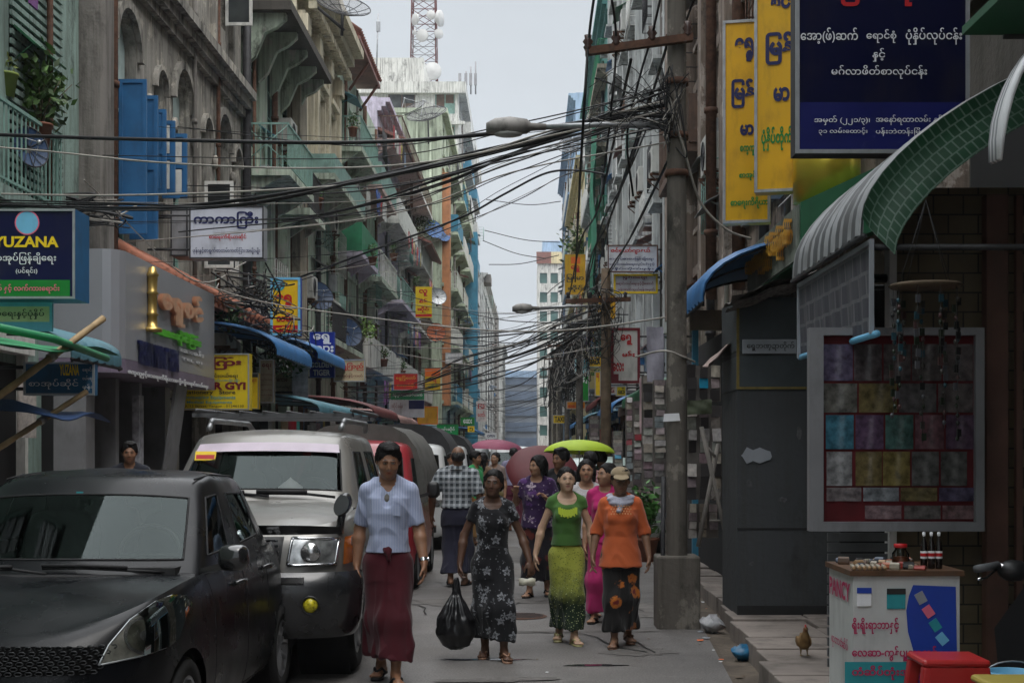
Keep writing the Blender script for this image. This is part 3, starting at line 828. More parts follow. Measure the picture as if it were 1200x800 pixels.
# ======= awnings and shop fronts
def awning(name,label,fx,out,ya,yb,zt,zb,proj,m,drop=0.25,ribs=True,group=None,frame=None):
 """a curved sheet awning fixed to a street wall, with its frame"""
 t=thing(name,label,'awning',(fx,ya,zb),0,group)
 prof=[]
 for k in range(9):
  a=PI/2*k/8
  prof.append((fx+out*(.02+(proj-.02)*math.sin(a)),zb+drop+(zt-zb-drop)*math.cos(a)))
 prof.append((fx+out*proj,zb))
 n=max(6,int((yb-ya)/.14))
 mb=MB();rings=[]
 for i in range(n+1):
  y=ya+(yb-ya)*i/n
  b=.018*(1 if i%2 else-1)if ribs else .012*math.sin(i*1.3)
  rings.append([(x+out*b,y,z+b)for x,z in prof])
 mb.loft(rings,0,False)
 mb.loft([[(x-out*.012,y,z-.012)for(x,y,z)in r]for r in rings][::-1],0,False)
 mb.build('sheet',[m],t)
 mb=MB()
 for y in(ya+.05,(ya+yb)/2,yb-.05):
  mb.tube([(x-out*.03,y,z-.04)for x,z in prof],.015,5)
 mb.tube([(fx+out*(proj-.02),ya,zb-.01),(fx+out*(proj-.02),yb,zb-.01)],.018,6)
 mb.build('frame',[frame or M['iron']],t)
 return t
def lean_sheet(name,label,c,ax,ay,m,cat='awning',group=None,thick=.01,wave=.02,nw=10):
 """a sheet (tarp, tin) spanned by half axes ax, ay about c, sagging a little"""
 c,ax,ay=Vector(c),Vector(ax),Vector(ay)
 nrm=ax.cross(ay).normalized()
 t=thing(name,label,cat,c,0,group)
 rings,rings2=[],[]
 for i in range(nw+1):
  u=-1+2*i/nw
  r=[]
  for j in range(nw+1):
   v=-1+2*j/nw
   p=c+ax*u+ay*v+nrm*(wave*math.sin(u*4.2+v)*math.cos(v*3.1+u*2))
   r.append(p)
  rings.append(r);rings2 .append([p-nrm*thick for p in r])
 mb=MB();mb.loft(rings,0,False);mb.loft(rings2[::-1],0,False);mb.build('sheet',[m],t)
 return t
# ---- left: grey fascia shop -----------
t=thing('shop_fascia','plain grey panelled shop fascia with gold, green and blue raised lettering','shop front',(-5,17.4,0))
fas=mat('grey_composite_panel',C('#989aa0'),.35,.3,.05,1.2,spec=.4)
pr=[(-6.6,17.4),(-5.22,17.4),(-5.12,17.42),(-5.04,17.5),(-5.0,17.62),(-5.0,22.6),(-6.6,22.6)]
mb=MB();mb.loft([[(x,y,z)for x,y in pr]for z in(2.78,4.11)],0,True,True,False);mb.build('panel',[fas],t)
mb=MB();mb.loft([[(x+.004,y,z)for x,y in pr]for z in(2.6,2.776)],0,True,True,False);mb.build('lower_band',[mat('mauve_band',(0.16,0.13,0.18),.5)],t)
def fasc(x,y,X=-5.0):
 d=X*FPX/(x-VPX)
 return d,CAM_Z-(y-VPY)*d/FPX
def fl(mb,text,x0,x1,yt0,yb0,bold=0,lift=.03,X=-5.0):
 d0,zt=fasc(x0,yt0,X);d1,_=fasc(x1,yt0,X);zb=fasc(x0,yb0,X)[1]
 letters(mb,text,(X,0,0),(0,1,0),(0,0,1),(d0,zb,d1,zt),bold,lift)
def thick_text(parent,name,ink,items,ext=.05,X=-5.0):
 mb=MB()
 for k in range(4):
  for it in items:fl(mb,*it,lift=.006+ext*k/3,X=X)
 return mb.build(name,[ink],parent)
thick_text(t,'gold_lettering',mat('gold_letter',(0.72,0.42,0.26),.35,.35,.2,5),[('ရွှေစင်',184,233,327,375,.03)],.07)
thick_text(t,'green_lettering',INK['lime'],[('ဆေးဆိုင်ကြီး',178,232,377,396,.03)],.05)
thick_text(t,'blue_lettering',INK['navy'],[('THEIN MYINT HEIN',160,207,398,426,.02)],.03)
thick_text(t,'white_lettering',INK['white'],[('စက္ကူနှင့်စာရေးကိရိယာအမျိုးမျိုးရောင်းဝယ်ရေး',149,243,430.5,440,.02),('ဆေးခန်း',208,238,404,414,.015),('TEL 01',212,236,418,421,0)],.01)
mb=MB()
yc,zc=18.66,3.2
mb.lathe([(.03,0),(.13,0),(.13,.04),(.07,.06),(.06,.2),(.085,.22),(.06,.25),(.06,.48),(.085,.5),(.06,.53),(.07,.72),(.09,.74),(.06,.78),(.05,.84),(.0,.86)],12,(-4.94,yc,zc))
mb.build('gold_column',[mat('brass',(0.55,0.38,0.12),.3,.8,.2,5)],t)
mb=MB();mb.box(-6.6,-5.85,17.5,22.4,.13,2.59);mb.build('shop_shade_block',[M['room_shade']],t)  # solid dark block, its colour standing for shade inside the shop
jm=mat('grey_jamb',(0.19,0.19,0.2),.6,0,.15,3,dirt=.3)
for yy,w in((17.5,.35),(18.75,.16),(19.9,.12),(21.3,.3)):
 mb=MB();mb.box(-5.85,-5.45,yy,yy+w,.13,2.59);mb.build('door_jamb',[jm],t)
mb=MB();mb.obox((-5.25,20.8,1.45),(.02,0,-.002),(0,.32,0),(.16,0,1.15));mb.build('leaning_panel',[jm],t)
mb=MB();mb.box(-5.44,-5.35,19.5,19.75,.5,2.4);mb.build('poster_strip',[mat('poster',(0.3,0.3,0.33),.4,0,.6,9)],t)
# ---- left signs -----
t=sign('shop_sign','navy lightbox sign with yellow YUZANA lettering above a round emblem',(-62,245,88,350),13.0,mat('sign_navy',C('#070c3a'),.35,0,.1,2),[('YUZANA',(-8,277,69,290),'yellow',.035),('မင်္ဂလာစာအုပ်ဖြန့်ချိရေး',(-48,296,66,310),'white',.01),('(ပင်ရင်း)',(19,313,44,323),'white',.01),('အထူးစပယ်ရှယ် နှင့် လက်ကားရောင်း',(-50,333,70,344),'pink',.02)],side=mat('sign_side_blue',C('#1d5a86'),.5),bands=[((-60,328,82,347),'green')],discs=[(32,261,14.5,'pink'),(32,261,13,'sky')],thick=.42,arm=-5.9)
mb=MB()
for a_ in(0.3,.0,-.3):
 pts=[Vector((94*13/FPX+(x)*.0072-0,-.0085-.0005*a_,(89+a_*16+3.0*math.sin(x*.6+a_*3))*13/FPX))for x in range(-8,9)]
 mb.tube(pts,.0065,4)
mb.build('emblem_drawing',[INK['navy']],t)
sign('hanging_board','slim cyan board with a yellow lettered strip under the navy lightbox',(-60,352,61,388),13.3,INK['sky'],[('ရောင်းဝယ်ရေးနှင့်ပုံနှိပ်',(-45,362,52,374),'black',.01)],bands=[((-60,359,58,377),'cream')],fw=0,thick=.04,arm=-5.9)
sign('shop_sign','low teal sign with a yellow word behind the bamboo pole',(28,424,111,463),14.6,mat('sign_teal',C('#28597c'),.5,0,.2,3),[('YUZANA',(70,427,93,440),'yellow',.03),('ရောင်း',(97,430,109,437),'white',0),('၀ယ်ရေး',(97,440,109,447),'white',0),('ဖုန်း',(97,450,109,457),'white',0),('စာအုပ်ဆိုင်',(34,444,92,456),'white',0)],thick=.1,arm=-5.9)
sign('shop_sign','white boxed sign with dark blue Burmese title and red subtitle',(222,241,309,303),22.0,mat('sign_white',(0.55,0.58,0.66),.4,0,.08,2),[('ကာကာကြီး',(227,248,303,268),'navy',.035),('စာရေးကိရိယာဆိုင်',(245,274,289,282),'red',.02),('ဖုန်းနှင့်စာရွက်စာတမ်းကတ်ပြားအမျိုးမျိုး',(226,290,305,298),'navy',.01)],frame=M['iron'],side=INK['grey'],thick=.3,arm=-5.95)
sign('sign_box','grey blank sheet metal box hung between pier and white sign',(200,243,220,300),22.4,mat('grey_sheet',(0.26,0.26,0.27),.5,.2,.2,3,dirt=.4),[],frame=M['iron'],thick=.5,arm=-5.95)
sign('shop_sign','yellow stationery sign lettered ARGYI in dark red',(208,414,292,480),23.0,mat('sign_yellow',C('#d7bd1d'),.45,0,.08,2),[('ကြီး',(249,418,283,433),'maroon',.05),('ရောင်းဝယ်ရေး',(240,437,279,444),'black',.02),('ပစ္စည်းအမျိုးမျိုး',(240,443.5,281,448),'teal',.01),('KAR GYI',(230,447.5,288,456.5),'maroon',.05),('Stationery   Store',(214,457,276,463),'black',.02),('Engineering Equipments',(216,463.5,276,468.5),'teal',.02),('Medical Equipments',(219,469.5,272,473.5),'teal',.02),('NO. 12 Street, Yangon : 01246130',(211,474.2,286,477.8),'black',.01)],frame=M['alu'],thick=.25,arm=-5.95)
sign('shop_sign','narrow yellow board with a dark cap, right of the stationery sign',(293,437,303,479),24.5,INK['yellow'],[('ဆိုင်',(295,443,301,449),'red',.02)],bands=[((293,437,303,442),'black')],fw=.01,arm=-5.95)
sign('shop_sign','pale worn menu board with rows of faded brown writing',(304,421,321,472),25.5,mat('sign_buff',(0.33,0.29,0.2),.6,0,.2,4,dirt=.4),[('ရေး',(307,426,318,433),'maroon',.02)]+[('ရောင်းဝယ်ရေး',(306,437+6*i,319,440.5+6*i),'maroon',0)for i in range(5)],fw=.02,arm=-5.95)
sign('shop_sign','tall yellow sign in a cyan frame with red lettering and a blue disc',(317,325,352,393),27.0,mat('sign_yellow2',C('#dcb313'),.45,0,.08,2),[('ရွှေ',(323,345,344,360),'red',.05),('လမ်း',(324,366,344,377),'red',.05),('ဆိုင်',(323,382.5,345,387.5),'yellow',.02)],frame=INK['sky'],side=INK['blue'],bands=[((319,381,349,389.5),'red')],discs=[(327,334,7,'teal'),(327,334,5,'sky')],thick=.2,fw=.045,arm=-5.95)
sign('shop_sign','blue upright sign with white GOLDEN TIGER lettering',(363,389,392,442),31.0,mat('sign_blue',C('#142a8c'),.45,0,.08,2),[('ရွှေ',(367,391,388,403),'white',.03),('ကျား',(364,405,391,418),'white',.03),('GOLDEN',(364,424.5,389,430.5),'white',.03),('TIGER',(367,433,387,440),'white',.03)],fw=.02,frame=INK['blue'],arm=-5.95)
sign('shop_sign','buff sign with red brown Burmese title beside the blue tiger sign',(391,421,428,447),32.0,mat('sign_buff2',(0.5,0.40,0.25),.5,0,.12,4),[('ရွှေကြည်',(396,425,426,434),'red',.03),('စာအုပ်နှင့်ကတ်',(394,438,425,443),'maroon',.01)],fw=.02,arm=-5.95)
sign('cloth_banner','pale hanging cloth banner with faint print',(343,418,361,470),29.0,mat('cloth_banner',(0.5,0.47,0.5),.8,0,.35,9),[],fw=0,thick=.02,cat='banner',arm=-5.95)
sign('shop_sign','cream menu board behind the pale banner',(322,436,343,463),29.6,mat('sign_cream2',(0.52,0.45,0.27),.5,0,.12,4),[('ကော်ဖီ',(325,440,337,447),'maroon',.02),('လက်ဖက်ရည်',(324,451,341,456),'black',.01),('အအေးဆိုင်',(324,457,341,461),'black',.01)],fw=.015,arm=-5.95)
sign('shop_sign','red sign with small gold script over a green lettered sign',(461,437,490,457),45.0,mat('sign_red',C('#b5251d'),.45,0,.1,2),[('ရွှေမြို့တော်',(464,440,487,446),'gold',.02),('စားသောက်ဆိုင်',(465,449,486,454),'gold',.01)],fw=.02,arm=-5.9)
sign('shop_sign','green strip sign with white Burmese under the red sign',(458,457.5,497,468),45.2,mat('sign_green',C('#1f7a4e'),.45,0,.1,2),[('ကုမ္ပဏီလီမိတက်',(460,460,495,466),'white',.02)],fw=.0,arm=-5.9)
sign('shop_sign','white and navy banner sign below the green strip',(456,468.5,497,489),45.6,mat('sign_palegrey',(0.5,0.5,0.54),.5,0,.1,2),[('ဆိုင်ခန်း',(459,472,472,480),'maroon',0)],bands=[((479,469,497,479),'navy')],fw=.0,arm=-5.9)
sign('shop_sign','yellow upright sign with three red syllables high on the left',(487,336,506,372),57.0,mat('sign_yellow3',C('#d8b818'),.5,0,.1,2),[('လူ',(491,339,501,347),'red',.04),('စိန်',(491,350,501,357),'red',.04),('ဆိုင်',(489,359,503,366),'red',.04)],bands=[((487,368,506,371),'red')],fw=0,arm=-5.9)
sign('shop_sign','plain mustard box sign hanging low over the parked vans',(489,476,513,497),52.0,mat('sign_mustard',C('#b07d16'),.5,0,.1,2),[],fw=.02,frame=INK['orange'],arm=-5.9)
sign('shop_sign','bright green sign with white handwriting above the vans',(512,497,537,511),56.0,mat('sign_bgreen',C('#12904a'),.5,0,.1,2),[('ဖုန်းဆိုင်',(517,500,533,506),'white',.02)],fw=.015,frame=INK['green'],arm=-5.9)
sign('shop_sign','orange over yellow stacked sign left of the blue shaft',(498,431,516,457),62.0,mat('sign_ryellow',C('#c9a018'),.5,0,.1,2),[('ရေ',(502,444,512,449),'red',.02),('ဆိုင်',(501,450.5,514,455),'green',.02)],bands=[((498,431,516,441),'orange')],fw=.0,arm=-4.7)
sign('shop_sign','white sign with grey text beside the blue shaft',(522,413,542,426),75.0,mat('sign_w3',(0.55,0.55,0.55),.5),[('ဆေးခန်း',(525,416,540,422),'grey',.02)],fw=.02,arm=-4.7)
sign('shop_sign','pale upright banner with red writing below the white tower',(558,470,570,494),92.0,mat('sign_w4',(0.55,0.5,0.5),.5),[('မြို့',(560,473,568,479),'red',.02),('တော်',(560,482,568,488),'red',.02)],fw=0,arm=-4.6)
sign('shop_sign','small green pharmacy sign far down the left pavement',(540,489,556,498),72.0,INK['green'],[('ဆေး',(543,491,553,496),'white',.02)],fw=0,arm=-4.6)
sign('shop_sign','small yellow square sign next to the far pharmacy sign',(548,499,556,506),76.0,INK['yellow'],[('၅',(550,500.5,554,505),'black',.02)],fw=0,arm=-4.6)
sign('shop_sign','round lettered white panel low under the far signs',(569,507,582,514),82.0,INK['white'],[('OPEN',(571,509,580,512),'navy',.02)],fw=0,arm=-4.6)
# ---- left awnings ----
awning('awning','teal ribbed dome awning under the grey fascia end',FX+.3,1,13.9,15.6,2.95,2.55,1.25,T_['awn_teal'],.1)
t=lean_sheet('tarpaulin','green tarpaulin lashed to a bamboo pole over the left stall',(-4.95,12.2,2.62),(1.0,.25,-.1),(0,1.3,.06),mat('green_tarp',(0.03,0.24,0.10),.5,0,.25,2,dirt=.2),'tarpaulin',wave=.05)
mb=MB();mb.tube([(-5.9,10.9,2.72),(-5.0,11.0,2.68),(-4.4,11.3,2.66),(-3.98,11.9,2.58),(-3.92,13.2,2.5)],.035,8);mb.build('rolled_edge',[mat('green_tarp_edge',(0.03,0.22,0.095),.5,0,.2,4)],t)
t=lean_sheet('tarpaulin','faded blue tarpaulin sagging below the green one',(-4.9,12.6,2.1),(.85,.3,-.16),(0,.9,.0),mat('blue_tarp',(0.045,0.10,0.26),.6,0,.3,2,dirt=.3),'tarpaulin',wave=.06)
def pole_thing(name,label,a,b,r,m,cat='pole',n=8,group=None):
 a,b=Vector(a),Vector(b)
 t=thing(name,label,cat,a,0,group)
 mb=MB();pts=[a.lerp(b,k/10)for k in range(11)]
 mb.tube(pts,[r*(1+.12*(k%2==0))for k in range(11)],n);mb.build('pole',[m],t)
 mb=MB();q=a.lerp(b,.55);w=(b-a).normalized()*.03;mb.tube([q-w,q+w],r*1.5,8);mb.build('lashing',[M['cable_pale']],t)
 return t
pole_thing('bamboo_pole','bamboo pole slanting up through the green tarpaulin',P(-20,478,11.5),P(121,373,12.6),.03,M['bamboo'])
pole_thing('bamboo_pole','bamboo pole slanting below the blue tarpaulin',P(-20,537,11.9),P(101,459,13.0),.025,M['bamboo'])
awning('awning','bright blue barrel awning past the stationery sign',FX+.02,1,24.0,27.6,3.85,3.25,1.75,T_['awn_blue'],.12)
awning('awning','second bright blue barrel awning farther along the left shops',FX+.02,1,28.0,32.4,3.95,3.45,1.85,T_['awn_blue'],.12)
awning('awning','faded teal canvas awning over the roof rack',FX+.02,1,26.5,34,2.75,2.35,2.1,T_['awn_teal'],.1)
awning('awning','dark red awning beyond the teal canvas',FX+.02,1,35,41,3.0,2.5,2.2,T_['awn_red'],.1)
awning('awning','dusty pink awning beyond the dark red one',FX+.02,1,42,48,2.9,2.45,2.2,mat('pink_awning',(0.36,0.22,0.2),.7,0,.2,2,dirt=.4),.1)
for i,(a,b,c,lab)in enumerate([(49,55,'awn_blue','blue awning above the middle of the left shops'),(57,64,'awn_teal','teal awning halfway down the left pavement'),(66,74,'awn_red','far maroon awning on the left pavement'),(76,86,'awn_blue','far blue awning under the lime block')]):
 awning('awning',lab,FX+.02 if a<70 else LX,1,a,b,2.9,2.5,1.9,T_[c],.1)
# ---- right: column, shops, display board --------------------
colm=wall_mat('dark_grey_render',(0.062,0.066,0.07),.35,.5)
t=thing('shop_column','thick dark grey rendered column on the right footway with torn paper on it','column',(2.3,12.9,.13))
mb=MB();mb.box(1.89,3.0,12.9,13.9,.1,3.02);mb.build('shaft',[colm],t)
mb=MB();mb.box(1.885,3.005,12.893,13.91,2.55,3.03);mb.box(1.885,3.005,12.893,13.91,2.2,2.5);mb.build('painted_head',[mat('dark_teal_grey',(0.04,0.05,0.055),.6,0,.2,3,dirt=.3)],t)
mb=MB();mb.box(1.88,1.905,12.885,12.892,2.2,2.96);mb.box(1.905,3.0,12.885,12.892,2.2,2.222);mb.build('yellow_stripe',[mat('dull_yellow',(.16,.12,.03),.7,0,.3,5,dirt=.5)],t)
mb=MB();n=14
mb.add([(2.06+.14*math.cos(a),12.888,1.59+(.085 if k%2 else .05)*math.sin(a)+.01*(k%3))for k,a in enumerate([2*PI*k/n for k in range(n)])],[tuple(range(n))]);mb.build('torn_paper',[INK['grey']],t)
mb=MB();pts=[]
for cx,s0 in((1.97,1),(2.42,-1)):
 for k in range(9):
  a=PI/2+PI*k/8
  pts.append((cx+s0*.065*math.cos(a),12.884,2.585+.065*math.sin(a)*(1 if s0>0 else-1)*-1*(-1)))
mb.box(1.93,2.42,12.872,12.884,2.52,2.65);o=mb.build('name_plate',[INK['grey']],t,bevel=.03)
mb=MB();letters(mb,'ရွှေဘဏ္ဍာတိုက်',(0,12.87,0),(1,0,0),(0,0,1),(1.97,2.545,2.4,2.63),.01);mb.build('lettering',[INK['black']],t)
t=bpy.data.objects['shop_column']
mb=MB();mb.box(1.887,3.002,12.894,12.899,.93,.945);mb.box(1.887,3.002,12.894,12.899,.10,.24);mb.build('seam',[mat('column_seam',(.02,.02,.02),.9)],t)
for i_,(x_,z_,w_,h_)in enumerate([(2.0,1.35,.05,.09),(2.3,1.2,.08,.05),(2.45,1.8,.05,.12),(2.02,.62,.05,.04)]):
 mb=MB();mb.add([(x_+w_*.5*f_*math.cos(a_),12.8955,z_+h_*.5*f_*math.sin(a_))for a_,f_ in[(2*PI*q_/11,RND.uniform(.75,1.25))for q_ in range(11)]],[tuple(range(11))]);mb.build('paste_stain',[mat('paste_%d'%(i_%3),(.075+.012*(i_%3),.078+.012*(i_%3),.08+.012*(i_%3)),.9,0,.4,20,dirt=.7)],t)
t=thing('shop_canopy','sloping green boxed canopy with gold raised letters on its street edge','canopy',(2.6,13.5,3.4))
mb=MB()
pf=[(2.58,3.45),(2.58,4.0),(3.7,4.52),(3.7,3.9)]
mb.loft([[(x,y,z)for x,z in pf]for y in(13.5,16.7)],0,True,True,False);mb.build('canopy_box',[mat('deep_green_board',(0.03,0.13,0.065),.5,0,.15,2,dirt=.25)],t)
mb=MB();mb.box(2.556,2.577,13.55,16.65,3.47,3.98);mb.build('sign_strip',[mat('mossy_board',(0.16,0.18,0.15),.8,0,.25,4,dirt=.6)],t)
mb=MB()
for k in range(4):letters(mb,'ဓာတ်ပုံပုံနှိပ်တိုက်',(2.552,0,0),(0,-1,0),(0,0,1),(-16.4,3.55,-13.75,3.9),.035,.004+.02*k)
mb.build('gold_lettering',[INK['gold']],t)
t=thing('gold_roll','shiny golden rolled panel between the yellow signs and the green canopy','sign panel',(3.0,13.9,4.3))
mb=MB();mb.lathe([(.0,4.1),(.33,4.1),(.33,4.75),(0,4.75)],24,(2.95,14.1,0));mb.build('roll',[mat('gold_sheet',(0.55,0.42,0.05),.28,.6,.1,2)],t)
sy=mat('sign_deep_yellow',C('#d9a60c'),.4,0,.06,2)
sign('vertical_sign','nearer tall yellow sign with navy Burmese above a green word',(884,-120,944,226),14.4,sy,[('ရွှေ',(899,-60,932,-30),'navy',.05),('စင်',(903,-12,926,13),'navy',.05),('မြန်',(897,40,930,78),'navy',.05),('မာ',(906,104,925,121),'navy',.05),('ပုံနှိပ်တိုက်',(892,150,928,178),'green',.04)],frame=M['galv'],thick=.18,yaw=-.25,arm=3.15,fw=.03)
sign('vertical_sign','farther tall yellow sign partly behind the other yellow one',(847,25,902,262),15.6,sy,[('ရွှေ',(861,46,885,74),'navy',.05),('မြန်',(857,94,884,128),'navy',.05),('မာ',(867,147,883,160),'navy',.05),('စက္ကူ',(867,172,884,184),'green',.04),('စာအုပ်',(866,201,886,213),'green',.04),('စာရေးကိရိယာ',(856,232,900,246),'green',.04)],frame=M['galv'],thick=.18,yaw=-.2,arm=3.15,fw=.03)
nv=mat('sign_deep_navy',C('#04082e'),.3,0,.15,1.2)
sign('shop_sign','large navy printing shop sign with white Burmese lines and red title',(932,-64,1136,180),11.0,nv,[('မြန်မာစိုး',(985,-34,1080,8),'red',.05),('အော့(ဖ်)ဆက်',(938,33,1005,52),'white',.012),('ရောင်စုံ',(1015,35,1050,51),'white',.012),('ပုံနှိပ်လုပ်ငန်း',(1061,33,1127,53),'white',.012),('နှင့်',(1022,57,1037,73),'white',.012),('မဂ်လာဖိတ်စာလုပ်ငန်း',(974,77,1086,93),'white',.012),('အမှတ် (၂၂၁/၃)၊',(954,136,1019,147),'white',.01),('အနော်ရထာလမ်း နှင့်',(1026,135,1104,147),'white',.01),('၃၁ လမ်းထောင့်၊',(959,150,1016,159),'white',.01),('ပန်းဘဲတန်းမြို့နယ်။',(1026,150,1098,160),'white',.01)],frame=M['alu'],side=M['iron'],bands=[((936,120,1132,176),mat('band_indigo',C('#161c5c'),.35,0,.2,2))],thick=.2,arm=3.85,fw=.03)
def stripe_mat(name,a,b,axis,freq):
 m,nt,bb=_new(name)
 sx=nt.nodes.new('ShaderNodeSeparateXYZ');nt.links.new(coords(nt),sx.inputs[0])
 w=nt.nodes.new('ShaderNodeMath');w.operation='MULTIPLY';w.inputs[1].default_value=freq;nt.links.new(sx.outputs[axis],w.inputs[0])
 f=nt.nodes.new('ShaderNodeMath');f.operation='FRACT';nt.links.new(w.outputs[0],f.inputs[0])
 c=mixc(nt,ramp(nt,f.outputs[0],[(.48,0.0),(.52,1.0)]),a,b)
 c=mixc(nt,ramp(nt,noise_fac(nt,coords(nt),3,6),[(.45,0.0),(.75,.6)]),c,(.06,.06,.055))
 nt.links.new(c,bb.inputs['Base Color']);setin(bb,'Roughness',.6)
 return m
def scale_mat():
 m,nt,b=_new('green_scale_vinyl')
 br=nt.nodes.new('ShaderNodeTexBrick')
 br.inputs['Scale'].default_value=1.0;br.inputs['Brick Width'].default_value=.055;br.inputs['Row Height'].default_value=.075
 br.inputs['Mortar Size'].default_value=.006;br.inputs['Mortar Smooth'].default_value=.3
 br.inputs['Color1'].default_value=(0.008,0.062,0.026,1);br.inputs['Color2'].default_value=(0.012,0.08,0.035,1);br.inputs['Mortar'].default_value=(0.13,0.20,0.155,1)
 uv=nt.nodes.new('ShaderNodeUVMap');nt.links.new(uv.outputs[0],br.inputs['Vector'])
 c=mixc(nt,ramp(nt,noise_fac(nt,coords(nt),2.5,5),[(.4,0.0),(.75,.7)]),br.outputs['Color'],(.02,.05,.03))
 nt.links.new(c,b.inputs['Base Color']);setin(b,'Roughness',.5)
 return m
def arc_awning(t,y0,y1,xo,zo,xi,zi,drop,mt,band):
 prof=[(xo,zo),(xo+.005,zo+drop)]
 for k in range(1,13):
  a=PI/2*k/12
  prof.append((xo+.005+(xi-xo)*(1-math.cos(a)),zo+drop+(zi-zo-drop)*math.sin(a)*(.55+.45*k/12)))
 mb=MB();rings=[]
 for i in range(25):
  y=y0+(y1-y0)*i/24
  rings.append([(x-.01*(i%2),y,z+.01*(i%2))for x,z in prof])
 mb.loft(rings,0,False);mb.loft([[(x+.015,y,z-.012)for x,y,z in r]for r in rings][::-1],0,False)
 mb.build('striped_sheet',[mt],t)
 if band:
  vs,fs,uvs=[],[],[]
  L=0
  for k,(x,z)in enumerate(prof[1:]):
   if k:L+=math.hypot(x-prof[k][0],z-prof[k][1])
   for j in range(6):
    w=band*j/5
    vs.append((x+w*.62,y0-.02+.02*math.sin(j),z-w*.72));uvs.append((L,w))
  n=len(prof)-1
  for k in range(n-1):
   for j in range(5):fs.append((k*6+j,k*6+j+1,(k+1)*6+j+1,(k+1)*6+j))
  o=MB().add(vs,fs,0,True).build('scale_valance',[M['scale']],t)
  uvl=o.data.uv_layers.new(name='UVMap')
  for lp in o.data.loops:uvl.data[lp.index].uv=uvs[lp.vertex_index]
M['scale']=scale_mat()
st_m=stripe_mat('white_grey_stripe',(0.28,0.29,0.30),(0.075,0.08,0.085),1,4.3)
t=thing('shop_awning','curved white and grey striped awning edged with green scale patterned vinyl','awning',(2.0,8.5,2.9))
arc_awning(t,8.5,10.7,1.98,2.93,3.6,4.12,.10,st_m,.31)
mb=MB();mb.tube([(1.99,8.45,2.92),(1.99,10.75,2.92)],.018,6);mb.tube([(2.05,8.5,2.86),(3.88,8.5,2.86)],.02,6);mb.tube([(2.05,10.6,2.86),(3.88,10.6,2.86)],.02,6);mb.build('frame',[M['iron']],t)
t=thing('blind_panel','grey checked cloth blind with a blue rod hanging below the striped awning','blind',(2.03,8.5,2.3))
def check_mat():
 m,nt,b=_new('checked_blind_cloth')
 br=nt.nodes.new('ShaderNodeTexBrick');br.inputs['Scale'].default_value=1;br.inputs['Brick Width'].default_value=.22;br.inputs['Row Height'].default_value=.14;br.inputs['Mortar Size'].default_value=.012;br.offset=0.5
 br.inputs['Color1'].default_value=(0.045,0.045,0.06,1);br.inputs['Color2'].default_value=(0.07,0.068,0.085,1);br.inputs['Mortar'].default_value=(0.15,0.15,0.16,1)
 nt.links.new(coords(nt),br.inputs['Vector'])
 mp=nt.nodes.new('ShaderNodeMapping');
 tc=nt.nodes.new('ShaderNodeTexCoord');sx=nt.nodes.new('ShaderNodeSeparateXYZ');nt.links.new(tc.outputs['Object'],sx.inputs[0])
 cx=nt.nodes.new('ShaderNodeCombineXYZ');nt.links.new(sx.outputs[1],cx.inputs[0]);nt.links.new(sx.outputs[2],cx.inputs[1]);nt.links.new(cx.outputs[0],br.inputs['Vector'])
 c=mixc(nt,ramp(nt,noise_fac(nt,coords(nt,(1,9,.6)),2.2,4),[(.35,0.0),(.7,.8)]),br.outputs['Color'],(.09,.09,.10))
 nt.links.new(c,b.inputs['Base Color']);setin(b,'Roughness',.7)
 return m
mb=MB();rings=[]
for i in range(45):
 y=8.46+2.24*i/44
 rings.append([(2.03+.018*math.sin(i*1.1)*(1-zz)+.03*(1-zz),y,2.34+.54*zz+.02*math.sin(y*2))for zz in(0,.25,.5,.75,1)])
mb.loft(rings,0,False);mb.build('cloth',[check_mat()],t)
mb=MB();mb.tube([(2.05,8.38,2.335),(2.05,10.75,2.35)],.022,8);mb.build('rod',[INK['sky']],t)
mb=MB();mb.box(2.02,2.045,8.43,8.46,2.34,2.9);mb.box(2.02,2.045,10.7,10.73,2.34,2.9);mb.box(2.02,2.045,8.46,10.7,2.87,2.9);mb.build('edge_strip',[INK['grey']],t)
t=thing('valance_awning','white and grey scalloped awning fringe at the top right corner','awning',(2.2,6.6,3))
for i in range(6):
 mb=MB();rings=[]
 y=6.25+.115*i
 for k in range(13):
  f=k/12
  x=2.06+.03*i+.55*(1-math.cos(f*PI/2));z=2.93+.02*i+.72*math.sin(f*PI/2)
  w=.05*(1 if k>1 else(.35+.4*k))
  rings.append([(x,y-w,z),(x,y+w,z),(x+.014,y+w,z-.01),(x+.014,y-w,z-.01)])
 mb.loft(rings,0,True,True);mb.build('fringe_strip',[INK['white']if i%2==0 else INK['grey']],t)
mb=MB();mb.box(2.1,3.88,4.5,6.9,3.66,3.7);mb.build('awning_top',[T_['awn_green']],t)
mb=MB();mb.tube([(2.3,6.9,3.66),(3.88,6.9,3.66)],.02,6);mb.build('frame',[M['iron']],t)
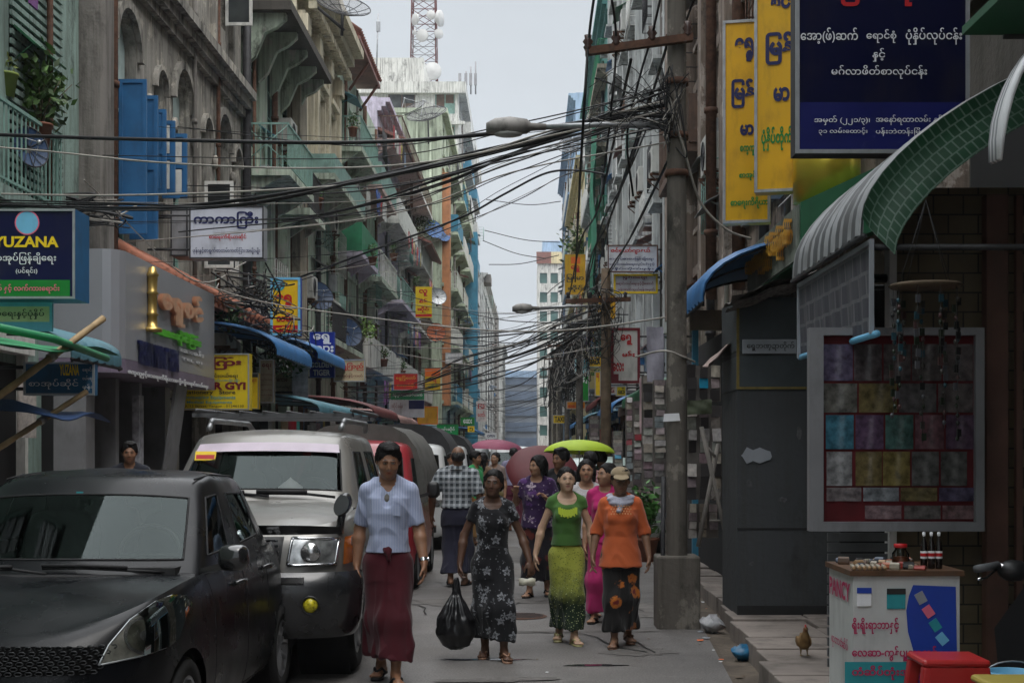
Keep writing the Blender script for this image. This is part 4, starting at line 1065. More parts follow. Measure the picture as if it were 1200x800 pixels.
def tile_mat(name,c1,c2,mo,bw,rh,ms=.006):
 m,nt,b=_new(name)
 br=nt.nodes.new('ShaderNodeTexBrick');br.inputs['Scale'].default_value=1;br.inputs['Brick Width'].default_value=bw;br.inputs['Row Height'].default_value=rh;br.inputs['Mortar Size'].default_value=ms
 br.inputs['Color1'].default_value=(*c1,1);br.inputs['Color2'].default_value=(*c2,1);br.inputs['Mortar'].default_value=(*mo,1)
 tc=nt.nodes.new('ShaderNodeTexCoord');sx=nt.nodes.new('ShaderNodeSeparateXYZ');nt.links.new(tc.outputs['Object'],sx.inputs[0])
 cx=nt.nodes.new('ShaderNodeCombineXYZ');nt.links.new(sx.outputs[0],cx.inputs[0]);nt.links.new(sx.outputs[2],cx.inputs[1]);nt.links.new(cx.outputs[0],br.inputs['Vector'])
 c=mixc(nt,ramp(nt,noise_fac(nt,coords(nt),2.5,6),[(.4,0.0),(.75,.6)]),br.outputs['Color'],(.02,.018,.015))
 nt.links.new(c,b.inputs['Base Color']);setin(b,'Roughness',.75)
 return m
t=thing('stall_partition','tan tiled partition wall closing the right hand shop','partition',(3.0,9.5,.1))
mb=MB();mb.box(2.45,3.88,9.5,9.6,.1,3.4);mb.build('tiled_wall',[tile_mat('tan_tile',(0.16,0.125,0.07),(0.125,0.095,0.055),(0.03,0.025,0.02),.2,.13)],t)
mb=MB()
for z in np.arange(.2,1.3,.07):mb.box(2.0,2.4,9.52,9.55,z,z+.055)
mb.build('slat_panel',[mat('grey_slat',(0.09,0.095,0.1),.6,0,.2,3,dirt=.4)],t)
mb=MB();mb.box(2.4,2.448,9.47,9.6,.1,3.4);mb.build('post',[M['white_paint']],t)
mb=MB();mb.box(2.96,3.1,9.2,9.3,.1,3.3);mb.box(3.16,3.2,9.22,9.27,.1,3.3);mb.build('wooden_upright',[mat('red_brown_upright',(0.11,0.055,0.04),.6,0,.3,3,dirt=.4)],t)
mb=MB();mb.box(3.88,3.898,4,12.5,.1,4.4);mb.build('inner_wall',[M['room_shade']],t)
mb=MB();mb.tube([(2.05,9.55,2.8),(3.88,9.55,2.8)],.03,6);mb.box(2.35,3.88,10.74,10.8,.1,2.9);mb.build('back_wall',[M['room_shade']],t)  # dark wall, its colour standing in for shade deep in the shop
t=thing('sample_board','framed red board filled with rows of coloured card samples in plastic','notice board',(1.82,9.0,1.14))
bd,bs=9.0,9.0/FPX
def bx_px(mb,x0,y0,x1,y1,yd0,yd1,m=0):
 a=P(x0,y1,bd);b=P(x1,y0,bd);mb.box(a.x,b.x,yd0,yd1,a.z,b.z,m)
mb=MB();bx_px(mb,956,384,1148,622,9.02,9.06);mb.build('backing',[mat('red_felt',(0.085,0.005,0.008),.8,0,.2,6)],t)
mb=MB()
bx_px(mb,948,384,964,622,8.97,9.06);bx_px(mb,1142,384,1152,622,8.97,9.06);bx_px(mb,964,611,1142,622,8.97,9.06);bx_px(mb,964,384,1142,393,8.97,9.06)
mb.build('frame',[mat('grey_board_frame',(0.20,0.20,0.21),.5,0,.1,3,dirt=.3)],t)
rows=[((403,446),[(963,1000,'#6b5a86'),(1001,1034,'#6d5d63'),(1036,1068,'#6a5a5b'),(1069,1104,'#5f5150'),(1106,1141,'#6b5a5a')]),((449,483),[(962,1005,'#7d7a70'),(1007,1052,'#8f7a2e'),(1054,1098,'#6c6568'),(1100,1141,'#6f6060')]),((486,526),[(968,1001,'#1f8fae'),(1003,1036,'#6d3f74'),(1038,1071,'#3f7d75'),(1073,1107,'#8a4a5c'),(1109,1142,'#6a3c68')]),((529,569),[(969,999,'#b9b9bb'),(1003,1034,'#8a7424'),(1035,1067,'#a08a2a'),(1069,1101,'#6f6d6a'),(1103,1134,'#6b6a66')]),((571,587),[(969,1010,'#9d8f92'),(1012,1054,'#aab0b8'),(1056,1099,'#857127'),(1101,1142,'#5b4878')]),((592,608),[(1014,1057,'#b58f96'),(1060,1103,'#7a706c'),(1105,1142,'#a87a7e')])]
for(ya,yb),cs in rows:
 for(xa,xb,col)in cs:
  mb=MB();n=7;a=P(xa,yb,bd);b=P(xb,ya,bd);rings=[]
  ph=RND.random()*6
  for i in range(n+1):
   rings.append([(a.x+(b.x-a.x)*i/n,9.012-.006*math.sin(i*1.3+ph+j)*math.sin(j*1.1+ph),a.z+(b.z-a.z)*j/n)for j in range(n+1)])
  mb.loft(rings,0,False)
  mb.build('card_sample',[mat('card_'+col[1:],tuple(x*.34+.035 for x in C(col)),.18,0,.55,19,spec=.5)],t)
t=thing('trinket_hanger','round wooden hanger with strings of small charms before the sample board','hanging charms',(2.25,8.3,1.5))
c0=P(1085,335,8.3)
mb=MB();mb.lathe([(.0,-.012),(.2,-.012),(.215,0),(.2,.012),(0,.012)],24,tuple(c0));mb.build('ring',[M['wood']],t)
mb=MB()
for k in range(4):
 a=2*PI*k/4+.4;mb.tube([c0+Vector((.19*math.cos(a),.19*math.sin(a),0)),c0+Vector((0,0,.5))],.002,4)
mb.build('cord',[M['iron']],t)
chm=[mat('charm_'+str(i),tuple(x*.55 for x in c),.3,.2,.2,9)for i,c in enumerate([(.10,.09,.08),(.04,.055,.035),(.16,.16,.18),(.05,.13,.17),(.15,.08,.08),(.03,.03,.03)])]
for k in range(9):
 a=2*PI*k/9;p=c0+Vector((.185*math.cos(a),.185*math.sin(a),-.01));L=RND.uniform(.4,.95)
 mb=MB();mb.tube([p,p-Vector((0,0,L))],.002,4)
 z=.08
 while z<L:
  q=p-Vector((RND.uniform(-.01,.01),RND.uniform(-.01,.01),z));mi=RND.randrange(6)
  if RND.random()<.5:mb.ball(q,(.012,.012,.016),8,mi)
  else:mb.obox(q,(.013,.004,0),(-.002,.004,0),(0,0,.022),mi)
  z+=RND.uniform(.03,.07)
 mb.build('charm_string',chm,t)
awning('awning','blue ribbed scalloped awning right of the near pole',RX-.02,-1,14.9,18.4,3.9,3.2,1.38,T_['awn_blue'],.1)
awning('awning','deep green awning edge over the hanging card strips',RX-.02,-1,25,31,3.0,2.55,1.15,T_['awn_green'],.1)
awning('awning','blue awning just behind the second pole',RX-.02,-1,32.5,39,3.0,2.5,1.3,T_['awn_blue'],.1)
awning('awning','maroon awning beyond the second pole on the right',RX-.02,-1,40,47,3.3,2.9,1.3,T_['awn_red'],.1)
awning('awning','teal awning far along the right pavement',RX-.02,-1,48,57,3.0,2.6,1.3,T_['awn_teal'],.1)
awning('awning','farthest blue awning along the right pavement',RX-.02,-1,60,70,3.0,2.6,1.3,T_['awn_blue'],.1)
t=lean_sheet('tin_awning','small pinkish corrugated awning left of the dark column',(1.86,13.6,2.62),(.18,.0,.17),(0,.35,0),mat('pink_tin',(0.34,0.24,0.21),.6,.1,.25,6,dirt=.4),wave=.015)
t=lean_sheet('thatch_awning','ragged grey thatch hanging under the green canopy',(2.2,12.75,3.1),(.42,.0,.13),(0,.28,-.02),mat('thatch',(0.13,0.12,0.11),.95,0,.6,22,.02),wave=.03,thick=.05)
t=thing('shop_beam','pale timber beam below the blue scalloped awning','beam',(2.4,17,3))
mb=MB();mb.box(1.95,3.18,17.2,17.34,3.1,3.34);mb.build('beam',[mat('pale_timber',(0.27,0.21,0.15),.7,0,.2,3,dirt=.3)],t)
mb=MB();mb.box(1.98,2.05,17.22,17.32,.15,3.098);mb.build('post',[T_['cyan']],t)
t=thing('stall_shade','dark block painted as shade in the stall behind the near pole','stall',(2.6,18,.1))
mb=MB();mb.box(2.3,3.19,15.2,20.8,.15,3.05);mb.build('recess',[M['room_shade']],t)  # solid block painted dark as the shade of the stall
pal=['#b0a0a1','#b8b0aa','#a0968f','#a98f96','#a3a39a','#94897c','#b3aa9c','#8d7f83','#9fa8aa','#bab4b2']
palm=[mat('sample_'+c[1:],tuple(x*.8 for x in C(c)),.35,0,.35,18)for c in pal]+[mat('sample_blue',C('#1f7f9e'),.3),mat('sample_red',C('#7a1522'),.35),mat('sample_dark',(.05,.045,.045),.4)]
def rack(label,px,d,cols,rows,dark=.0,name='card_rack',yaw=0):
 a,b=P(px[0],px[3],d),P(px[2],px[1],d)
 W,H=b.x-a.x,b.z-a.z
 t=thing(name,label,'display rack',(a.x,d,a.z),yaw)
 mb=MB();mb.box(0,W,.012,.04,0,H);mb.build('board',[mat('rack_backing',(.13,.115,.105),.8,0,.3,5,dirt=.5)],t,True)
 mb=MB()
 for i in range(cols):
  for j in range(rows):
   w,h=W/cols,H/rows
   mi=RND.randrange(len(pal))if RND.random()>.07 else len(pal)+RND.randrange(3)
   if RND.random()<dark:mi=len(pal)+2
   if RND.random()<.03:continue
   q_=RND.uniform(.30,.42);r_=RND.uniform(-.06,.06)
   mb.obox((w*(i+.5)+RND.uniform(-.06,.06)*w,.0-.012*(j%3),h*(j+.5)),(w*q_,RND.uniform(-.012,.012),w*q_*r_),(0,.004,0),(-h*.45*r_,RND.uniform(-.02,.02),h*RND.uniform(.40,.56)),mi)
 mb.build('sample_cards',palm,t,True)
 return t
rack('hanging rack of dim brown card samples right of the near pole',(803,428,845,470),15.2,3,3,.5)
rack('lower rack of framed dark samples beside the ladder',(804,475,846,585),15.0,3,8,.45)
rack('low rack of pinkish samples behind the ladder',(806,590,842,630),15.4,3,4,.1)
rack('narrow hanging strip of pale samples touching the pole on its left',(765,445,781,600),18.0,1,22)
rack('wider strip of pink and blue samples left of the pale strip',(752,440,768,610),19.0,1,17)
rack('strip of lilac samples in the middle of the hanging strips',(742,470,753,600),20.5,1,17)
rack('strip of cream samples left of the lilac ones',(733,465,742,605),21.5,1,20)
rack('short strip of white samples behind the lime umbrella',(718,505,730,560),23.0,1,12)
rack('far strip of brown samples near the second pole',(690,487,703,525),31.0,1,8)
lean_sheet('hanging_cloth','grey lilac cloth hanging beside the near pole above the strips',P(768,415,18.5),(.11,0,0),(0,.05,.36),mat('lilac_cloth',(0.25,0.24,0.28),.8,0,.2,6),'cloth',wave=.03)
lean_sheet('hanging_cloth','pink cloth hanging below the lilac cloth',P(758,475,19.6),(.10,0,0),(0,.04,.38),mat('pink_cloth',(0.40,0.28,0.30),.8,0,.2,6),'cloth',wave=.03)
lean_sheet('hanging_cloth','olive green cloth draped across the framed samples',P(815,477,14.8),(.17,0,.01),(0,.02,.075),mat('olive_cloth',(0.045,0.055,0.03),.8,0,.2,6),'cloth',wave=.02)
t=thing('a_frame_ladder','wooden A frame ladder leaning before the sample racks','ladder',(P(840,655,14.2).x,14.2,.15))
mb=MB()
for(x0,y0,x1,y1)in((822,500,858,660),(842,520,818,640)):
 mb.tube([P(x0,y0,14.2),P(x1,y1,14.0)],.022,6)
for k in range(4):mb.tube([P(826+7*k,520+30*k,14.2),P(838-2*k,535+25*k,14.15)],.014,5)
mb.build('rails',[mat('grey_timber',(0.2,0.18,0.16),.8,0,.2,5)],t)
# ---- right signs --------
sign('shop_sign','white sign with red Burmese title over blue lines behind the near pole',(712,287,771,319),33.0,mat('sign_wr',(0.55,0.56,0.6),.45,0,.08,2),[('ဇင်ယော်ဂျာနယ်',(716,290,762,298),'red',.03),('စာအုပ်စာပေဖြန့်ချိရေး',(714,301,766,306),'navy',.015),('ရောင်းဝယ်ရေးလုပ်ငန်းနှင့်',(714,307.5,767,312),'navy',.015),('ပုံနှိပ်တိုက်ဖုန်း',(714,313,766,317),'navy',.01)],frame=mat('brown_frame',(.12,.05,.03),.6),arm=3.1,fw=.025)
sign('shop_sign','white lower sign with dark red lines in a yellow frame',(719,321,771,344),33.2,mat('sign_wr2',(0.5,0.48,0.52),.45,0,.08,2),[('မြို့နယ်ဈေး',(730,322.5,758,328),'maroon',.015),('ရောင်းဝယ်ရေးနှင့်ပို့ဆောင်',(722,330,766,335),'maroon',.015),('ဖုန်းဆက်သွယ်ရန်အမှတ်',(724,337,767,342),'maroon',.01)],frame=INK['yellow'],arm=3.1,fw=.05)
sign('shop_sign','yellow upright sign with a red emblem against the cream block',(662,298,686,345),60.0,mat('sign_y5',C('#c99a10'),.5,0,.1,2),[('ရွှေ',(669,311,680,319),'red',.03),('မြန်မာ',(664,321,684,331),'black',.03),('ဆိုင်',(665,334,683,342),'black',.03)],bands=[((669,301,680,309),'orange')],fw=.03,frame=INK['gold'],arm=3.1)
sign('shop_sign','white upright sign with large red script in a maroon frame',(716,384,750,449),27.0,mat('sign_w6',(0.6,0.57,0.55),.45,0,.08,2),[('ရွှေ',(727,392,741,404),'red',.04),('မန်း',(729,411,744,421),'red',.04),('လေး',(718,425,731,435),'red',.04)],bands=[((717,438,725,448),'maroon')],frame=INK['maroon'],arm=3.1,fw=.05)
for(px,d,col,txt,ink,lab)in[((690,417,705,430),40,'#e0b414','ဆေး','black','small yellow sign just left of the second pole'),((690,431,706,456),40.4,'#cfc48a','ဆိုင်','green','pale yellow panel below the small yellow sign'),((697,435,704,464),38,'#e3b80f','ရေ','red','thin bright yellow upright sign touching the second pole'),((676,440,690,470),46,'#17862f','ဖုန်း','white','green upright sign between the second and third poles'),((673,420,690,438),47,'#9cc3c9','အအေး','teal','pale blue sign above the green upright sign'),((664,470,686,479),48,'#c87f12','စားသောက်','red','orange strip sign below the green upright sign'),((661,448,667,476),54,'#d6b01a','ဈေး','black','slim mustard sign left of the third pole'),((648,486,663,496),62,'#dcb71b','TAXI','black','low yellow sign beyond the third pole'),((700,345,722,374),42,'#c9980f','ပန်း','navy','amber sign half hidden by tangled wires at the second pole'),((704,452,722,462),36,'#b9a48c','အိမ်','maroon','buff sign under the white upright sign'),((722,452,734,464),31,'#d3b414','ဆီ','black','yellow corner sign above the green awning')]:
 sign('shop_sign',lab,px,d,mat('sg_'+col[1:],C(col),.5,0,.1,3),[(txt,(px[0]+2,px[1]+2,px[2]-2,px[1]+2+min(10,(px[3]-px[1])*.6)),ink,.03)],fw=.02,arm=3.1)
# ======= vehicles
from mathutils.geometry import delaunay_2d_cdt
def glass_mat(name,tint=(0.35,0.38,0.37),extra=0.04):
 m,nt,b=_new(name)
 out=[n for n in nt.nodes if n.type=='OUTPUT_MATERIAL'][0]
 nt.nodes.remove(b)
 tr=nt.nodes.new('ShaderNodeBsdfTransparent');tr.inputs[0].default_value=(*tint,1)
 gl=nt.nodes.new('ShaderNodeBsdfGlossy');gl.inputs['Roughness'].default_value=0.03;gl.inputs[0].default_value=(.43,.50,.495,1)
 fr=nt.nodes.new('ShaderNodeFresnel');fr.inputs[0].default_value=1.5
 ad=nt.nodes.new('ShaderNodeMath');ad.operation='ADD';ad.inputs[1].default_value=extra;ad.use_clamp=True
 nt.links.new(fr.outputs[0],ad.inputs[0])
 mx=nt.nodes.new('ShaderNodeMixShader')
 nt.links.new(ad.outputs[0],mx.inputs[0]);nt.links.new(tr.outputs[0],mx.inputs[1]);nt.links.new(gl.outputs[0],mx.inputs[2]);nt.links.new(mx.outputs[0],out.inputs[0])
 return m
def car_paint(name,col,rough=.3,coat=.6,metal=0.0,dust=.25,dcol=(0.16,0.14,0.12)):
 m,nt,b=_new(name)
 f=noise_fac(nt,coords(nt),1.7,6)
 c=mixc(nt,ramp(nt,f,[(.35,0.0),(.75,dust)]),col,dcol)
 nt.links.new(c,b.inputs['Base Color']);setin(b,'Metallic',metal)
 nt.links.new(ramp(nt,noise_fac(nt,coords(nt),3.0,5),[(.3,rough*.8),(.8,min(1,rough*1.7))]),b.inputs['Roughness'])
 setin(b,'Coat Weight',coat);setin(b,'Coat Roughness',.12)
 return m
M['screen']=glass_mat('windscreen_glass',(0.42,0.45,0.43),.02)
M['tint']=glass_mat('tinted_glass',(0.10,0.11,0.11),.03)
M['lens']=glass_mat('lamp_lens',(0.85,0.86,0.84),.0)
M['cabin']=mat('cabin_trim',(0.022,0.022,0.023),.8,0,.2,4)
M['tyre']=mat('tyre_rubber',(0.016,0.016,0.016),.85,0,.3,8,dirt=.3)
M['alloy']=mat('alloy_wheel',(0.42,0.43,0.45),.35,.8,.1,5,dirt=.3)
M['amber']=mat('amber_lens',(0.42,0.12,0.02),.2,0,.2,20)
M['reflector']=mat('lamp_reflector',(0.55,0.55,0.55),.18,.9,.3,30)
M['fog']=mat('yellow_fog_glass',(0.42,0.36,0.02),.15,0,.9,30)
def full_ring(half):
 """half outline (front centre .. rear centre, x>=0) to a closed ring"""
 return[tuple(p)for p in half]+[(-p[0],p[1],p[2])for p in half[-2:0:-1]]
def subdiv(v,f,lvl,mi=None):
 me=bpy.data.meshes.new('c');me.from_pydata([tuple(p)for p in v],[],f)
 if mi:
  for _ in range(max(mi)+1):me.materials.append(M['iron'])
  me.polygons.foreach_set('material_index',mi)
 o=bpy.data.objects.new('c',me);COL.objects.link(o)
 md=o.modifiers.new('s','SUBSURF');md.levels=lvl;md.render_levels=lvl
 dg=bpy.context.evaluated_depsgraph_get()
 m2=bpy.data.meshes.new_from_object(o.evaluated_get(dg))
 V=np.array([tuple(p.co)for p in m2 .vertices]);F=[tuple(p.vertices)for p in m2 .polygons];MI=[p.material_index for p in m2 .polygons]
 bpy.data.objects.remove(o);bpy.data.meshes.remove(me);bpy.data.meshes.remove(m2)
 return(V,F,MI)if mi else(V,F)
def cut_arch(V,F,yc,zc,R,xmin):
 """open a round wheel arch: drop the faces inside, pull the rim onto the circle"""
 r=np.hypot(V[:,1]-yc,V[:,2]-zc);side=np.abs(V[:,0])>xmin
 keep=[]
 for f in F:
  c=V[list(f)].mean(0)
  if abs(c[0])>xmin and math.hypot(c[1]-yc,c[2]-zc)<R:continue
  keep.append(f)
 cnt={}
 for f in keep:
  for a,b in zip(f,f[1:]+f[:1]):
   k=(min(a,b),max(a,b));cnt[k]=cnt.get(k,0)+1
 bd={i for k,c in cnt.items()if c==1 for i in k}
 V=V.copy()
 for i in bd:
  if side[i]and r[i]<R*1.35 and r[i]>1e-3 and V[i,2]>.22:
   V[i,1]=yc+(V[i,1]-yc)*R/r[i];V[i,2]=zc+(V[i,2]-zc)*R/r[i]
 return V,keep
def wheel(parent,r,w,x,y,style,side):
 """tyre and rim, axle along x"""
 e=bpy.data.objects.new('wheel',None);COL.objects.link(e);e.parent=parent;e.location=(x,y,r);e.empty_display_size=.1
 mb=MB();h=w/2
 mb.lathe([(r*.66,-h*.9),(r*.9,-h),(r*.985,-h*.72),(r,-h*.3),(r,h*.3),(r*.985,h*.72),(r*.9,h),(r*.66,h*.9),(r*.64,0),(r*.66,-h*.9)],36,(0,0,0),'x')
 mb.build('tyre',[M['tyre']],e,True)
 s=1 if side>0 else-1
 mb=MB()
 mb.lathe([(r*.64,-h*.7*s),(r*.67,h*.86*s),(r*.62,h*.9*s),(r*.58,h*.5*s)],36,(0,0,0),'x')
 mb.lathe([(0.0,h*.62*s),(r*.16,h*.6*s),(r*.18,h*.3*s)],16,(0,0,0),'x')
 n={'alloy':12,'six':6,'steel':0}[style]
 for k in range(n):
  a=2*PI*k/n;d=.05 if n>8 else .09
  c0=(h*.5*s,math.cos(a)*r*.14,math.sin(a)*r*.14);c1=(h*.72*s,math.cos(a)*r*.62,math.sin(a)*r*.62)
  mb.tube([c0,c1],[r*d*1.4,r*d],6)
 if n==0:mb.lathe([(r*.15,h*.4*s),(r*.45,h*.45*s),(r*.6,h*.3*s)],24,(0,0,0),'x')
 mb.build('rim',[M['alloy']],e,True)
 mb=MB();mb.lathe([(0,-h*.1*s),(r*.6,-h*.1*s)],20,(0,0,0),'x');mb.build('brake_disc',[M['iron']],e,True)
 return e
def patch(name,bvh,poly,U,V,O,D,off,m,parent,step=.03,mirror=False,wind=False):
 """a panel outlined by poly (u,v on the plane O+uU+vV), laid on the body along direction D"""
 U,V,O,D=map(Vector,(U,V,O,D));D.normalize()
 pts=[]
 n=len(poly)
 for i in range(n):
  a,b=Vector(poly[i]),Vector(poly[(i+1)%n])
  k=max(1,int((b-a).length/step))
  pts+=[a.lerp(b,j/k)for j in range(k)]
 nb=len(pts)
 us=[p[0]for p in pts];vs=[p[1]for p in pts]
 def inside(x,y):
  c=False
  for i in range(n):
   a,b=poly[i],poly[(i+1)%n]
   if(a[1]>y)!=(b[1]>y)and x<(b[0]-a[0])*(y-a[1])/(b[1]-a[1])+a[0]:c=not c
  return c
 x=min(us)+step/2
 while x<max(us):
  y=min(vs)+step/2
  while y<max(vs):
   if inside(x,y):pts.append(Vector((x,y)))
   y+=step
  x+=step
 res=delaunay_2d_cdt([Vector((p[0],p[1]))for p in pts],[(i,(i+1)%nb)for i in range(nb)],[],1,1e-5)
 vv,ok=[],[]
 for p in res[0]:
  o=O+U*p[0]+V*p[1]
  h=bvh.ray_cast(o,D,30)
  if h[0]is None:vv.append(None);continue
  nn=h[1]if h[1].dot(D)<0 else-h[1]
  vv.append(h[0]+nn*off)
 good=[p for p in vv if p is not None]
 if len(good)<3:return None
 idx,out={},[]
 for i,p in enumerate(vv):
  if p is not None:idx[i]=len(out);out.append(p)
 fs=[tuple(idx[i]for i in f)for f in res[2]if all(i in idx for i in f)]
 mb=MB();mb.add(out,fs,0,True)
 if mirror:mb.add([(-p[0],p[1],p[2])for p in out],[f[::-1]for f in fs],0,True)
 return mb.build(name,[m]if not isinstance(m,list)else m,parent,True)
def seam(bvh,pts,D,off=.001):
 """points carried onto the body along D"""
 D=Vector(D).normalized();r=[]
 for p in pts:
  h=bvh.ray_cast(Vector(p)-D*2,D,6)
  if h[0]is not None:r.append(h[0]-D*off)
 return r
def car(name,label,cat,loc,rz,sp,paint,group=None,lvl=2,interior=True):
 t=thing(name,label,cat,loc,rz,group)
 R=[full_ring(r)for r in sp['rings']]
 n=len(R[0])
 V=[p for r in R for p in r]
 F=[(i*n+k,(i*n+(k+1)%n),(i+1)*n+(k+1)%n,(i+1)*n+k)for i in range(len(R)-1)for k in range(n)]
 bV,bF=subdiv(V,F,lvl)
 for yc in sp['axles']:bV,bF=cut_arch(bV,bF,yc,sp['wr']+.0,sp['arch'],sp['W']*.30)
 body=MB().add(bV,bF,0,True).build('body',[paint],t,True)
 top=sp['rings'][-1];nf=sp['nf'];k=nf//2
 g=[[None]*(k+1)for _ in range(k+1)]
 fe=[Vector(top[i])for i in range(k+1)];se=[Vector(top[k+i])for i in range(k+1)]
 be=[Vector(p)for p in sp['cowl']]+[Vector(top[nf])];ce=[Vector(top[0])]+[Vector(p)for p in sp['bonnet_mid']]+[be[0]]
 for i in range(k+1):
  for j in range(k+1):
   u,v=i/k,j/k
   g[i][j]=(1-v)*fe[i]+v*be[i]+(1-u)*ce[j]+u*se[j]-((1-u)*(1-v)*fe[0]+u*(1-v)*fe[k]+(1-u)*v*be[0]+u*v*be[k])
   if 0<i<k and 0<j:g[i][j].z+=sp.get('bulge',.02)
 rows=[]
 for j in range(k+1):
  half=[g[i][j]for i in range(k+1)]
  rows.append([(-p.x,p.y,p.z)for p in half[:0:-1]]+[tuple(p)for p in half])
 m_=len(rows[0]);hv=[p for r in rows for p in r]
 hf=[(j*m_+i,j*m_+i+1,(j+1)*m_+i+1,(j+1)*m_+i)for j in range(k)for i in range(m_-1)]
 hV,hF=subdiv(hv,hf,lvl)
 bon=MB().add(hV,hF,0,True).build('bonnet',[sp.get('bonnet_mat',paint)],t,True)
 G=[full_ring(r)for r in sp['green']]
 gn=len(G[0]);half=len(sp['green'][0])-1
 gv=[p for r in G for p in r]
 def half_col(c):return c if c<half else gn-1-c
 gf,gm,glass=[],[],{}
 for i in range(len(G)-1):
  for c in range(gn):
   q=(i*gn+c,i*gn+(c+1)%gn,(i+1)*gn+(c+1)%gn,(i+1)*gn+c)
   hc=half_col(c)
   nm=sp['glass'].get(hc)if i==sp['grow']else None
   if nm:nm=nm+('' if nm in('windscreen','rear_window')else('_r' if c<half else '_l'))
   gf.append(q);gm.append(0 if nm is None else glass.setdefault(nm,len(glass)+1))
 b0=(len(G)-1)*gn
 gf.append((b0,b0+1,b0+gn-1))
 for c in range(1,half-1):gf.append((b0+c,b0+c+1,b0+gn-c-1,b0+gn-c))
 gf.append((b0+half-1,b0+half,b0+half+1))
 gm+=[0]*(len(gf)-len(gm))
 rV,rF,rM=subdiv(gv,gf,lvl,gm)
 def piece(k):
  fs=[f for f,m_i in zip(rF,rM)if m_i==k]
  ids=sorted({i for f in fs for i in f});mp={q:p for p,q in enumerate(ids)}
  return[rV[i]for i in ids],[tuple(mp[i]for i in f)for f in fs]
 cab=MB().add(*piece(0),0,True).build('roof_and_pillars',[sp.get('roof_mat',paint)],t,True)
 for nm,k in glass.items():
  base=nm.rsplit('_',1)[0]if nm.endswith(('_r','_l'))else nm
  pv,pf=piece(k)
  MB().add(pv,pf,0,True).build(base,[sp.get('screen',M['screen'])if base=='windscreen' else M['tint']],t,True)
  cnt={}
  for f in pf:
   for p,q in zip(f,f[1:]+f[:1]):cnt.setdefault(frozenset((p,q)),[]).append((p,q))
  nx={v[0][0]:v[0][1]for v in cnt.values()if len(v)==1}
  st=next(iter(nx));loop=[st]
  while nx[loop[-1]]!=st and len(loop)<2000:loop.append(nx[loop[-1]])
  mb=MB();mb.tube([pv[i]for i in loop]+[pv[loop[0]]],sp.get('seal',.0075),5,caps=False);mb.build('window_seal',[M['black_rubber']],t,True)
 W,wr=sp['W'],sp['wr']
 mb=MB()
 for yc in sp['axles']:
  for s in(1,-1):
   mb.lathe([(sp['arch']-.004,s*(W/2-.05)),(sp['arch']-.004,s*(W/2-.42)),(0,s*(W/2-.42))],28,(0,yc,wr),'x')
 mb.box(-W/2+.44,W/2-.44,.25,sp['L']-.25,.24,.5)
 mb.box(-W/2+.1,W/2-.1,sp['axles'][0]+sp['arch']+.04,sp['axles'][1]-sp['arch']-.04,.22,.5)
 mb.build('underbody',[M['black_rubber']],t,True)
 for yc in sp['axles']:
  for s in(1,-1):wheel(t,wr,sp.get('ww',.2),s*(W/2-sp.get('ww',.2)/2-.015),yc,sp.get('rim','alloy'),s)
 if interior:
  by=sp['green'][0];fl=sp.get('deck',.9)
  mb=MB();y0=by[0][1]+.12;y1=by[-1][1]-.1
  mb.box(-W/2+.17,W/2-.17,y0,y1,.55,fl-.12)
  mb.box(-W/2+.2,W/2-.2,y0+.02,y0+.42,fl-.12,fl+.03)
  mb.build('dashboard',[M['cabin']],t,True)
  for yy in[y0+1.0,y0+1.85]:
   for s in(-.36,.36):
    if yy>y1:continue
    mb=MB();rings=[]
    for z,w,dy in((fl-.13,.22,0),(fl+.15,.23,.04),(fl+.27,.19,.08),(fl+.3,.1,.09),(fl+.44,.12,.11),(fl+.46,.08,.115)):
     rings.append([(s-w,yy+dy,z),(s+w,yy+dy,z),(s+w,yy+dy+.12,z),(s-w,yy+dy+.12,z)])
    mb.loft(rings,0,True,True);mb.build('seat',[M['cabin']],t,True,bevel=.02)
  mb=MB();c=Vector((.36*sp.get('steer',1),y0+.52,fl+.06))
  mb.tube([c+Vector((.18*math.cos(a),.06*math.sin(a),.17*math.sin(a)))for a in np.linspace(0,2*PI,25)],.014,6);mb.tube([c+Vector((-.18,0,0)),c+Vector((.18,0,0))],.016,5)
  mb.build('steering_wheel',[M['black_plastic']],t,True)
 bvh=BVHTree.FromPolygons([tuple(p)for p in bV],bF)
 hb=BVHTree.FromPolygons([tuple(p)for p in hV],hF)
 return t,bvh,hb,body
def cam_frame(t):
 """plane frame for laying an outline seen in the photo onto a vehicle: pixel (x,y) in metres at 1 m from the lens, in the vehicle's own space"""
 mi=Matrix.Rotation(-t.rotation_euler.z,4,'Z')@Matrix.Translation(-Vector(t.location))
 return mi
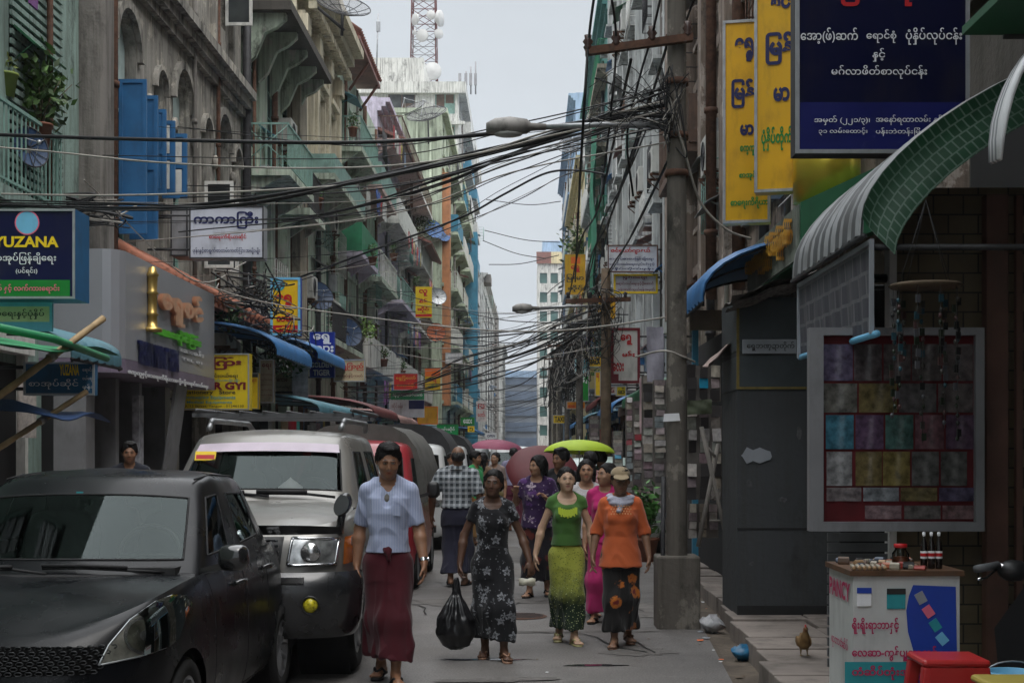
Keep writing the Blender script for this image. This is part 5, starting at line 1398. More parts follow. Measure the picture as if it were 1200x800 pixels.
def px_patch(name,t,bvhs,pxpoly,off,m,step=.03):
 """an outline from the photo, carried on to the body surface (real geometry on the panel)"""
 mi=cam_frame(t);o=mi@Vector((0,0,CAM_Z))
 n=len(pxpoly);pts=[]
 for i in range(n):
  a,b=Vector(pxpoly[i]),Vector(pxpoly[(i+1)%n]);k=max(1,int((b-a).length/step));pts+=[a.lerp(b,j/k)for j in range(k)]
 nb=len(pts)
 def inside(x,y):
  c=False
  for i in range(n):
   a,b=pxpoly[i],pxpoly[(i+1)%n]
   if(a[1]>y)!=(b[1]>y)and x<(b[0]-a[0])*(y-a[1])/(b[1]-a[1])+a[0]:c=not c
  return c
 xs=[p[0]for p in pts];ysv=[p[1]for p in pts]
 x=min(xs)+step/2
 while x<max(xs):
  y=min(ysv)+step/2
  while y<max(ysv):
   if inside(x,y):pts.append(Vector((x,y)))
   y+=step
  x+=step
 res=delaunay_2d_cdt([Vector((p[0],p[1]))for p in pts],[(i,(i+1)%nb)for i in range(nb)],[],1,1e-4)
 out,idx=[],{}
 for i,p in enumerate(res[0]):
  d=(mi@P(p[0],p[1],1.0))-o;d.normalize();best=None
  for bv in bvhs:
   h=bv.ray_cast(o,d,60)
   if h[0]is not None and(best is None or h[3]<best[3]):best=h
  if best is None:continue
  nn=best[1]if best[1].dot(d)<0 else-best[1]
  idx[i]=len(out);out.append(best[0]+nn*off)
 fs=[tuple(idx[i]for i in f)for f in res[2]if all(i in idx for i in f)]
 return out,fs
def px_line(t,bvhs,pts,off=0.0):
 mi=cam_frame(t);o=mi@Vector((0,0,CAM_Z));out=[]
 for a,b in zip(pts[:-1],pts[1:]):
  a,b=Vector(a),Vector(b);k=max(2,int((b-a).length/6))
  for j in range(k+(1 if b==Vector(pts[-1])else 0)):
   p=a.lerp(b,j/k);d=(mi@P(p[0],p[1],1.0))-o;d.normalize();best=None
   for bv in bvhs:
    h=bv.ray_cast(o,d,60)
    if h[0]is not None and(best is None or h[3]<best[3]):best=h
   if best:out.append(best[0]-d*off)
 return out
# ---- black hatchback ---------------------
plan=[(0,.02),(.35,.045),(.60,.14),(.755,.33),(.82,.58),(.842,.85),(.845,1.32),(.845,1.95),(.845,2.6),(.838,3.1),(.76,3.62),(.45,3.81),(0,3.85)]
def ring(zs,inset=0.0,back=None):
 back=back or[0]*len(plan);r=[]
 for i,(x,y)in enumerate(plan):
  z=zs[i]if isinstance(zs,(list,tuple))else zs
  yy=y+back[i]
  r.append((max(0,x-inset)if x>0 else 0,yy+(inset*.6 if y<.6 else(-inset*.6 if y>3.4 else 0)),z))
 return r
HATCH=dict(L=3.85,W=1.69,wr=.295,arch=.335,axles=(.80,3.22),ww=.19,nf=6,rim='alloy',bulge=.018,deck=.98,rings=[ring(.18,.10),ring(.24,.03),ring(.42,.0),ring([.58]*3+[.58,.6,.62,.62,.62,.62,.62,.6,.58,.58],0),ring([.66,.66,.68,.74,.78,.8,.8,.8,.81,.82,.8,.8,.8],.005,[.03,.03,.02]+[0]*10),ring([.74,.75,.79,.86,.90,.93,.94,.945,.96,.98,.97,.98,.98],.045,[.06,.06,.05,.02]+[0]*9),ring([.77,.78,.82,.89,.93,.96,.975,.985,1.01,1.03,1.02,1.03,1.03],.075,[.11,.11,.09,.04]+[0]*9)],cowl=[(0,1.08,.965),(.36,1.12,.962),(.62,1.21,.955)],bonnet_mid=[(0,.38,.89),(0,.74,.945)],green=[[(0,1.05,.93),(.38,1.09,.93),(.72,1.25,.93),(.785,1.30,.95),(.79,2.02,.98),(.79,2.10,.98),(.775,2.86,1.015),(.68,3.48,1.03),(.4,3.72,1.03),(0,3.76,1.02)],[(0,1.10,.978),(.37,1.14,.975),(.705,1.28,.968),(.77,1.33,.985),(.775,2.02,1.005),(.775,2.10,1.005),(.76,2.86,1.045),(.66,3.44,1.06),(.4,3.68,1.06),(0,3.72,1.05)],[(0,1.74,1.473),(.36,1.755,1.468),(.588,1.85,1.436),(.628,1.90,1.428),(.645,2.08,1.453),(.645,2.16,1.453),(.62,2.85,1.418),(.52,3.30,1.403),(.3,3.44,1.413),(0,3.47,1.418)],[(0,1.80,1.503),(.36,1.815,1.498),(.55,1.90,1.478),(.58,2.0,1.478),(.59,2.1,1.498),(.59,2.18,1.498),(.565,2.85,1.478),(.48,3.24,1.458),(.28,3.38,1.463),(0,3.41,1.463)],[(0,2.1,1.548),(.25,2.1,1.543),(.41,2.14,1.528),(.44,2.2,1.526),(.45,2.3,1.531),(.45,2.4,1.531),(.43,2.8,1.518),(.35,3.05,1.503),(.2,3.12,1.508),(0,3.14,1.510)]],grow=1,glass={0:'windscreen',1:'windscreen',3:'door_window',5:'rear_door_window',7:'rear_window',8:'rear_window'})
black=car_paint('satin_black_paint',(0.004,0.0046,0.006),.26,.10,.0,.03,(0.03,0.028,0.027))
setin(black.node_tree.nodes['Principled BSDF'],'Specular IOR Level',.20)
HX,HD=-2.60,6.55
t,bvh,hb,body=car('parked_hatchback','black hatchback car parked nose towards the camera at the left','car',(HX,HD,0),-0.028,HATCH,black,lvl=3)
HB=t
bv2=[bvh,hb]
def crop(x,y):return(x*.325,540+y*.325)
hl=[crop(*p)for p in[(355,735),(392,662),(468,572),(560,507),(620,484),(662,486),(684,512),(662,560),(636,640),(600,670),(500,704),(420,722)]]
hc=(sum(p[0]for p in hl)/len(hl),sum(p[1]for p in hl)/len(hl))
o,f=px_patch('headlight',t,bv2,hl,.004,None,2.6)
hd=MB().add(o,f,0,True);hd.add([(-p[0],p[1],p[2])for p in o],[q[::-1]for q in f],0,True)
def headlamp(t,out,fs,inner,mirror=True):
 for s in((1,-1)if mirror else(1,)):
  e=MB().add([(s*p[0],p[1],p[2])for p in out],[q if s>0 else q[::-1]for q in fs],0,True).build('headlight',[inner],t,True)
 return e
lampdark=mat('lamp_bowl',(0.30,0.29,0.26),.22,.5,.7,9)
headlamp(t,o,f,lampdark)
def scaled(poly,k,c=None):
 c=c or(sum(p[0]for p in poly)/len(poly),sum(p[1]for p in poly)/len(poly))
 return[(c[0]+(p[0]-c[0])*k,c[1]+(p[1]-c[1])*k)for p in poly]
def circle_px(cx,cy,rx,ry,n=20):return[(cx+rx*math.cos(2*PI*i/n),cy+ry*math.sin(2*PI*i/n))for i in range(n)]
lamp_c=crop(520,630)
for(rx,ry,off,m_,nm)in((25,22,.007,M['reflector'],'lamp_ring'),(21,18.5,.010,mat('lamp_deep',(.09,.09,.075),.15,.3,.7,14),'lamp_projector'),(7,6,.013,M['reflector'],'bulb_cap')):
 o,f=px_patch(nm,t,bv2,circle_px(lamp_c[0],lamp_c[1],rx,ry),off,None,3)
 for s in(1,-1):MB().add([(s*p[0],p[1],p[2])for p in o],[q if s>0 else q[::-1]for q in f],0,True).build(nm,[m_],t,True)
o,f=px_patch('indicator',t,bv2,[crop(*p)for p in[(560,530),(625,500),(660,505),(640,560),(600,590),(575,570)]],.008,None,3)
for s in(1,-1):MB().add([(s*p[0],p[1],p[2])for p in o],[q if s>0 else q[::-1]for q in f],0,True).build('indicator_lens',[mat('indicator_glass',(.30,.22,.15),.15,.3,.5,12)],t,True)
ln=px_line(t,bv2,hl+hl[:1],.006)
for s in(1,-1):mb=MB();mb.tube([(s*p[0],p[1],p[2])for p in ln],.0045,5);mb.build('lamp_bezel',[M['alu']],t,True)
o,f=px_patch('lamp_cover',t,bv2,scaled(hl,.985,hc),.018,None,3)
for s in(1,-1):MB().add([(s*p[0],p[1],p[2])for p in o],[q if s>0 else q[::-1]for q in f],0,True).build('lamp_cover',[M['lens']],t,True)
gpoly=[(-.56,.60),(.56,.60),(.64,.715),(.3,.728),(-.3,.728),(-.64,.715)]
patch('grille',bvh,gpoly,(1,0,0),(0,0,1),(0,-1,0),(0,1,0),.003,mat('grille_void',(.003,.003,.003),.9,0,.1,4,spec=.05),t,.03)
mb=MB()
for r in range(6):
 z=.61+.022*r
 for k in range(-22,23):
  x=k*.046+(.023 if r%2 else 0)
  if abs(x)>.55+.1*(z-.6)/.12:continue
  h=bvh.ray_cast(Vector((x,-1,z)),Vector((0,1,0)),4)
  if h[0]is not None:mb.tube([h[0]+Vector((.018*math.cos(a),-.007,.0095*math.sin(a)))for a in np.linspace(0,2*PI,7)],.0028,4)
mb.build('grille_mesh',[mat('grille_grey',(0.035,0.037,0.04),.4,.2,.2,9)],t,True)
patch('lower_intake',bvh,[(-.62,.27),(.62,.27),(.56,.43),(-.56,.43)],(1,0,0),(0,0,1),(0,-1,0),(0,1,0),.003,M['black_plastic'],t,.04)
mb=MB();mb.box(-.26,.26,-.035,-.02,.46,.57);mb.build('number_plate',[INK['white']],t,True)
mb=MB()
for s in(1,-1):
 for pts in([(.84,1.30,z)for z in np.linspace(.25,.97,16)],[(.84,2.08,z)for z in np.linspace(.25,.98,16)],[(.84,2.62+.22*max(0,(z-.5)),z)for z in np.linspace(.64,1.0,10)],[(.84,y,.24)for y in np.linspace(1.3,2.75,12)]):
  q=seam(bvh,[(s*1.2,p[1],p[2])for p in pts],(-s,0,0),-.0005)
  if len(q)>2:mb.tube(q,.004,4)
mb.build('panel_gap',[M['black_rubber']],t,True)
for s in(1,-1):
 for yy,zz in((1.93,.87),(2.70,.90)):
  q=bvh.ray_cast(Vector((s*2,yy,zz)),Vector((-s,0,0)),4)[0]
  if q is None:continue
  mb=MB();mb.tube([q+Vector((s*.005,-.1,0)),q+Vector((s*.035,-.06,.004)),q+Vector((s*.035,.05,.004)),q+Vector((s*.005,.09,0))],[.012,.016,.016,.012],8)
  mb.build('door_handle',[car_paint('gloss_black',(.012,.012,.013),.12,.8,0,.02)],t,True)
def mirror(t,x,y,z,s,m,w=.2,h=.145,dpt=.12):
 mb=MB();rings=[]
 for k,(f,dy)in enumerate([(.55,-.5),(.85,-.4),(1,-.1),(1,.25),(.93,.5)]):
  rings.append([(x+s*(.09+w*.5)+w*.5*f*math.copysign(abs(math.cos(a))**.6,math.cos(a)),y+dpt*dy,z+.07+h*.5*f*math.copysign(abs(math.sin(a))**.6,math.sin(a)))for a in[2*PI*i/20 for i in range(20)]])
 mb.loft(rings,0,True,True);mb.obox((x+s*.06,y,z+.01),(.07,0,.02*s),(0,.035,0),(0,0,.02));e=mb.build('wing_mirror',[m],t,True)
 mb=MB();r2=[(p[0],y+dpt*.505,p[2])for p in rings[-1]];c=(x+s*(.09+w*.5),0,z+.07)
 mb.add([(c[0]+(p[0]-c[0])*.9,p[1],c[2]+(p[2]-c[2])*.88)for p in r2],[tuple(range(20))[::-1]]);g=mb.build('mirror_glass',[M['chrome']],None,True);g.parent=e
gb=[m for m in bpy.data.materials if m.name.startswith('gloss_black')][0]
for s in(1,-1):mirror(t,s*.755,1.34,.985,s,gb,.165,.145,.12)
def wiper(t,pts,r=.008):
 mb=MB();mb.tube(pts,r,5);mb.tube([Vector(p)+Vector((0,-.004,.014))for p in pts[len(pts)//2-1:]],r*1.4,5);mb.build('wiper',[M['black_rubber']],t,True)
wiper(t,[(.60,1.20,.985),(.40,1.14,1.0),(.16,1.13,1.012),(-.06,1.13,1.01)])
wiper(t,[(-.02,1.08,.985),(-.22,1.12,1.005),(-.42,1.15,1.0),(-.62,1.22,.985)])
mb=MB();mb.tube([(-.71,1.26,.955),(-.4,1.12,.958),(0,1.075,.96),(.4,1.12,.958),(.71,1.26,.955)],.022,6);mb.build('cowl_trim',[M['black_rubber']],t,True)
mb=MB()
for s in(1,-1):mb.tube([(s*.562,1.9,1.475),(s*.578,2.2,1.497),(s*.555,2.8,1.48),(s*.48,3.2,1.46)],.006,5)
mb.build('drip_rail',[M['black_rubber']],t,True)
mb=MB();mb.box(-.06,-.02,1.66,1.662,1.385,1.41);mb.build('tax_sticker',[INK['teal']],t,True)
mb=MB();mb.box(-.09,.09,1.80,1.82,1.36,1.41);mb.build('inner_mirror',[M['black_plastic']],t,True)
# ---- silver off-roader ---------------------
sp_plan=[(0,.02),(.45,.04),(.75,.10),(.86,.26),(.885,.55),(.89,.95),(.89,1.42),(.89,2.2),(.89,3.0),(.89,3.7),(.86,4.5),(.5,4.62),(0,4.64)]
def sring(zs,inset=0.0,back=None):
 r=[]
 for i,(x,y)in enumerate(sp_plan):
  z=zs[i]if isinstance(zs,(list,tuple))else zs
  r.append((max(0,x-inset)if x>0 else 0,y+(back[i]if back else 0)+(inset*.6 if y<.6 else(-inset*.6 if y>4.4 else 0)),z))
 return r
bk=[.06,.06,.05,.03]+[0]*9
SUV=dict(L=4.64,W=1.80,wr=.375,arch=.44,axles=(.86,3.55),ww=.26,nf=6,rim='six',bulge=.015,deck=1.18,rings=[sring(.40,.04),sring(.46,0),sring(.72,0,[.04,.04,.03]+[0]*10),sring(.9,0,bk),sring([1.0,1.0,1.0,1.02,1.03,1.04,1.04,1.04,1.04,1.04,1.04,1.04,1.04],.015,bk),sring([1.07,1.07,1.08,1.1,1.12,1.14,1.16,1.16,1.16,1.16,1.16,1.16,1.16],.05,[p*1.5 for p in bk]),sring([1.1,1.1,1.11,1.14,1.16,1.18,1.2,1.2,1.2,1.2,1.2,1.2,1.2],.09,[p*2.2 for p in bk])],cowl=[(0,1.36,1.25),(.35,1.37,1.245),(.62,1.40,1.235)],bonnet_mid=[(0,.5,1.17),(0,.95,1.22)],green=[[(0,1.36,1.22),(.4,1.38,1.215),(.72,1.46,1.20),(.80,1.56,1.18),(.82,2.45,1.18),(.82,2.55,1.18),(.81,3.4,1.18),(.76,4.45,1.18),(.4,4.56,1.18),(0,4.58,1.18)],[(0,1.40,1.27),(.4,1.42,1.265),(.70,1.50,1.255),(.79,1.66,1.22),(.81,2.45,1.22),(.81,2.55,1.22),(.80,3.4,1.22),(.74,4.43,1.25),(.4,4.53,1.25),(0,4.55,1.25)],[(0,1.98,1.745),(.38,2.0,1.74),(.60,2.06,1.72),(.665,2.16,1.70),(.69,2.45,1.70),(.69,2.55,1.70),(.68,3.4,1.70),(.62,4.32,1.69),(.34,4.40,1.70),(0,4.42,1.70)],[(0,2.06,1.79),(.38,2.08,1.785),(.58,2.12,1.77),(.635,2.2,1.765),(.65,2.45,1.77),(.65,2.55,1.77),(.64,3.4,1.77),(.58,4.26,1.76),(.32,4.34,1.765),(0,4.36,1.765)],[(0,2.3,1.83),(.3,2.3,1.828),(.47,2.34,1.815),(.5,2.4,1.813),(.51,2.55,1.818),(.51,2.65,1.818),(.5,3.4,1.818),(.44,4.05,1.808),(.25,4.1,1.81),(0,4.12,1.812)]],grow=1,glass={0:'windscreen',1:'windscreen',3:'door_window',5:'rear_door_window',7:'rear_window',8:'rear_window'})
silver=car_paint('champagne_silver_paint',(0.20,0.193,0.178),.3,.4,.35,.2,(0.25,0.22,0.18))
pblack=car_paint('black_bumper_paint',(0.014,0.015,0.017),.25,.5,0,.15,(.06,.055,.05))
SX,SD=-2.16,9.85
SUVs=dict(SUV);SUVs['screen']=glass_mat('suv_windscreen',(0.42,0.43,0.42),.015)
t,bvh,hb,body=car('parked_off_roader','silver off road vehicle with black bumper and roof rack behind the black hatchback','car',(SX,SD,0),0,SUVs,silver,lvl=3)
SV=t
mb=MB();rings=[]
for(z,g,dy)in((.34,-.02,.05),(.40,.03,.0),(.62,.05,-.03),(.74,.05,-.02),(.80,.02,.03)):
 rings.append([(x*(1+.03)+(g if x>0 else-g if x<0 else 0),y-.07+dy,z)for x,y in[(-.90,1.0-.56),(-.905,.34),(-.84,.14),(-.6,.03),(0,0),(.6,.03),(.84,.14),(.905,.34),(.90,1.0-.56)]])
V_,F_=subdiv([p for r in rings for p in r],[(i*9+k,i*9+k+1,(i+1)*9+k+1,(i+1)*9+k)for i in range(4)for k in range(8)],2)
bum=MB().add(V_,F_,0,True).build('front_bumper',[pblack],t,True)
bb=BVHTree.FromPolygons([tuple(p)for p in V_],F_)
for q in(-.60,.30):mb=MB();mb.box(q,q+.31,-.088,-.05,.735,.775);mb.build('chrome_strip',[M['chrome']],t,True)
patch('grille',bvh,[(-.42,.85),(.42,.85),(.44,1.04),(-.44,1.04)],(1,0,0),(0,0,1),(0,-1,0),(0,1,0),.004,M['black_plastic'],t,.05)
mb=MB()
for z in np.linspace(.87,1.02,5):mb.box(-.42,.42,.015,.035,z-.008,z+.008)
mb.build('grille_bar',[M['chrome']],t,True)
for s in(1,-1):
 q=[(s*.47,.845),(s*.79,.845),(s*.81,1.02),(s*.50,1.035)]
 patch('headlight',bvh,q,(1,0,0),(0,0,1),(0,-1,0),(0,1,0),.012,mat('suv_lamp',(0.42,0.43,0.43),.12,.7,.6,14),t,.03)
 c=s*.64
 mb=MB();mb.lathe([(.0,.0),(.06,0),(.07,.02)],20,(c,.02,.935),'y');mb.build('bulb_bowl',[M['reflector']],t,True)
 mb=MB()
 for(a,b)in((q[0],q[1]),(q[1],q[2]),(q[2],q[3]),(q[3],q[0])):
  pp=[(a[0]+(b[0]-a[0])*k/6,-1,a[1]+(b[1]-a[1])*k/6)for k in range(7)]
  l_=[bvh.ray_cast(Vector(p),Vector((0,1,0)),4)[0]for p in pp];l_=[p+Vector((0,-.016,0))for p in l_ if p is not None]
  if len(l_)>1:mb.tube(l_,.011,6)
 mb.build('headlight_surround',[M['chrome']],t,True)
 rr=[]
 for z in(.84,.9,.97,1.03):
  row=[]
  for u in np.linspace(0,1,5):
   h=bvh.ray_cast(Vector((s*(.835+.05*u),-1+0,z)),Vector((0,1,0)),4)[0]
   row.append(h+Vector((s*.004,-.012,0))if h is not None else Vector((s*(.83+.055*u),.15+.2*u,z)))
  rr.append(row)
 mb=MB();mb.loft(rr,0,False);mb.build('indicator',[M['amber']],t,True)
 mb=MB();mb.lathe([(0,-.025),(.04,-.02),(.052,0),(.056,.05)],18,(s*.66,-.095,.585),'y');mb.build('fog_lamp',[M['fog']],t,True)
 mb=MB();mb.lathe([(.056,.05),(.068,-.005),(.06,-.016),(.052,.0)],18,(s*.66,-.095,.585),'y');mb.build('fog_lamp_ring',[M['black_plastic']],t,True)
 mb=MB();rings=[]
 for k in range(19):
  a=PI*(k/18);yy=.86-.47*math.cos(a);zz=.375+.47*math.sin(a)
  rings.append([(s*(.84),yy,zz),(s*.925,.86-.45*math.cos(a),.375+.45*math.sin(a)),(s*.925,.86-.50*math.cos(a),.375+.50*math.sin(a)),(s*.86,.86-.54*math.cos(a),.375+.54*math.sin(a))])
 mb.loft(rings,0,False);mb.build('wheel_flare',[silver],t,True)
 mb=MB();rings=[]
 for k in range(19):
  a=PI*(k/18);rings.append([(s*(.84),3.55-.47*math.cos(a),.375+.47*math.sin(a)),(s*.92,3.55-.45*math.cos(a),.375+.45*math.sin(a)),(s*.92,3.55-.50*math.cos(a),.375+.50*math.sin(a)),(s*.86,3.55-.54*math.cos(a),.375+.54*math.sin(a))])
 mb.loft(rings,0,False);mb.build('wheel_flare',[silver],t,True)
mb=MB();c=Vector((.80,.32,1.06))
mb.tube([c,c+Vector((.02,-.02,.10)),c+Vector((.03,-.02,.16))],[.035,.028,.03],8)
mb.build('wing_mirror_stalk',[pblack],t,True)
mb=MB();rings=[]
for k,(f,dy)in enumerate([(.5,-.07),(.9,-.05),(1,0),(1,.04)]):
 rings.append([(c.x+.03+.062*f*math.cos(a)+.02*math.sin(a),c.y-.02+dy,c.z+.20+.085*f*math.sin(a))for a in[2*PI*i/18 for i in range(18)]])
mb.loft(rings,0,True,True);mb.build('wing_mirror',[pblack],t,True)
mb=MB();mb.add([(c.x+.03+.052*math.cos(a)+.016*math.sin(a),c.y-.094,c.z+.20+.07*math.sin(a))for a in[2*PI*i/18 for i in range(18)]],[tuple(range(18))]);mb.build('mirror_glass',[mat('mirror_face',(.10,.11,.115),.15,.6,.2,5)],t,True)
for s in(1,-1):mirror(t,s*.80,1.78,1.22,s,M['chrome'],.17,.16,.1)
wiper(t,[(.1,1.40,1.285),(-.1,1.44,1.30),(-.35,1.44,1.30),(-.55,1.45,1.295)],.012)
wiper(t,[(.62,1.45,1.275),(.4,1.43,1.30),(.2,1.42,1.305),(.0,1.42,1.305)],.012)
mb=MB();rg=[]
for u in np.linspace(-1,1,17):rg.append([(u*.83,.10+.16*abs(u)**3,1.055),(u*.82,.07+.16*abs(u)**3,1.125-.02*abs(u)**4)])
mb.loft(rg,0,False);mb.build('bonnet_guard',[mat('smoked_plastic',(.012,.012,.012),.15,0,.1,4)],t,True)
mb=MB()
for s in(1,-1):
 mb.tube([(s*.56,2.25,1.83),(s*.57,2.4,1.9),(s*.57,4.0,1.9),(s*.55,4.15,1.83)],.025,8)
mb.build('roof_rail',[M['galv']],t,True)
rk=mat('rack_grey',(.09,.09,.095),.45,.3,.2,4)
for yy in(2.3,2.9,3.5,4.05):
 mb=MB();mb.box(-.72,.66,yy,yy+.05,1.93,1.965);mb.build('rack_bar',[rk],t,True)
mb=MB()
for s in(-.66,.66):mb.tube([(s,2.2,1.985),(s,4.2,1.985)],.018,6)
for x in np.linspace(-.5,.5,6):mb.tube([(x,2.24,1.975),(x,4.15,1.975)],.010,5)
mb.build('roof_rack',[rk],t,True)
mb=MB()
rg=[]
for u in np.linspace(-1,1,13):rg.append([(u*.575,1.912+.075*u*u,1.715-.018*u*u),(u*.595,1.822+.078*u*u,1.642-.014*u*u)])
mb.loft(rg,0,False);mb.build('sun_strip',[mat('mauve_sun_strip',(0.50,0.43,0.50),.4)],t,True)
mb=MB();mb.obox((-.50,1.845,1.60),(.085,0,0),(0,.004,-.003),(0,.022,.036));mb.build('windscreen_sticker',[INK['yellow']],t,True)
mb=MB();mb.obox((-.50,1.836,1.592),(.075,0,0),(0,.003,-.002),(0,.010,.017));mb.build('windscreen_sticker_lettering',[INK['red']],t,True)
mb=MB();mb.lathe([(.0,1.33),(.19,1.33),(.19,1.345),(.11,1.35),(.10,1.39),(.05,1.43),(.02,1.45),(0,1.47)],16,(.22,1.72,-.04));mb.build('dashboard_ornament',[INK['white']],t,True)
# ---- further vehicles ---
van_plan=[(0,.02),(.4,.03),(.66,.08),(.79,.22),(.81,.5),(.81,.7),(.81,.95),(.81,1.9),(.81,2.6),(.81,3.1),(.79,3.7),(.45,3.8),(0,3.82)]
def vring(z,inset=0,zf=None):
 r=[]
 for i,(x,y)in enumerate(van_plan):
  r.append((max(0,x-inset)if x else 0,y+(inset*.5 if y<.5 else(-inset*.5 if y>3.5 else 0)),z))
 return r
def vr2(zs,inset,dy):
 return[(max(0,x-inset)if x else 0,y+(dy if i<4 else dy*max(0,(6-i))/6),zs[i])for i,(x,y)in enumerate(van_plan)]
zz=[.95,.95,.96,.98,1.0,1.02,1.03]+[1.03]*6
VAN=dict(L=3.82,W=1.64,wr=.29,arch=.33,axles=(.62,3.0),ww=.18,nf=6,rim='steel',bulge=.0,deck=1.0,rings=[vring(.22,.06),vring(.3),vring(.55),vring(.8),vr2([z-.06 for z in zz],.01,.03),vr2(zz,.04,.06)],cowl=[(0,.34,1.04),(.35,.36,1.04),(.6,.45,1.04)],bonnet_mid=[(0,.16,.99),(0,.26,1.02)],green=[[(0,.30,1.0),(.4,.32,1.0),(.68,.42,1.0),(.76,.55,1.0),(.77,1.4,1.0),(.77,1.5,1.0),(.77,2.6,1.0),(.75,3.6,1.0),(.4,3.76,1.0),(0,3.78,1.0)],[(0,.34,1.06),(.4,.36,1.06),(.67,.46,1.06),(.755,.62,1.05),(.765,1.4,1.05),(.765,1.5,1.05),(.765,2.6,1.05),(.74,3.58,1.05),(.4,3.74,1.05),(0,3.76,1.05)],[(0,.84,1.66),(.38,.86,1.66),(.60,.92,1.65),(.67,1.04,1.62),(.69,1.4,1.62),(.69,1.5,1.62),(.69,2.6,1.62),(.66,3.55,1.62),(.36,3.68,1.62),(0,3.7,1.62)],[(0,.92,1.73),(.38,.94,1.73),(.57,1.0,1.72),(.63,1.1,1.71),(.65,1.4,1.72),(.65,1.5,1.72),(.65,2.6,1.72),(.62,3.5,1.71),(.34,3.62,1.71),(0,3.64,1.71)],[(0,1.2,1.78),(.3,1.2,1.78),(.45,1.25,1.77),(.5,1.3,1.77),(.5,1.45,1.77),(.5,1.55,1.77),(.5,2.6,1.77),(.47,3.3,1.765),(.26,3.4,1.765),(0,3.42,1.765)]],grow=1,glass={0:'windscreen',1:'windscreen',3:'door_window',5:'rear_door_window',7:'rear_window',8:'rear_window'})
white_p=car_paint('white_van_paint',(0.55,0.56,0.56),.3,.5,0,.25)
red_p=car_paint('red_truck_paint',(0.30,0.02,0.03),.3,.5,0,.15)
green_p=car_paint('pale_green_car_paint',(0.40,0.50,0.46),.3,.5,0,.2)
grey_p=car_paint('grey_van_paint',(0.16,0.165,0.17),.35,.5,0,.25)
def front_kit(t,bvh,z=.72,xs=(.42,.70),hz=.11,nz=(.5,.66)):
 for s in(1,-1):
  patch('headlight',bvh,[(s*xs[0],z),(s*xs[1],z),(s*xs[1],z+hz),(s*xs[0],z+hz)],(1,0,0),(0,0,1),(0,-1,0),(0,1,0),.006,M['reflector'],t,.06)
 patch('grille',bvh,[(-.36,nz[0]+.2),(.36,nz[0]+.2),(.36,nz[1]+.14),(-.36,nz[1]+.14)],(1,0,0),(0,0,1),(0,-1,0),(0,1,0),.005,M['black_plastic'],t,.07)
 patch('bumper_intake',bvh,[(-.6,.3),(.6,.3),(.6,.42),(-.6,.42)],(1,0,0),(0,0,1),(0,-1,0),(0,1,0),.005,M['black_plastic'],t,.08)
 mb=MB();mb.box(-.25,.25,-.02,-.005,.47,.57);mb.build('number_plate',[INK['white']],t,True)
def canopy(t,y0,y1,z0,z1,w,m):
 mb=MB();rings=[]
 for y in np.linspace(y0,y1,6):
  rings.append([(-w,y,z0)]+[(-w*math.cos(a),y,z0+(z1-z0)*(1-(1-math.sin(a))**1.6))for a in np.linspace(0.02,PI-.02,13)]+[(w,y,z0)])
 mb.loft(rings,0,False);n=len(rings[0])
 mb.add(rings[0],[tuple(range(n))]);mb.build('canvas_canopy',[m],t,True)
canvas=mat('black_canvas',(0.03,0.03,0.032),.8,0,.3,4,dirt=.2)
kh=mat('grey_canvas',(0.10,0.098,0.09),.85,0,.3,4,dirt=.3)
t,bvh,hb,_=car('pickup_taxi','red fronted pickup taxi with a dark canvas canopy just behind the silver off roader','truck',(-2.12,16.4,0),0,VAN,red_p)
canopy(t,1.25,4.1,1.0,1.98,.84,kh);front_kit(t,bvh)
for s in(1,-1):mirror(t,s*.8,.75,1.1,s,M['black_plastic'],.15,.2,.08)
t,bvh,hb,_=car('canopied_van','white small van with a black canvas canopy parked behind the red pickup taxi','van',(-2.12,23.2,0),0,VAN,white_p)
canopy(t,1.3,4.2,1.0,2.1,.86,canvas);front_kit(t,bvh)
for s in(1,-1):mirror(t,s*.8,.75,1.1,s,M['black_plastic'],.15,.2,.08)
t,bvh,hb,_=car('canopied_van','white van with a black canopy third in the parked line after the off roader','van',(-2.15,32.5,0),0,VAN,white_p)
canopy(t,1.3,4.2,1.0,2.05,.86,canvas);front_kit(t,bvh)
t,bvh,hb,_=car('oncoming_van','white van driving towards the camera in the middle of the street','van',(-.52,43.0,0),0,VAN,white_p);front_kit(t,bvh)
t,bvh,hb,_=car('distant_van','grey van following the oncoming white one far off','van',(.30,64.0,0),0,VAN,grey_p);front_kit(t,bvh)
t,bvh,hb,_=car('distant_van','dark grey van parked far down the left kerb','van',(-2.2,52.0,0),0,VAN,grey_p);front_kit(t,bvh)
t,bvh,hb,_=car('distant_van','white van parked farthest down the left kerb','van',(-2.2,62.0,0),0,VAN,white_p);front_kit(t,bvh)
t,bvh,hb,_=car('small_car','pale green small car by the right kerb behind the walking women','car',(1.25,21.5,0),0,HATCH,green_p);front_kit(t,bvh,.68,(.45,.68),.1,(.42,.54))
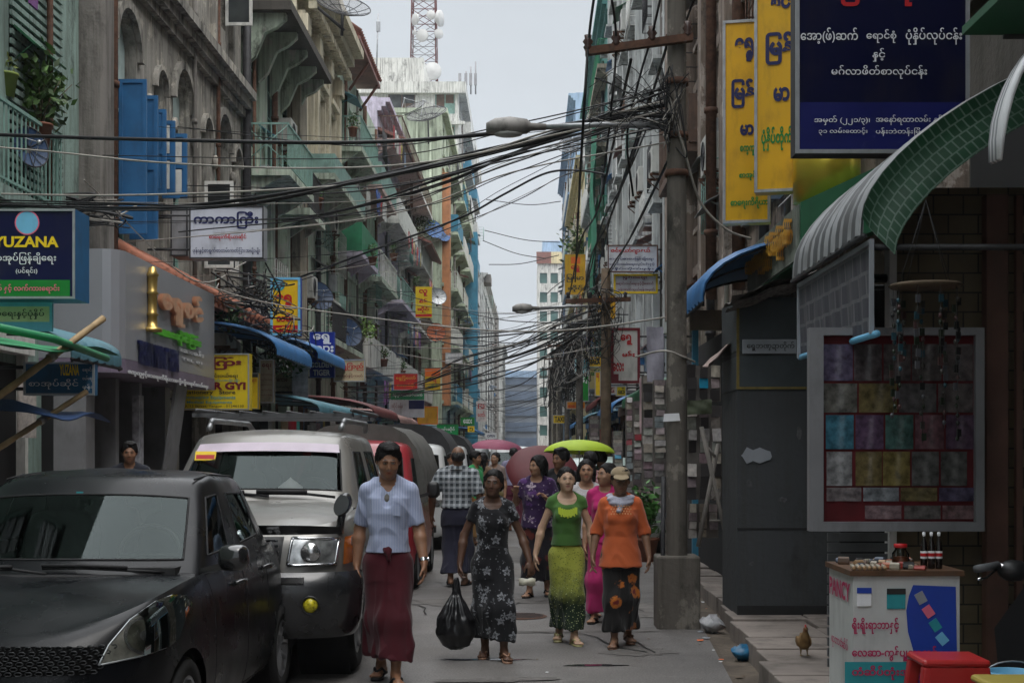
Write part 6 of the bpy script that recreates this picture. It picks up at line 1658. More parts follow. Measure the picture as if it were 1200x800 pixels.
# ======= people
class Field:
 """signed distance sampled on a grid, shapes blended in one after another; surface() gives one continuous skin"""
 def __init__(s,lo,hi,h):
  s.h=h;s.lo=np.array(lo,float)
  s.n=np.ceil((np.array(hi)-s.lo)/h).astype(int)+1
  s.d=np.full(s.n,0.25,np.float32)
  s.ax=[s.lo[i]+h*np.arange(s.n[i])for i in range(3)]
 def win(s,lo,hi):
  a=np.clip(np.floor((np.array(lo)-s.lo)/s.h).astype(int),0,s.n)
  b=np.clip(np.ceil((np.array(hi)-s.lo)/s.h).astype(int)+1,0,s.n)
  return tuple(slice(int(p),int(q))for p,q in zip(a,b))
 def grid(s,w):
  return np.meshgrid(*[s.ax[i][w[i]]for i in range(3)],indexing='ij')
 def mix(s,w,e,k,sub=False):
  c=s.d[w]
  if sub:
   e=-e
   if k>0:
    hh=np.clip(.5-.5*(c-e)/k,0,1);s.d[w]=c*(1-hh)+e*hh+k*hh*(1-hh)
   else:s.d[w]=np.maximum(c,e)
  elif k>0:
   hh=np.clip(.5+.5*(c-e)/k,0,1);s.d[w]=c*(1-hh)+e*hh-k*hh*(1-hh)
  else:s.d[w]=np.minimum(c,e)
 def cap(s,a,b,ra,rb,k=.02,sub=False,flat=None):
  a,b=np.array(a,float),np.array(b,float);r=max(ra,rb)+k+.03
  w=s.win(np.minimum(a,b)-r,np.maximum(a,b)+r)
  if any(q.start>=q.stop for q in w):return
  X,Y,Z=s.grid(w);ab=b-a;L=max(ab.dot(ab),1e-9)
  t=np.clip(((X-a[0])*ab[0]+(Y-a[1])*ab[1]+(Z-a[2])*ab[2])/L,0,1)
  e=np.sqrt((X-a[0]-t*ab[0])**2+(Y-a[1]-t*ab[1])**2+(Z-a[2]-t*ab[2])**2)-(ra+(rb-ra)*t)
  s.mix(w,e.astype(np.float32),k,sub)
 def ell(s,c,r,k=.02,R=None,sub=False):
  c,r=np.array(c,float),np.array(r,float);q=r.max()+k+.03
  w=s.win(c-q,c+q)
  if any(p.start>=p.stop for p in w):return
  X,Y,Z=s.grid(w);X,Y,Z=X-c[0],Y-c[1],Z-c[2]
  if R is not None:X,Y,Z=[R[i][0]*X+R[i][1]*Y+R[i][2]*Z for i in range(3)]
  k0=np.sqrt((X/r[0])**2+(Y/r[1])**2+(Z/r[2])**2);k1=np.sqrt((X/r[0]**2)**2+(Y/r[1]**2)**2+(Z/r[2]**2)**2)
  e=k0*(k0-1)/np.maximum(k1,1e-6)
  s.mix(w,e.astype(np.float32),k,sub)
 def tor(s,rings,k=.02):
  """a stack of ellipses: (z, cx, cy, rx, ry)"""
  r=np.array(rings,float);m=r[:,3:5].max()+k+.05
  lo=(r[:,1].min()-m,r[:,2].min()-m,r[:,0].min()-.06);hi=(r[:,1].max()+m,r[:,2].max()+m,r[:,0].max()+.06)
  w=s.win(lo,hi);X,Y,Z=s.grid(w);z=s.ax[2][w[2]]
  o=np.argsort(r[:,0]);r=r[o]
  cx,cy,rx,ry=[np.interp(z,r[:,0],r[:,i])[None,None,:]for i in(1,2,3,4)]
  q=np.sqrt(((X-cx)/rx)**2+((Y-cy)/ry)**2)
  g=np.sqrt(((X-cx)/rx**2)**2+((Y-cy)/ry**2)**2)
  e=q*(q-1)/np.maximum(g,1e-5)
  e=np.maximum(e,np.maximum(r[0,0]-Z,Z-r[-1,0]))
  s.mix(w,e.astype(np.float32),k)
 def half(s,p,n,w=None):
  """keep only the side of the plane that n points away from"""
  n=np.array(n,float);n/=np.linalg.norm(n)
  X,Y,Z=np.meshgrid(*s.ax,indexing='ij')
  s.d=np.maximum(s.d,((X-p[0])*n[0]+(Y-p[1])*n[1]+(Z-p[2])*n[2]).astype(np.float32))
 def surface(s):
  d=s.d;ins=d<0;n=np.array(d.shape)-1
  cs=[(i,j,k)for i in(0,1)for j in(0,1)for k in(0,1)]
  cnt=np.zeros(n,np.int8)
  for i,j,k in cs:cnt+=ins[i:n[0]+i,j:n[1]+j,k:n[2]+k]
  act=(cnt>0)&(cnt<8)
  I=np.argwhere(act);idx=np.full(n,-1,np.int64);idx[act]=np.arange(len(I))
  acc=np.zeros((len(I),3));num=np.zeros(len(I))
  for a,b in[(p,q)for p in cs for q in cs if sum(abs(p[m]-q[m])for m in range(3))==1 and p<q]:
   da=d[I[:,0]+a[0],I[:,1]+a[1],I[:,2]+a[2]];db=d[I[:,0]+b[0],I[:,1]+b[1],I[:,2]+b[2]]
   m=(da<0)!=(db<0);t=np.where(m,da/np.where(m,da-db,1),0)
   for c in range(3):acc[:,c]+=np.where(m,a[c]+t*(b[c]-a[c]),0)
   num+=m
  V=(I+acc/np.maximum(num,1)[:,None])*s.h+s.lo
  Q=[]
  for ax in range(3):
   u,v=(ax+1)%3,(ax+2)%3
   sl0=[slice(1,n[q])for q in range(3)];sl1=[slice(1,n[q])for q in range(3)]
   sl0[ax]=slice(0,n[ax]);sl1[ax]=slice(1,n[ax]+1)
   A,B=ins[tuple(sl0)],ins[tuple(sl1)]
   E=np.argwhere(A!=B)
   if not len(E):continue
   off=np.ones(3,int);off[ax]=0
   G=E+off;fl=A[tuple(E.T)]
   def at(du,dv):
    g=G.copy();g[:,u]-=du;g[:,v]-=dv
    return idx[g[:,0],g[:,1],g[:,2]]
   q=np.stack([at(1,1),at(0,1),at(0,0),at(1,0)],1)
   q=np.where(fl[:,None],q,q[:,::-1]);Q.append(q)
  F=np.concatenate(Q);F=F[(F>=0).all(1)]
  return V,F
def smooth_mesh(V,F,it=2,f=.5):
 E=np.concatenate([F[:,[0,1]],F[:,[1,2]],F[:,[2,3]],F[:,[3,0]]])
 for _ in range(it):
  S=np.zeros_like(V);c=np.zeros(len(V))
  for a,b in((0,1),(1,0)):
   np.add.at(S,E[:,a],V[E[:,b]]);np.add.at(c,E[:,a],1)
  V=V+f*(S/np.maximum(c,1)[:,None]-V)
 return V
def fab(x):return np.array(x,float)
def nz3(P_,s,ph=0.0):
 """cheap smooth noise for folds"""
 x,y,z=P_[:,0]*s,P_[:,1]*s,P_[:,2]*s
 return(np.sin(x*1.7+1.3*np.sin(y*1.1+z*.6+ph)+ph)+np.sin(y*1.9+1.7*np.sin(z*.9+x*.7+ph*2))+np.sin(z*1.3+1.5*np.sin(x*1.2-y+ph)))/3
def normals(V,F):
 a,b,c,d=V[F[:,0]],V[F[:,1]],V[F[:,2]],V[F[:,3]]
 n=np.cross(c-a,d-b);N_=np.zeros_like(V)
 for k in range(4):np.add.at(N_,F[:,k],n)
 return N_/np.maximum(np.linalg.norm(N_,axis=1),1e-9)[:,None]
def skin_mat():
 m,nt,b=_new('skin')
 at=nt.nodes.new('ShaderNodeAttribute');at.attribute_name='Col'
 c=mixc(nt,ramp(nt,noise_fac(nt,coords(nt),22,4),[(.3,0.0),(.75,.28)]),at.outputs['Color'],(.05,.022,.012))
 nt.links.new(c,b.inputs['Base Color']);setin(b,'Roughness',.5);setin(b,'Specular IOR Level',.4)
 setin(b,'Subsurface Weight',.06);setin(b,'Subsurface Radius',(.02,.008,.004));setin(b,'Subsurface Scale',.3)
 return m
M['skin']=skin_mat()
M['hair']=mat('black_hair',(0.009,0.008,0.008),.6,0,.3,40,.002,spec=.25)
def cloth(name,kind,c1,c2=(0,0,0),c3=None,s=1.0,rough=.85):
 """cloth with a woven or printed pattern"""
 m,nt,b=_new(name)
 v=coords(nt)
 fold=noise_fac(nt,coords(nt),5,5)
 base=mixc(nt,ramp(nt,fold,[(.3,0.0),(.7,1.0)]),tuple(x*.86 for x in c1),tuple(min(1,x*1.1)for x in c1))
 out=base
 def vor(sc,feat='F1',rnd=1.0):
  n=nt.nodes.new('ShaderNodeTexVoronoi');n.feature=feat;n.inputs['Scale'].default_value=sc;n.inputs['Randomness'].default_value=rnd
  nt.links.new(v,n.inputs['Vector']);return n
 def band(axis,freq,w,v_=None):
  sx=nt.nodes.new('ShaderNodeSeparateXYZ');nt.links.new(v_ or v,sx.inputs[0])
  k=nt.nodes.new('ShaderNodeMath');k.operation='MULTIPLY';k.inputs[1].default_value=freq;nt.links.new(sx.outputs[axis],k.inputs[0])
  f=nt.nodes.new('ShaderNodeMath');f.operation='FRACT';nt.links.new(k.outputs[0],f.inputs[0])
  return ramp(nt,f.outputs[0],[(w-.03,1.0),(w+.03,0.0)])
 if kind=='floral':
  n=vor(9.5*s);wob=vor(38*s)
  a=nt.nodes.new('ShaderNodeMath');a.operation='MULTIPLY_ADD';a.inputs[1].default_value=.55;nt.links.new(wob.outputs['Distance'],a.inputs[0]);nt.links.new(n.outputs['Distance'],a.inputs[2])
  df=nt.nodes.new('ShaderNodeVectorMath');df.operation='SUBTRACT';nt.links.new(v,df.inputs[0]);nt.links.new(n.outputs['Position'],df.inputs[1])
  sq=nt.nodes.new('ShaderNodeSeparateXYZ');nt.links.new(df.outputs[0],sq.inputs[0])
  def mt(op,x,y=None):
   q=nt.nodes.new('ShaderNodeMath');q.operation=op
   for i_,z_ in enumerate((x,y)):
    if z_ is None:continue
    if isinstance(z_,(int,float)):q.inputs[i_].default_value=z_
    else:nt.links.new(z_,q.inputs[i_])
   return q.outputs[0]
  an_=mt('ARCTAN2',sq.outputs[0],sq.outputs[2])
  pr_=mt('MULTIPLY_ADD',mt('COSINE',mt('MULTIPLY',an_,5.0)),.11);pr_.node.inputs[2].default_value=.36
  rr_=mt('DIVIDE',n.outputs['Distance'],pr_)
  petals=ramp(nt,rr_,[(.20,.25),(.30,0.0),(.38,.75),(.80,1.0),(.95,.9),(1.05,0.0)])
  pick=ramp(nt,n.outputs['Color'],[(.30,0.0),(.34,1.0)])
  f=nt.nodes.new('ShaderNodeMath');f.operation='MULTIPLY';nt.links.new(petals,f.inputs[0]);nt.links.new(pick,f.inputs[1])
  fq=mt('MULTIPLY',f.outputs[0],ramp(nt,noise_fac(nt,v,46*s,4),[(.36,.15),(.56,1.0)]));out=mixc(nt,fq,base,c2)
  if c3 is not None:out=mixc(nt,ramp(nt,noise_fac(nt,v,12*s,4),[(.56,0.0),(.6,.85)]),out,c3)
  sp=vor(26*s);out=mixc(nt,ramp(nt,sp.outputs['Distance'],[(.14,.6),(.18,0.0)]),out,c2)
 elif kind=='plaid':
  out=mixc(nt,mixc(nt,.5,band(0,18*s,.45),band(0,18*s,.45)),base,c2)
  out2=mixc(nt,band(2,18*s,.45),base,c2)
  out=mixc(nt,.5,out,out2)
  if c3 is not None:
   out=mixc(nt,band(2,18*s,.08),out,c3);out=mixc(nt,band(0,18*s,.08),out,c3)
 elif kind=='specks':
  n=vor(34*s);out=mixc(nt,ramp(nt,n.outputs['Distance'],[(.2,1.0),(.3,0.0)]),base,c2)
  if c3 is not None:
   sx=nt.nodes.new('ShaderNodeSeparateXYZ');nt.links.new(v,sx.inputs[0])
   gnoise=nt.nodes.new('ShaderNodeMath');gnoise.operation='MULTIPLY_ADD';gnoise.inputs[1].default_value=.35;nt.links.new(noise_fac(nt,v,18,4),gnoise.inputs[0]);nt.links.new(sx.outputs[2],gnoise.inputs[2])
   out=mixc(nt,ramp(nt,gnoise.outputs[0],[(.50,1.0),(.82,0.0)]),out,c3)
   n2=vor(30*s);fsp=ramp(nt,n2 .outputs['Distance'],[(.16,1.0),(.24,0.0)]);hi_=nt.nodes.new('ShaderNodeMath');hi_.operation='MULTIPLY';nt.links.new(fsp,hi_.inputs[0]);nt.links.new(ramp(nt,gnoise.outputs[0],[(.50,1.0),(.85,0.0)]),hi_.inputs[1]);out=mixc(nt,hi_.outputs[0],out,(.42,.46,.22))
 elif kind=='blotch':
  n=vor(7*s);a=nt.nodes.new('ShaderNodeMath');a.operation='MULTIPLY_ADD';a.inputs[1].default_value=.5;nt.links.new(noise_fac(nt,v,30*s,4),a.inputs[0]);nt.links.new(n.outputs['Distance'],a.inputs[2])
  out=mixc(nt,ramp(nt,a.outputs[0],[(.56,1.0),(.64,0.0)]),base,c2)
  if c3 is not None:out=mixc(nt,ramp(nt,a.outputs[0],[(.38,1.0),(.44,0.0)]),out,c3)
 elif kind=='stripe':
  out=mixc(nt,band(0,55*s,.4),base,c2)
 nt.links.new(out,b.inputs['Base Color']);setin(b,'Roughness',rough);setin(b,'Specular IOR Level',.2);setin(b,'Sheen Weight',.15)
 bump(nt,b,noise_fac(nt,v,140,2),.002,.35)
 return m
def rotm(yaw,pitch=0,roll=0):
 return np.array((Matrix.Rotation(yaw,3,'Z')@Matrix.Rotation(pitch,3,'X')@Matrix.Rotation(roll,3,'Y')))
def person(label,x,y,H,yaw=0.0,head=(0,0,0),arms=None,feet=None,skin=(.24,.12,.07),female=False,build=1.0,hair=None,top=None,bottom=None,res=.006,extra=None,z=0.0,sandal=True,group=None,lips=None):
 """body: one skin with face, hands and feet; clothes and hair are children. The figure faces -Y; x is the viewer's right.
    arms: {side: (elbow, wrist, hand direction, curl)} in metres for a figure of height 1; feet: {side: (dx, dy, lift)}"""
 t=thing('person',label,'person',(x,y,z),yaw,group)
 k=H
 sw=(.086 if female else .099)*build;hw=(.052 if female else .05)
 sh={s:fab((s*sw,.006,.802))for s in(-1,1)}
 hp={s:fab((s*hw,.0,.50))for s in(-1,1)}
 feet=feet or{-1:(0,-.03,0),1:(0,.05,0)}
 an={s:fab((s*.046+feet[s][0],.02+feet[s][1],.042+feet[s][2]))for s in(-1,1)}
 kn={s:(hp[s]*.48+an[s]*.52)+fab((0,-.028 if feet[s][2]==0 else-.045,.0))for s in(-1,1)}
 arms=arms or{}
 A={}
 for s in(-1,1):
  el,wr,hd,cu=arms.get(s,((s*(sw+.035),.02,.645),(s*(sw+.045),-.02,.49),(0,-.12,-1),.35))
  A[s]=(fab(el),fab(wr),fab(hd)/np.linalg.norm(hd),cu)
 HR=rotm(*head);hc0=fab((0,-.012,.868))
 def hd_(p):return hc0+HR@(fab(p)-hc0)
 lo=fab((-.36,-.30,-.01));hi=fab((.36,.32,1.03))
 for s in(-1,1):
  for q in(A[s][0],A[s][1],A[s][1]+A[s][2]*.12):lo=np.minimum(lo,q-.06);hi=np.maximum(hi,q+.06)
 h=res/H
 B=Field(lo,hi,h)
 bw=build
 B.tor([(.47,0,.005,.082*bw,.062),(.52,0,.01,.088*bw,.068),(.62,0,.0,.070*bw,.055),(.70,0,-.002,.082*bw,.062),(.77,0,.004,.092*bw,.060),(.815,0,.01,.075*bw,.042)],0)
 B.cap((0,.012,.80),(0,-.004,.872),.034 if not female else .030,.030 if not female else .027,.025)
 for s in(-1,1):
  B.cap((s*.018,.014,.842),sh[s]+fab((0,0,.004)),.026,.028,.025)
  e,w,hd,cu=A[s]
  th=1.0 if not female else .88
  B.cap(sh[s],e,.030*th*bw,.0235*th,.012);B.cap(e,e*.7+w*.3,.025*th,.027*th,.01);B.cap(e*.7+w*.3,w,.027*th,.0175*th,.01)
  fwd=hd;side=np.cross(fwd,(0,0,1));
  if np.linalg.norm(side)<.3:side=fab((0,1,0))
  side/=np.linalg.norm(side)
  if side[1]>0:side=-side
  nrm=np.cross(side,fwd);nrm/=np.linalg.norm(nrm)
  if nrm.dot(fab((-s,0,0)))<0:nrm=-nrm
  pc=w+fwd*.028
  R_=np.stack([fwd,side,nrm])
  B.ell(pc,(.034,.024,.0125),.006,R_)
  for fi,(o,L)in enumerate([(.017,.040),(.006,.045),(-.005,.042),(-.0155,.033)]):
   a0=w+fwd*.052+side*o;ang=cu*.9
   a1=a0+(fwd*math.cos(ang*.6)+nrm*math.sin(ang*.6))*L*.5
   a2=a1+(fwd*math.cos(ang*1.6)+nrm*math.sin(ang*1.6))*L*.32
   a3=a2+(fwd*math.cos(ang*2.4)+nrm*math.sin(ang*2.4))*L*.25
   B.cap(a0,a1,.0055,.0051,.002);B.cap(a1,a2,.0051,.0046,.001);B.cap(a2,a3,.0046,.0039,.001)
  t0=w+fwd*.018+side*.018;t1=t0+(fwd*.7+side*.55+nrm*.35)*.024;t2=t1+(fwd*.9+side*.1+nrm*.4)*.020
  B.cap(t0,t1,.008,.0065,.004);B.cap(t1,t2,.0065,.005,.001)
  B.cap(hp[s],kn[s],.050,.034,.02);B.cap(kn[s],kn[s]*.62+an[s]*.38+fab((0,.010,0)),.032,.033,.012);B.cap(kn[s]*.62+an[s]*.38+fab((0,.010,0)),an[s],.031,.0185,.012)
  yo=.22*s
  fdir=fab((math.sin(yo)*.9,-math.cos(yo),0));lift=feet[s][2]
  dz=-.026 if lift==0 else-.034
  ball=an[s]+fdir*.078+fab((0,0,dz));toe=ball+fdir*.026+fab((0,0,-.002 if lift==0 else .004))
  heel=an[s]-fdir*.026+fab((0,0,-.022))
  B.cap(an[s],heel,.018,.018,.012);B.cap(an[s]+fdir*.01,ball,.020,.0155,.012);B.cap(heel,ball,.017,.016,.01)
  prp=fab((-fdir[1],fdir[0],0))*(-s)
  for ti in range(5):
   oo=(-.5+ti/4)*.036
   b0=ball+prp*oo;B.cap(b0-fdir*.01,b0+fdir*(.03-.0035*ti),.0082 if ti==0 else .0062,.0075 if ti==0 else .005,.003)
 def E(c,r,kk=.01,sub=False):B.ell(hd_(c),r,kk,HR.T,sub)
 E((0,.012,.945),(.0465,.058,.055),0)
 E((0,-.012,.915),(.0405,.045,.05),.02)
 E((0,-.026,.888),(.026,.026,.022),.02)
 E((0,-.042,.873),(.013,.011,.009),.012)
 for s in(-1,1):
  E((s*.0235,-.040,.912),(.014,.011,.012),.012)
  E((s*.017,-.053,.936),(.0115,.008,.0062),.006,True)
  E((s*.0165,-.0475,.9365),(.0080,.0075,.0068),.0015)
  E((s*.0170,-.0515,.9475),(.0145,.0065,.004),.005)
  E((s*.0475,.004,.928),(.0055,.0115,.0175),.004)
  E((s*.0075,-.0565,.9105),(.0048,.0055,.0042),.004)
 B.cap(hd_((0,-.053,.940)),hd_((0,-.0625,.9145)),.0052,.0068,.007)
 E((0,-.0525,.8965),(.0145,.0062,.0036),.003);E((0,-.0515,.8905),(.0125,.006,.0036),.003)
 E((0,-.060,.8937),(.0165,.004,.0009),.001,True)
 V,F=B.surface();V=smooth_mesh(V,F,1,.35)
 sk=fab(skin);Cc=np.tile(sk,(len(V),1))
 L=(V-hc0)@HR+hc0
 hm=L[:,2]>.872
 def paint(c,r,col,soft=.4):
  q=np.sqrt((((L-fab(c))/fab(r))**2).sum(1));a=np.clip((1-q)/soft,0,1)[:,None]*hm[:,None]
  Cc[:]=Cc*(1-a)+fab(col)*a
 lp=lips if lips is not None else sk*fab((1.15,.62,.62))
 paint((0,-.055,.8938),(.0165,.014,.0075),lp,.5);paint((0,-.0585,.8938),(.015,.012,.0016),sk*.25,.6)
 for s in(-1,1):
  paint((s*.0168,-.050,.9365),(.0125,.014,.0062),sk*.35,.5)
  paint((s*.0168,-.054,.9366),(.0088,.012,.0040),(.50,.48,.45),.4)
  paint((s*.0165,-.055,.9366),(.0042,.012,.0046),(.008,.006,.005),.5)
  paint((s*.0185,-.054,.9515),(.0165,.016,.0032),(.010,.008,.007),.7)
  paint((s*.0065,-.064,.9085),(.0028,.006,.0022),sk*.3,.5)
 if top and top.get('vneck'):
  vm=(V[:,2]<.795)&(V[:,2]>.62)&(V[:,1]<-.02)&(np.abs(V[:,0])<.06);Cc[vm]=(.055,.05,.038)
 bo=np_obj('body',V*k,F,M['skin'],t,True,Cc)
# ---- hair
 hs=hair or{}
 style=hs.get('style','short')
 Hf=Field(hd_((0,0,.93))-.16-fab((0,0,hs.get('len',0))),hd_((0,0,.95))+.12,h*1.0)
 def HE(c,r,kk=.01,sub=False,dr=(0,0,0)):Hf.ell(hd_(c),r,kk,HR.T,sub)
 v_=hs.get('vol',.0)
 if style=='bald':
  HE((0,.020,.935),(.0495,.058,.045),0);HE((0,-.055,.925),(.06,.075,.10),.004,True);HE((0,.005,.985),(.036,.055,.035),.004,True)
 else:
  HE((0,.014,.951),(.0505+v_,.0630+v_,.0560+v_),0)
  for s in(-1,1):Hf.cap(hd_((s*.0475,.002,.958)),hd_((s*.0490,.006,.925 if style=='short' else .908)),.008,.006 if style=='short' else .008,.008)
  if style=='short':
   HE((0,-.068,.920),(.041,.056,.056),.010,True);HE((0,.0,.858),(.09,.12,.052),.006,True)
   HE((.006,-.006,.990+v_),(.040,.040,.012),.014)
  else:
   HE((0,-.070,.922),(.040,.058,.062),.010,True)
   HE((0,.030,.915),(.046,.042,.05),.012)
   if style=='bun':HE((hs.get('bx',0),.085,.925),(.026,.024,.026),.004);HE((0,.0,.862),(.09,.13,.03),.004,True)
   if style in('tail','long'):
    Ln=hs.get('len',.16)
    for s in((-1,1)if style=='long' else(0,)):
     Hf.cap(hd_((s*.036,.035,.92)),hd_((s*.034,.05,.92))-fab((0,0,Ln)),.024 if style=='long' else .022,.014,.01)
   if style=='bob':
    for s in(-1,1):Hf.cap(hd_((s*.046,.0,.93)),hd_((s*.048,.006,.87)),.017,.013,.012)
    Hf.cap(hd_((0,.055,.93)),hd_((0,.052,.865)),.035,.03,.02)
 V2,F2=Hf.surface()
 if len(F2):
  V2=smooth_mesh(V2,F2,1,.3);N2=normals(V2,F2)
  l2=(V2-hc0)@HR;ang=np.arctan2(l2[:,0],l2[:,1]+.02)
  V2=V2+N2*(.0016*np.sin(ang*40+l2[:,2]*60+2*nz3(V2,40))+.0022*nz3(V2,75)+.0015*nz3(V2,170))[:,None]
  np_obj('hair',V2*k,F2,hs.get('mat',M['hair']),t)
# ---- clothes
 def garment(name,build_,m,folds,hh=None):
  G=Field(lo-.03,hi+fab((.03,.03,-.1)),hh or h*1.15)
  build_(G)
  v,f=G.surface()
  if not len(f):return None
  v=smooth_mesh(v,f,2,.4);n=normals(v,f)
  v=v+n*np.maximum(folds(v),-.0022)[:,None]
  return np_obj(name,v*k,f,m,t)
 if top:
  ease=top.get('ease',.012);hem=top.get('hem',.47);slv=top.get('sleeve',.6);nk=top.get('neck',(.036,.828))
  def mk(G):
   e=ease;bust=.018 if female else .004
   fl_=top.get('flare',1.0);G.tor([(hem-.02,0,.004,.088*bw+e*fl_,.072+e*fl_),(max(.53,hem),0,.006,.086*bw+e*(1+fl_)/2,.069+e*(1+fl_)/2),(.62,0,.0,.072*bw+e*1.1,.057+e),(.71,0,-.004,.084*bw+e,.064+e),(.775,0,.003,.094*bw+e*.8,.060+e),(.826,0,.010,.070*bw,.040)],0)
   if female:
    for s in(-1,1):G.ell((s*.038,-.048-e*.6,.725),(.034,.030,.032),.02)
   for s in(-1,1):
    G.cap((s*.022,.013,.840),sh[s]+fab((0,0,.005)),.027+e*.25,.030+e*.35,.022)
    a_,b_,w_=sh[s],A[s][0],A[s][1]
    if slv>0:
     if slv<=1:G.cap(a_,a_+(b_-a_)*slv,.029*bw+e*.45,.026*bw+e*.6*top.get('cuff',1.2),.016)
     else:G.cap(a_,b_,.029*bw+e*.45,.026+e*.6,.016);G.cap(b_,b_+(w_-b_)*(slv-1),.026+e*.6,.022+e*.6*top.get('cuff',1.2),.012)
   for s in(-1,1):
    if slv>0:
     a_,b_=(sh[s],A[s][0])if slv<=1 else(A[s][0],A[s][1])
     q=a_+(b_-a_)*(slv if slv<=1 else slv-1);dirn=(b_-a_)/np.linalg.norm(b_-a_)
     G.cap(q+dirn*.051,q+dirn*.12,.05,.05,0,True)
   G.ell((0,.0+top.get('ny',-.012),nk[1]+.02),(nk[0],nk[0]*top.get('nr',1.15),top.get('nd',.034)),.003,None,True)
   if top.get('vneck'):G.cap((0,-.060,.850),(0,-.076,.800),.042,.036,.002,True);G.cap((0,-.076,.800),(0,-.080,top['vneck']-.012),.036,.020,.002,True)
   w=G.win((-9,-9,-9),(9,9,hem));G.d[w]=np.maximum(G.d[w],hem-G.grid(w)[2])
  am=top.get('fold',.0028)*1.3
  def fo(v):return am*.8*nz3(v,34,top.get('ph',0))+am*1.1*(.6-2*np.abs(nz3(v*fab((1,1,.7)),24,3+top.get('ph',0))))+am*.8*np.sin(v[:,2]*60+4*nz3(v,14))*np.clip((.68-v[:,2])*4,0,1)
  garment(top.get('name','shirt'),mk,top['mat'],fo)
  if top.get('collar'):
   mb=MB();rings=[]
   for i in range(25):
    a=-PI*.76+2*PI*.76*i/24+PI/2
    r0=.041
    fr=abs(i-12)/12
    p0=fab((.038*math.cos(a),.010+.040*math.sin(a),.862-.020*fr**3));p1=fab((.047*math.cos(a),.009+.050*math.sin(a),.862-.030*fr**3));p2=fab((.060*math.cos(a)*(1-.25*fr**4),.006+.066*math.sin(a),.838-.052*fr**3))
    rings.append([tuple(q*k)for q in(p0,p1,p2)])
   mb.loft(rings,0,False);mb.build('collar',[top['mat']],t,True)
 if bottom:
  zt=bottom.get('top',.60);zb=bottom.get('hem',.075);fl=bottom.get('flare',.03);e2=bottom.get('ease',.010)
  def mk(G):
   G.tor([(.44,0,.006,.078*bw+e2,.064+e2),(.50,0,.008,.081*bw+e2,.066+e2),(.54,0,.006,.079*bw+e2,.064+e2),(zt,0,.0,.074*bw+e2,.058+e2)],0)
   if bottom.get('legs'):
    for s in(-1,1):G.cap(hp[s],kn[s],.054+e2,.045+e2,.03);G.cap(kn[s],an[s]+fab((0,0,.0)),.045+e2,.034+e2+fl,.02)
   else:
    for s in(-1,1):
     G.cap(hp[s],kn[s],.047+e2,.045+e2,.035);G.cap(kn[s],an[s],.045+e2,.040+e2+fl,.04)
    m0=(kn[-1]+kn[1])/2;m1=(an[-1]+an[1])/2
    G.cap((0,.004,.48),m0,.062,.055+e2,.03);G.cap(m0,m1,.055+e2,.045+e2+fl*.7,.04)
   w=G.win((-9,-9,-9),(9,9,zb));G.d[w]=np.maximum(G.d[w],zb+bottom.get('slant',0)*G.grid(w)[0]-G.grid(w)[2])
   w=G.win((-9,-9,zt),(9,9,9));G.d[w]=np.maximum(G.d[w],G.grid(w)[2]-zt)
  am2=bottom.get('fold',.004)*1.35
  def fo(v):
   cx=np.interp(v[:,2],[0,.5],[(an[1][0]+an[-1][0])/2,0]);cy=np.interp(v[:,2],[0,.5],[(an[1][1]+an[-1][1])/2,0])
   a=np.arctan2(v[:,0]-cx,v[:,1]-cy);lowr=np.clip((.56-v[:,2])*2.6,0,1)
   return am2*lowr*(1.2*np.sin(a*6+3.5*nz3(v,7,1))+.7*np.sin(a*13+v[:,2]*7))+am2*.6*nz3(v,24,2)+am2*.9*lowr*(.6-2*np.abs(np.sin(a*2.3+v[:,2]*9+2*nz3(v,8,4))))
  garment(bottom.get('name','longyi'),mk,bottom['mat'],fo)
  if bottom.get('knot'):
   G=Field((-.08,-.16,zt-.09),(.08,-.02,zt+.05),h)
   G.ell((0,-.066,zt-.018),(.022,.014,.019),0);G.cap((.0,-.072,zt-.02),(.008,-.076,zt-.055),.010,.007,.012);G.cap((-.035,-.060,zt-.012),(.035,-.060,zt-.016),.009,.009,.012)
   v,f=G.surface();v=v+normals(v,f)*(.002*nz3(v,120))[:,None]
   np_obj('waist_knot',v*k,f,bottom['mat'],t)
 if sandal:
  for s in(-1,1):
   yo=.22*s;fd=fab((math.sin(yo)*.9,-math.cos(yo),0));lift=feet[s][2]
   pr=fab((-fd[1],fd[0],0));dz=-.044 if True else 0
   base=an[s]+fab((0,0,-.042))
   mb=MB();ring=[]
   prof=[(-.045,.012),(-.036,.019),(0,.020),(.04,.022),(.075,.026),(.1,.022),(.112,.012)]
   pts=[base+fd*a+pr*b for a,b in prof]+[base+fd*a-pr*b for a,b in prof[::-1]]
   if lift:pts=[p+fab((0,0,-.012*((p-base).dot(fd)>.04)))for p in pts]
   mb.loft([[tuple((p+fab((0,0,zz)))*k)for p in pts]for zz in(0,.0085)],0,True,True)
   c=base+fd*.088+fab((0,0,.022));
   for sg in(-1,1):mb.tube([tuple(c*k),tuple((base+fd*.055+pr*sg*.016+fab((0,0,.034)))*k),tuple((base+fd*.02+pr*sg*.024+fab((0,0,.012)))*k)],.006*k,5)
   mb.build('sandal',[extra.get('sandal',M['black_rubber'])if extra else M['black_rubber']],t,True)
 info=dict(t=t,k=k,A=A,hd=hd_,HR=HR,an=an,sh=sh)
 return info
S_TAN,S_DARK,S_MID,S_FAIR=(.28,.142,.082),(.105,.052,.032),(.37,.205,.125),(.50,.325,.22)
pw=P(455,798,10.15)
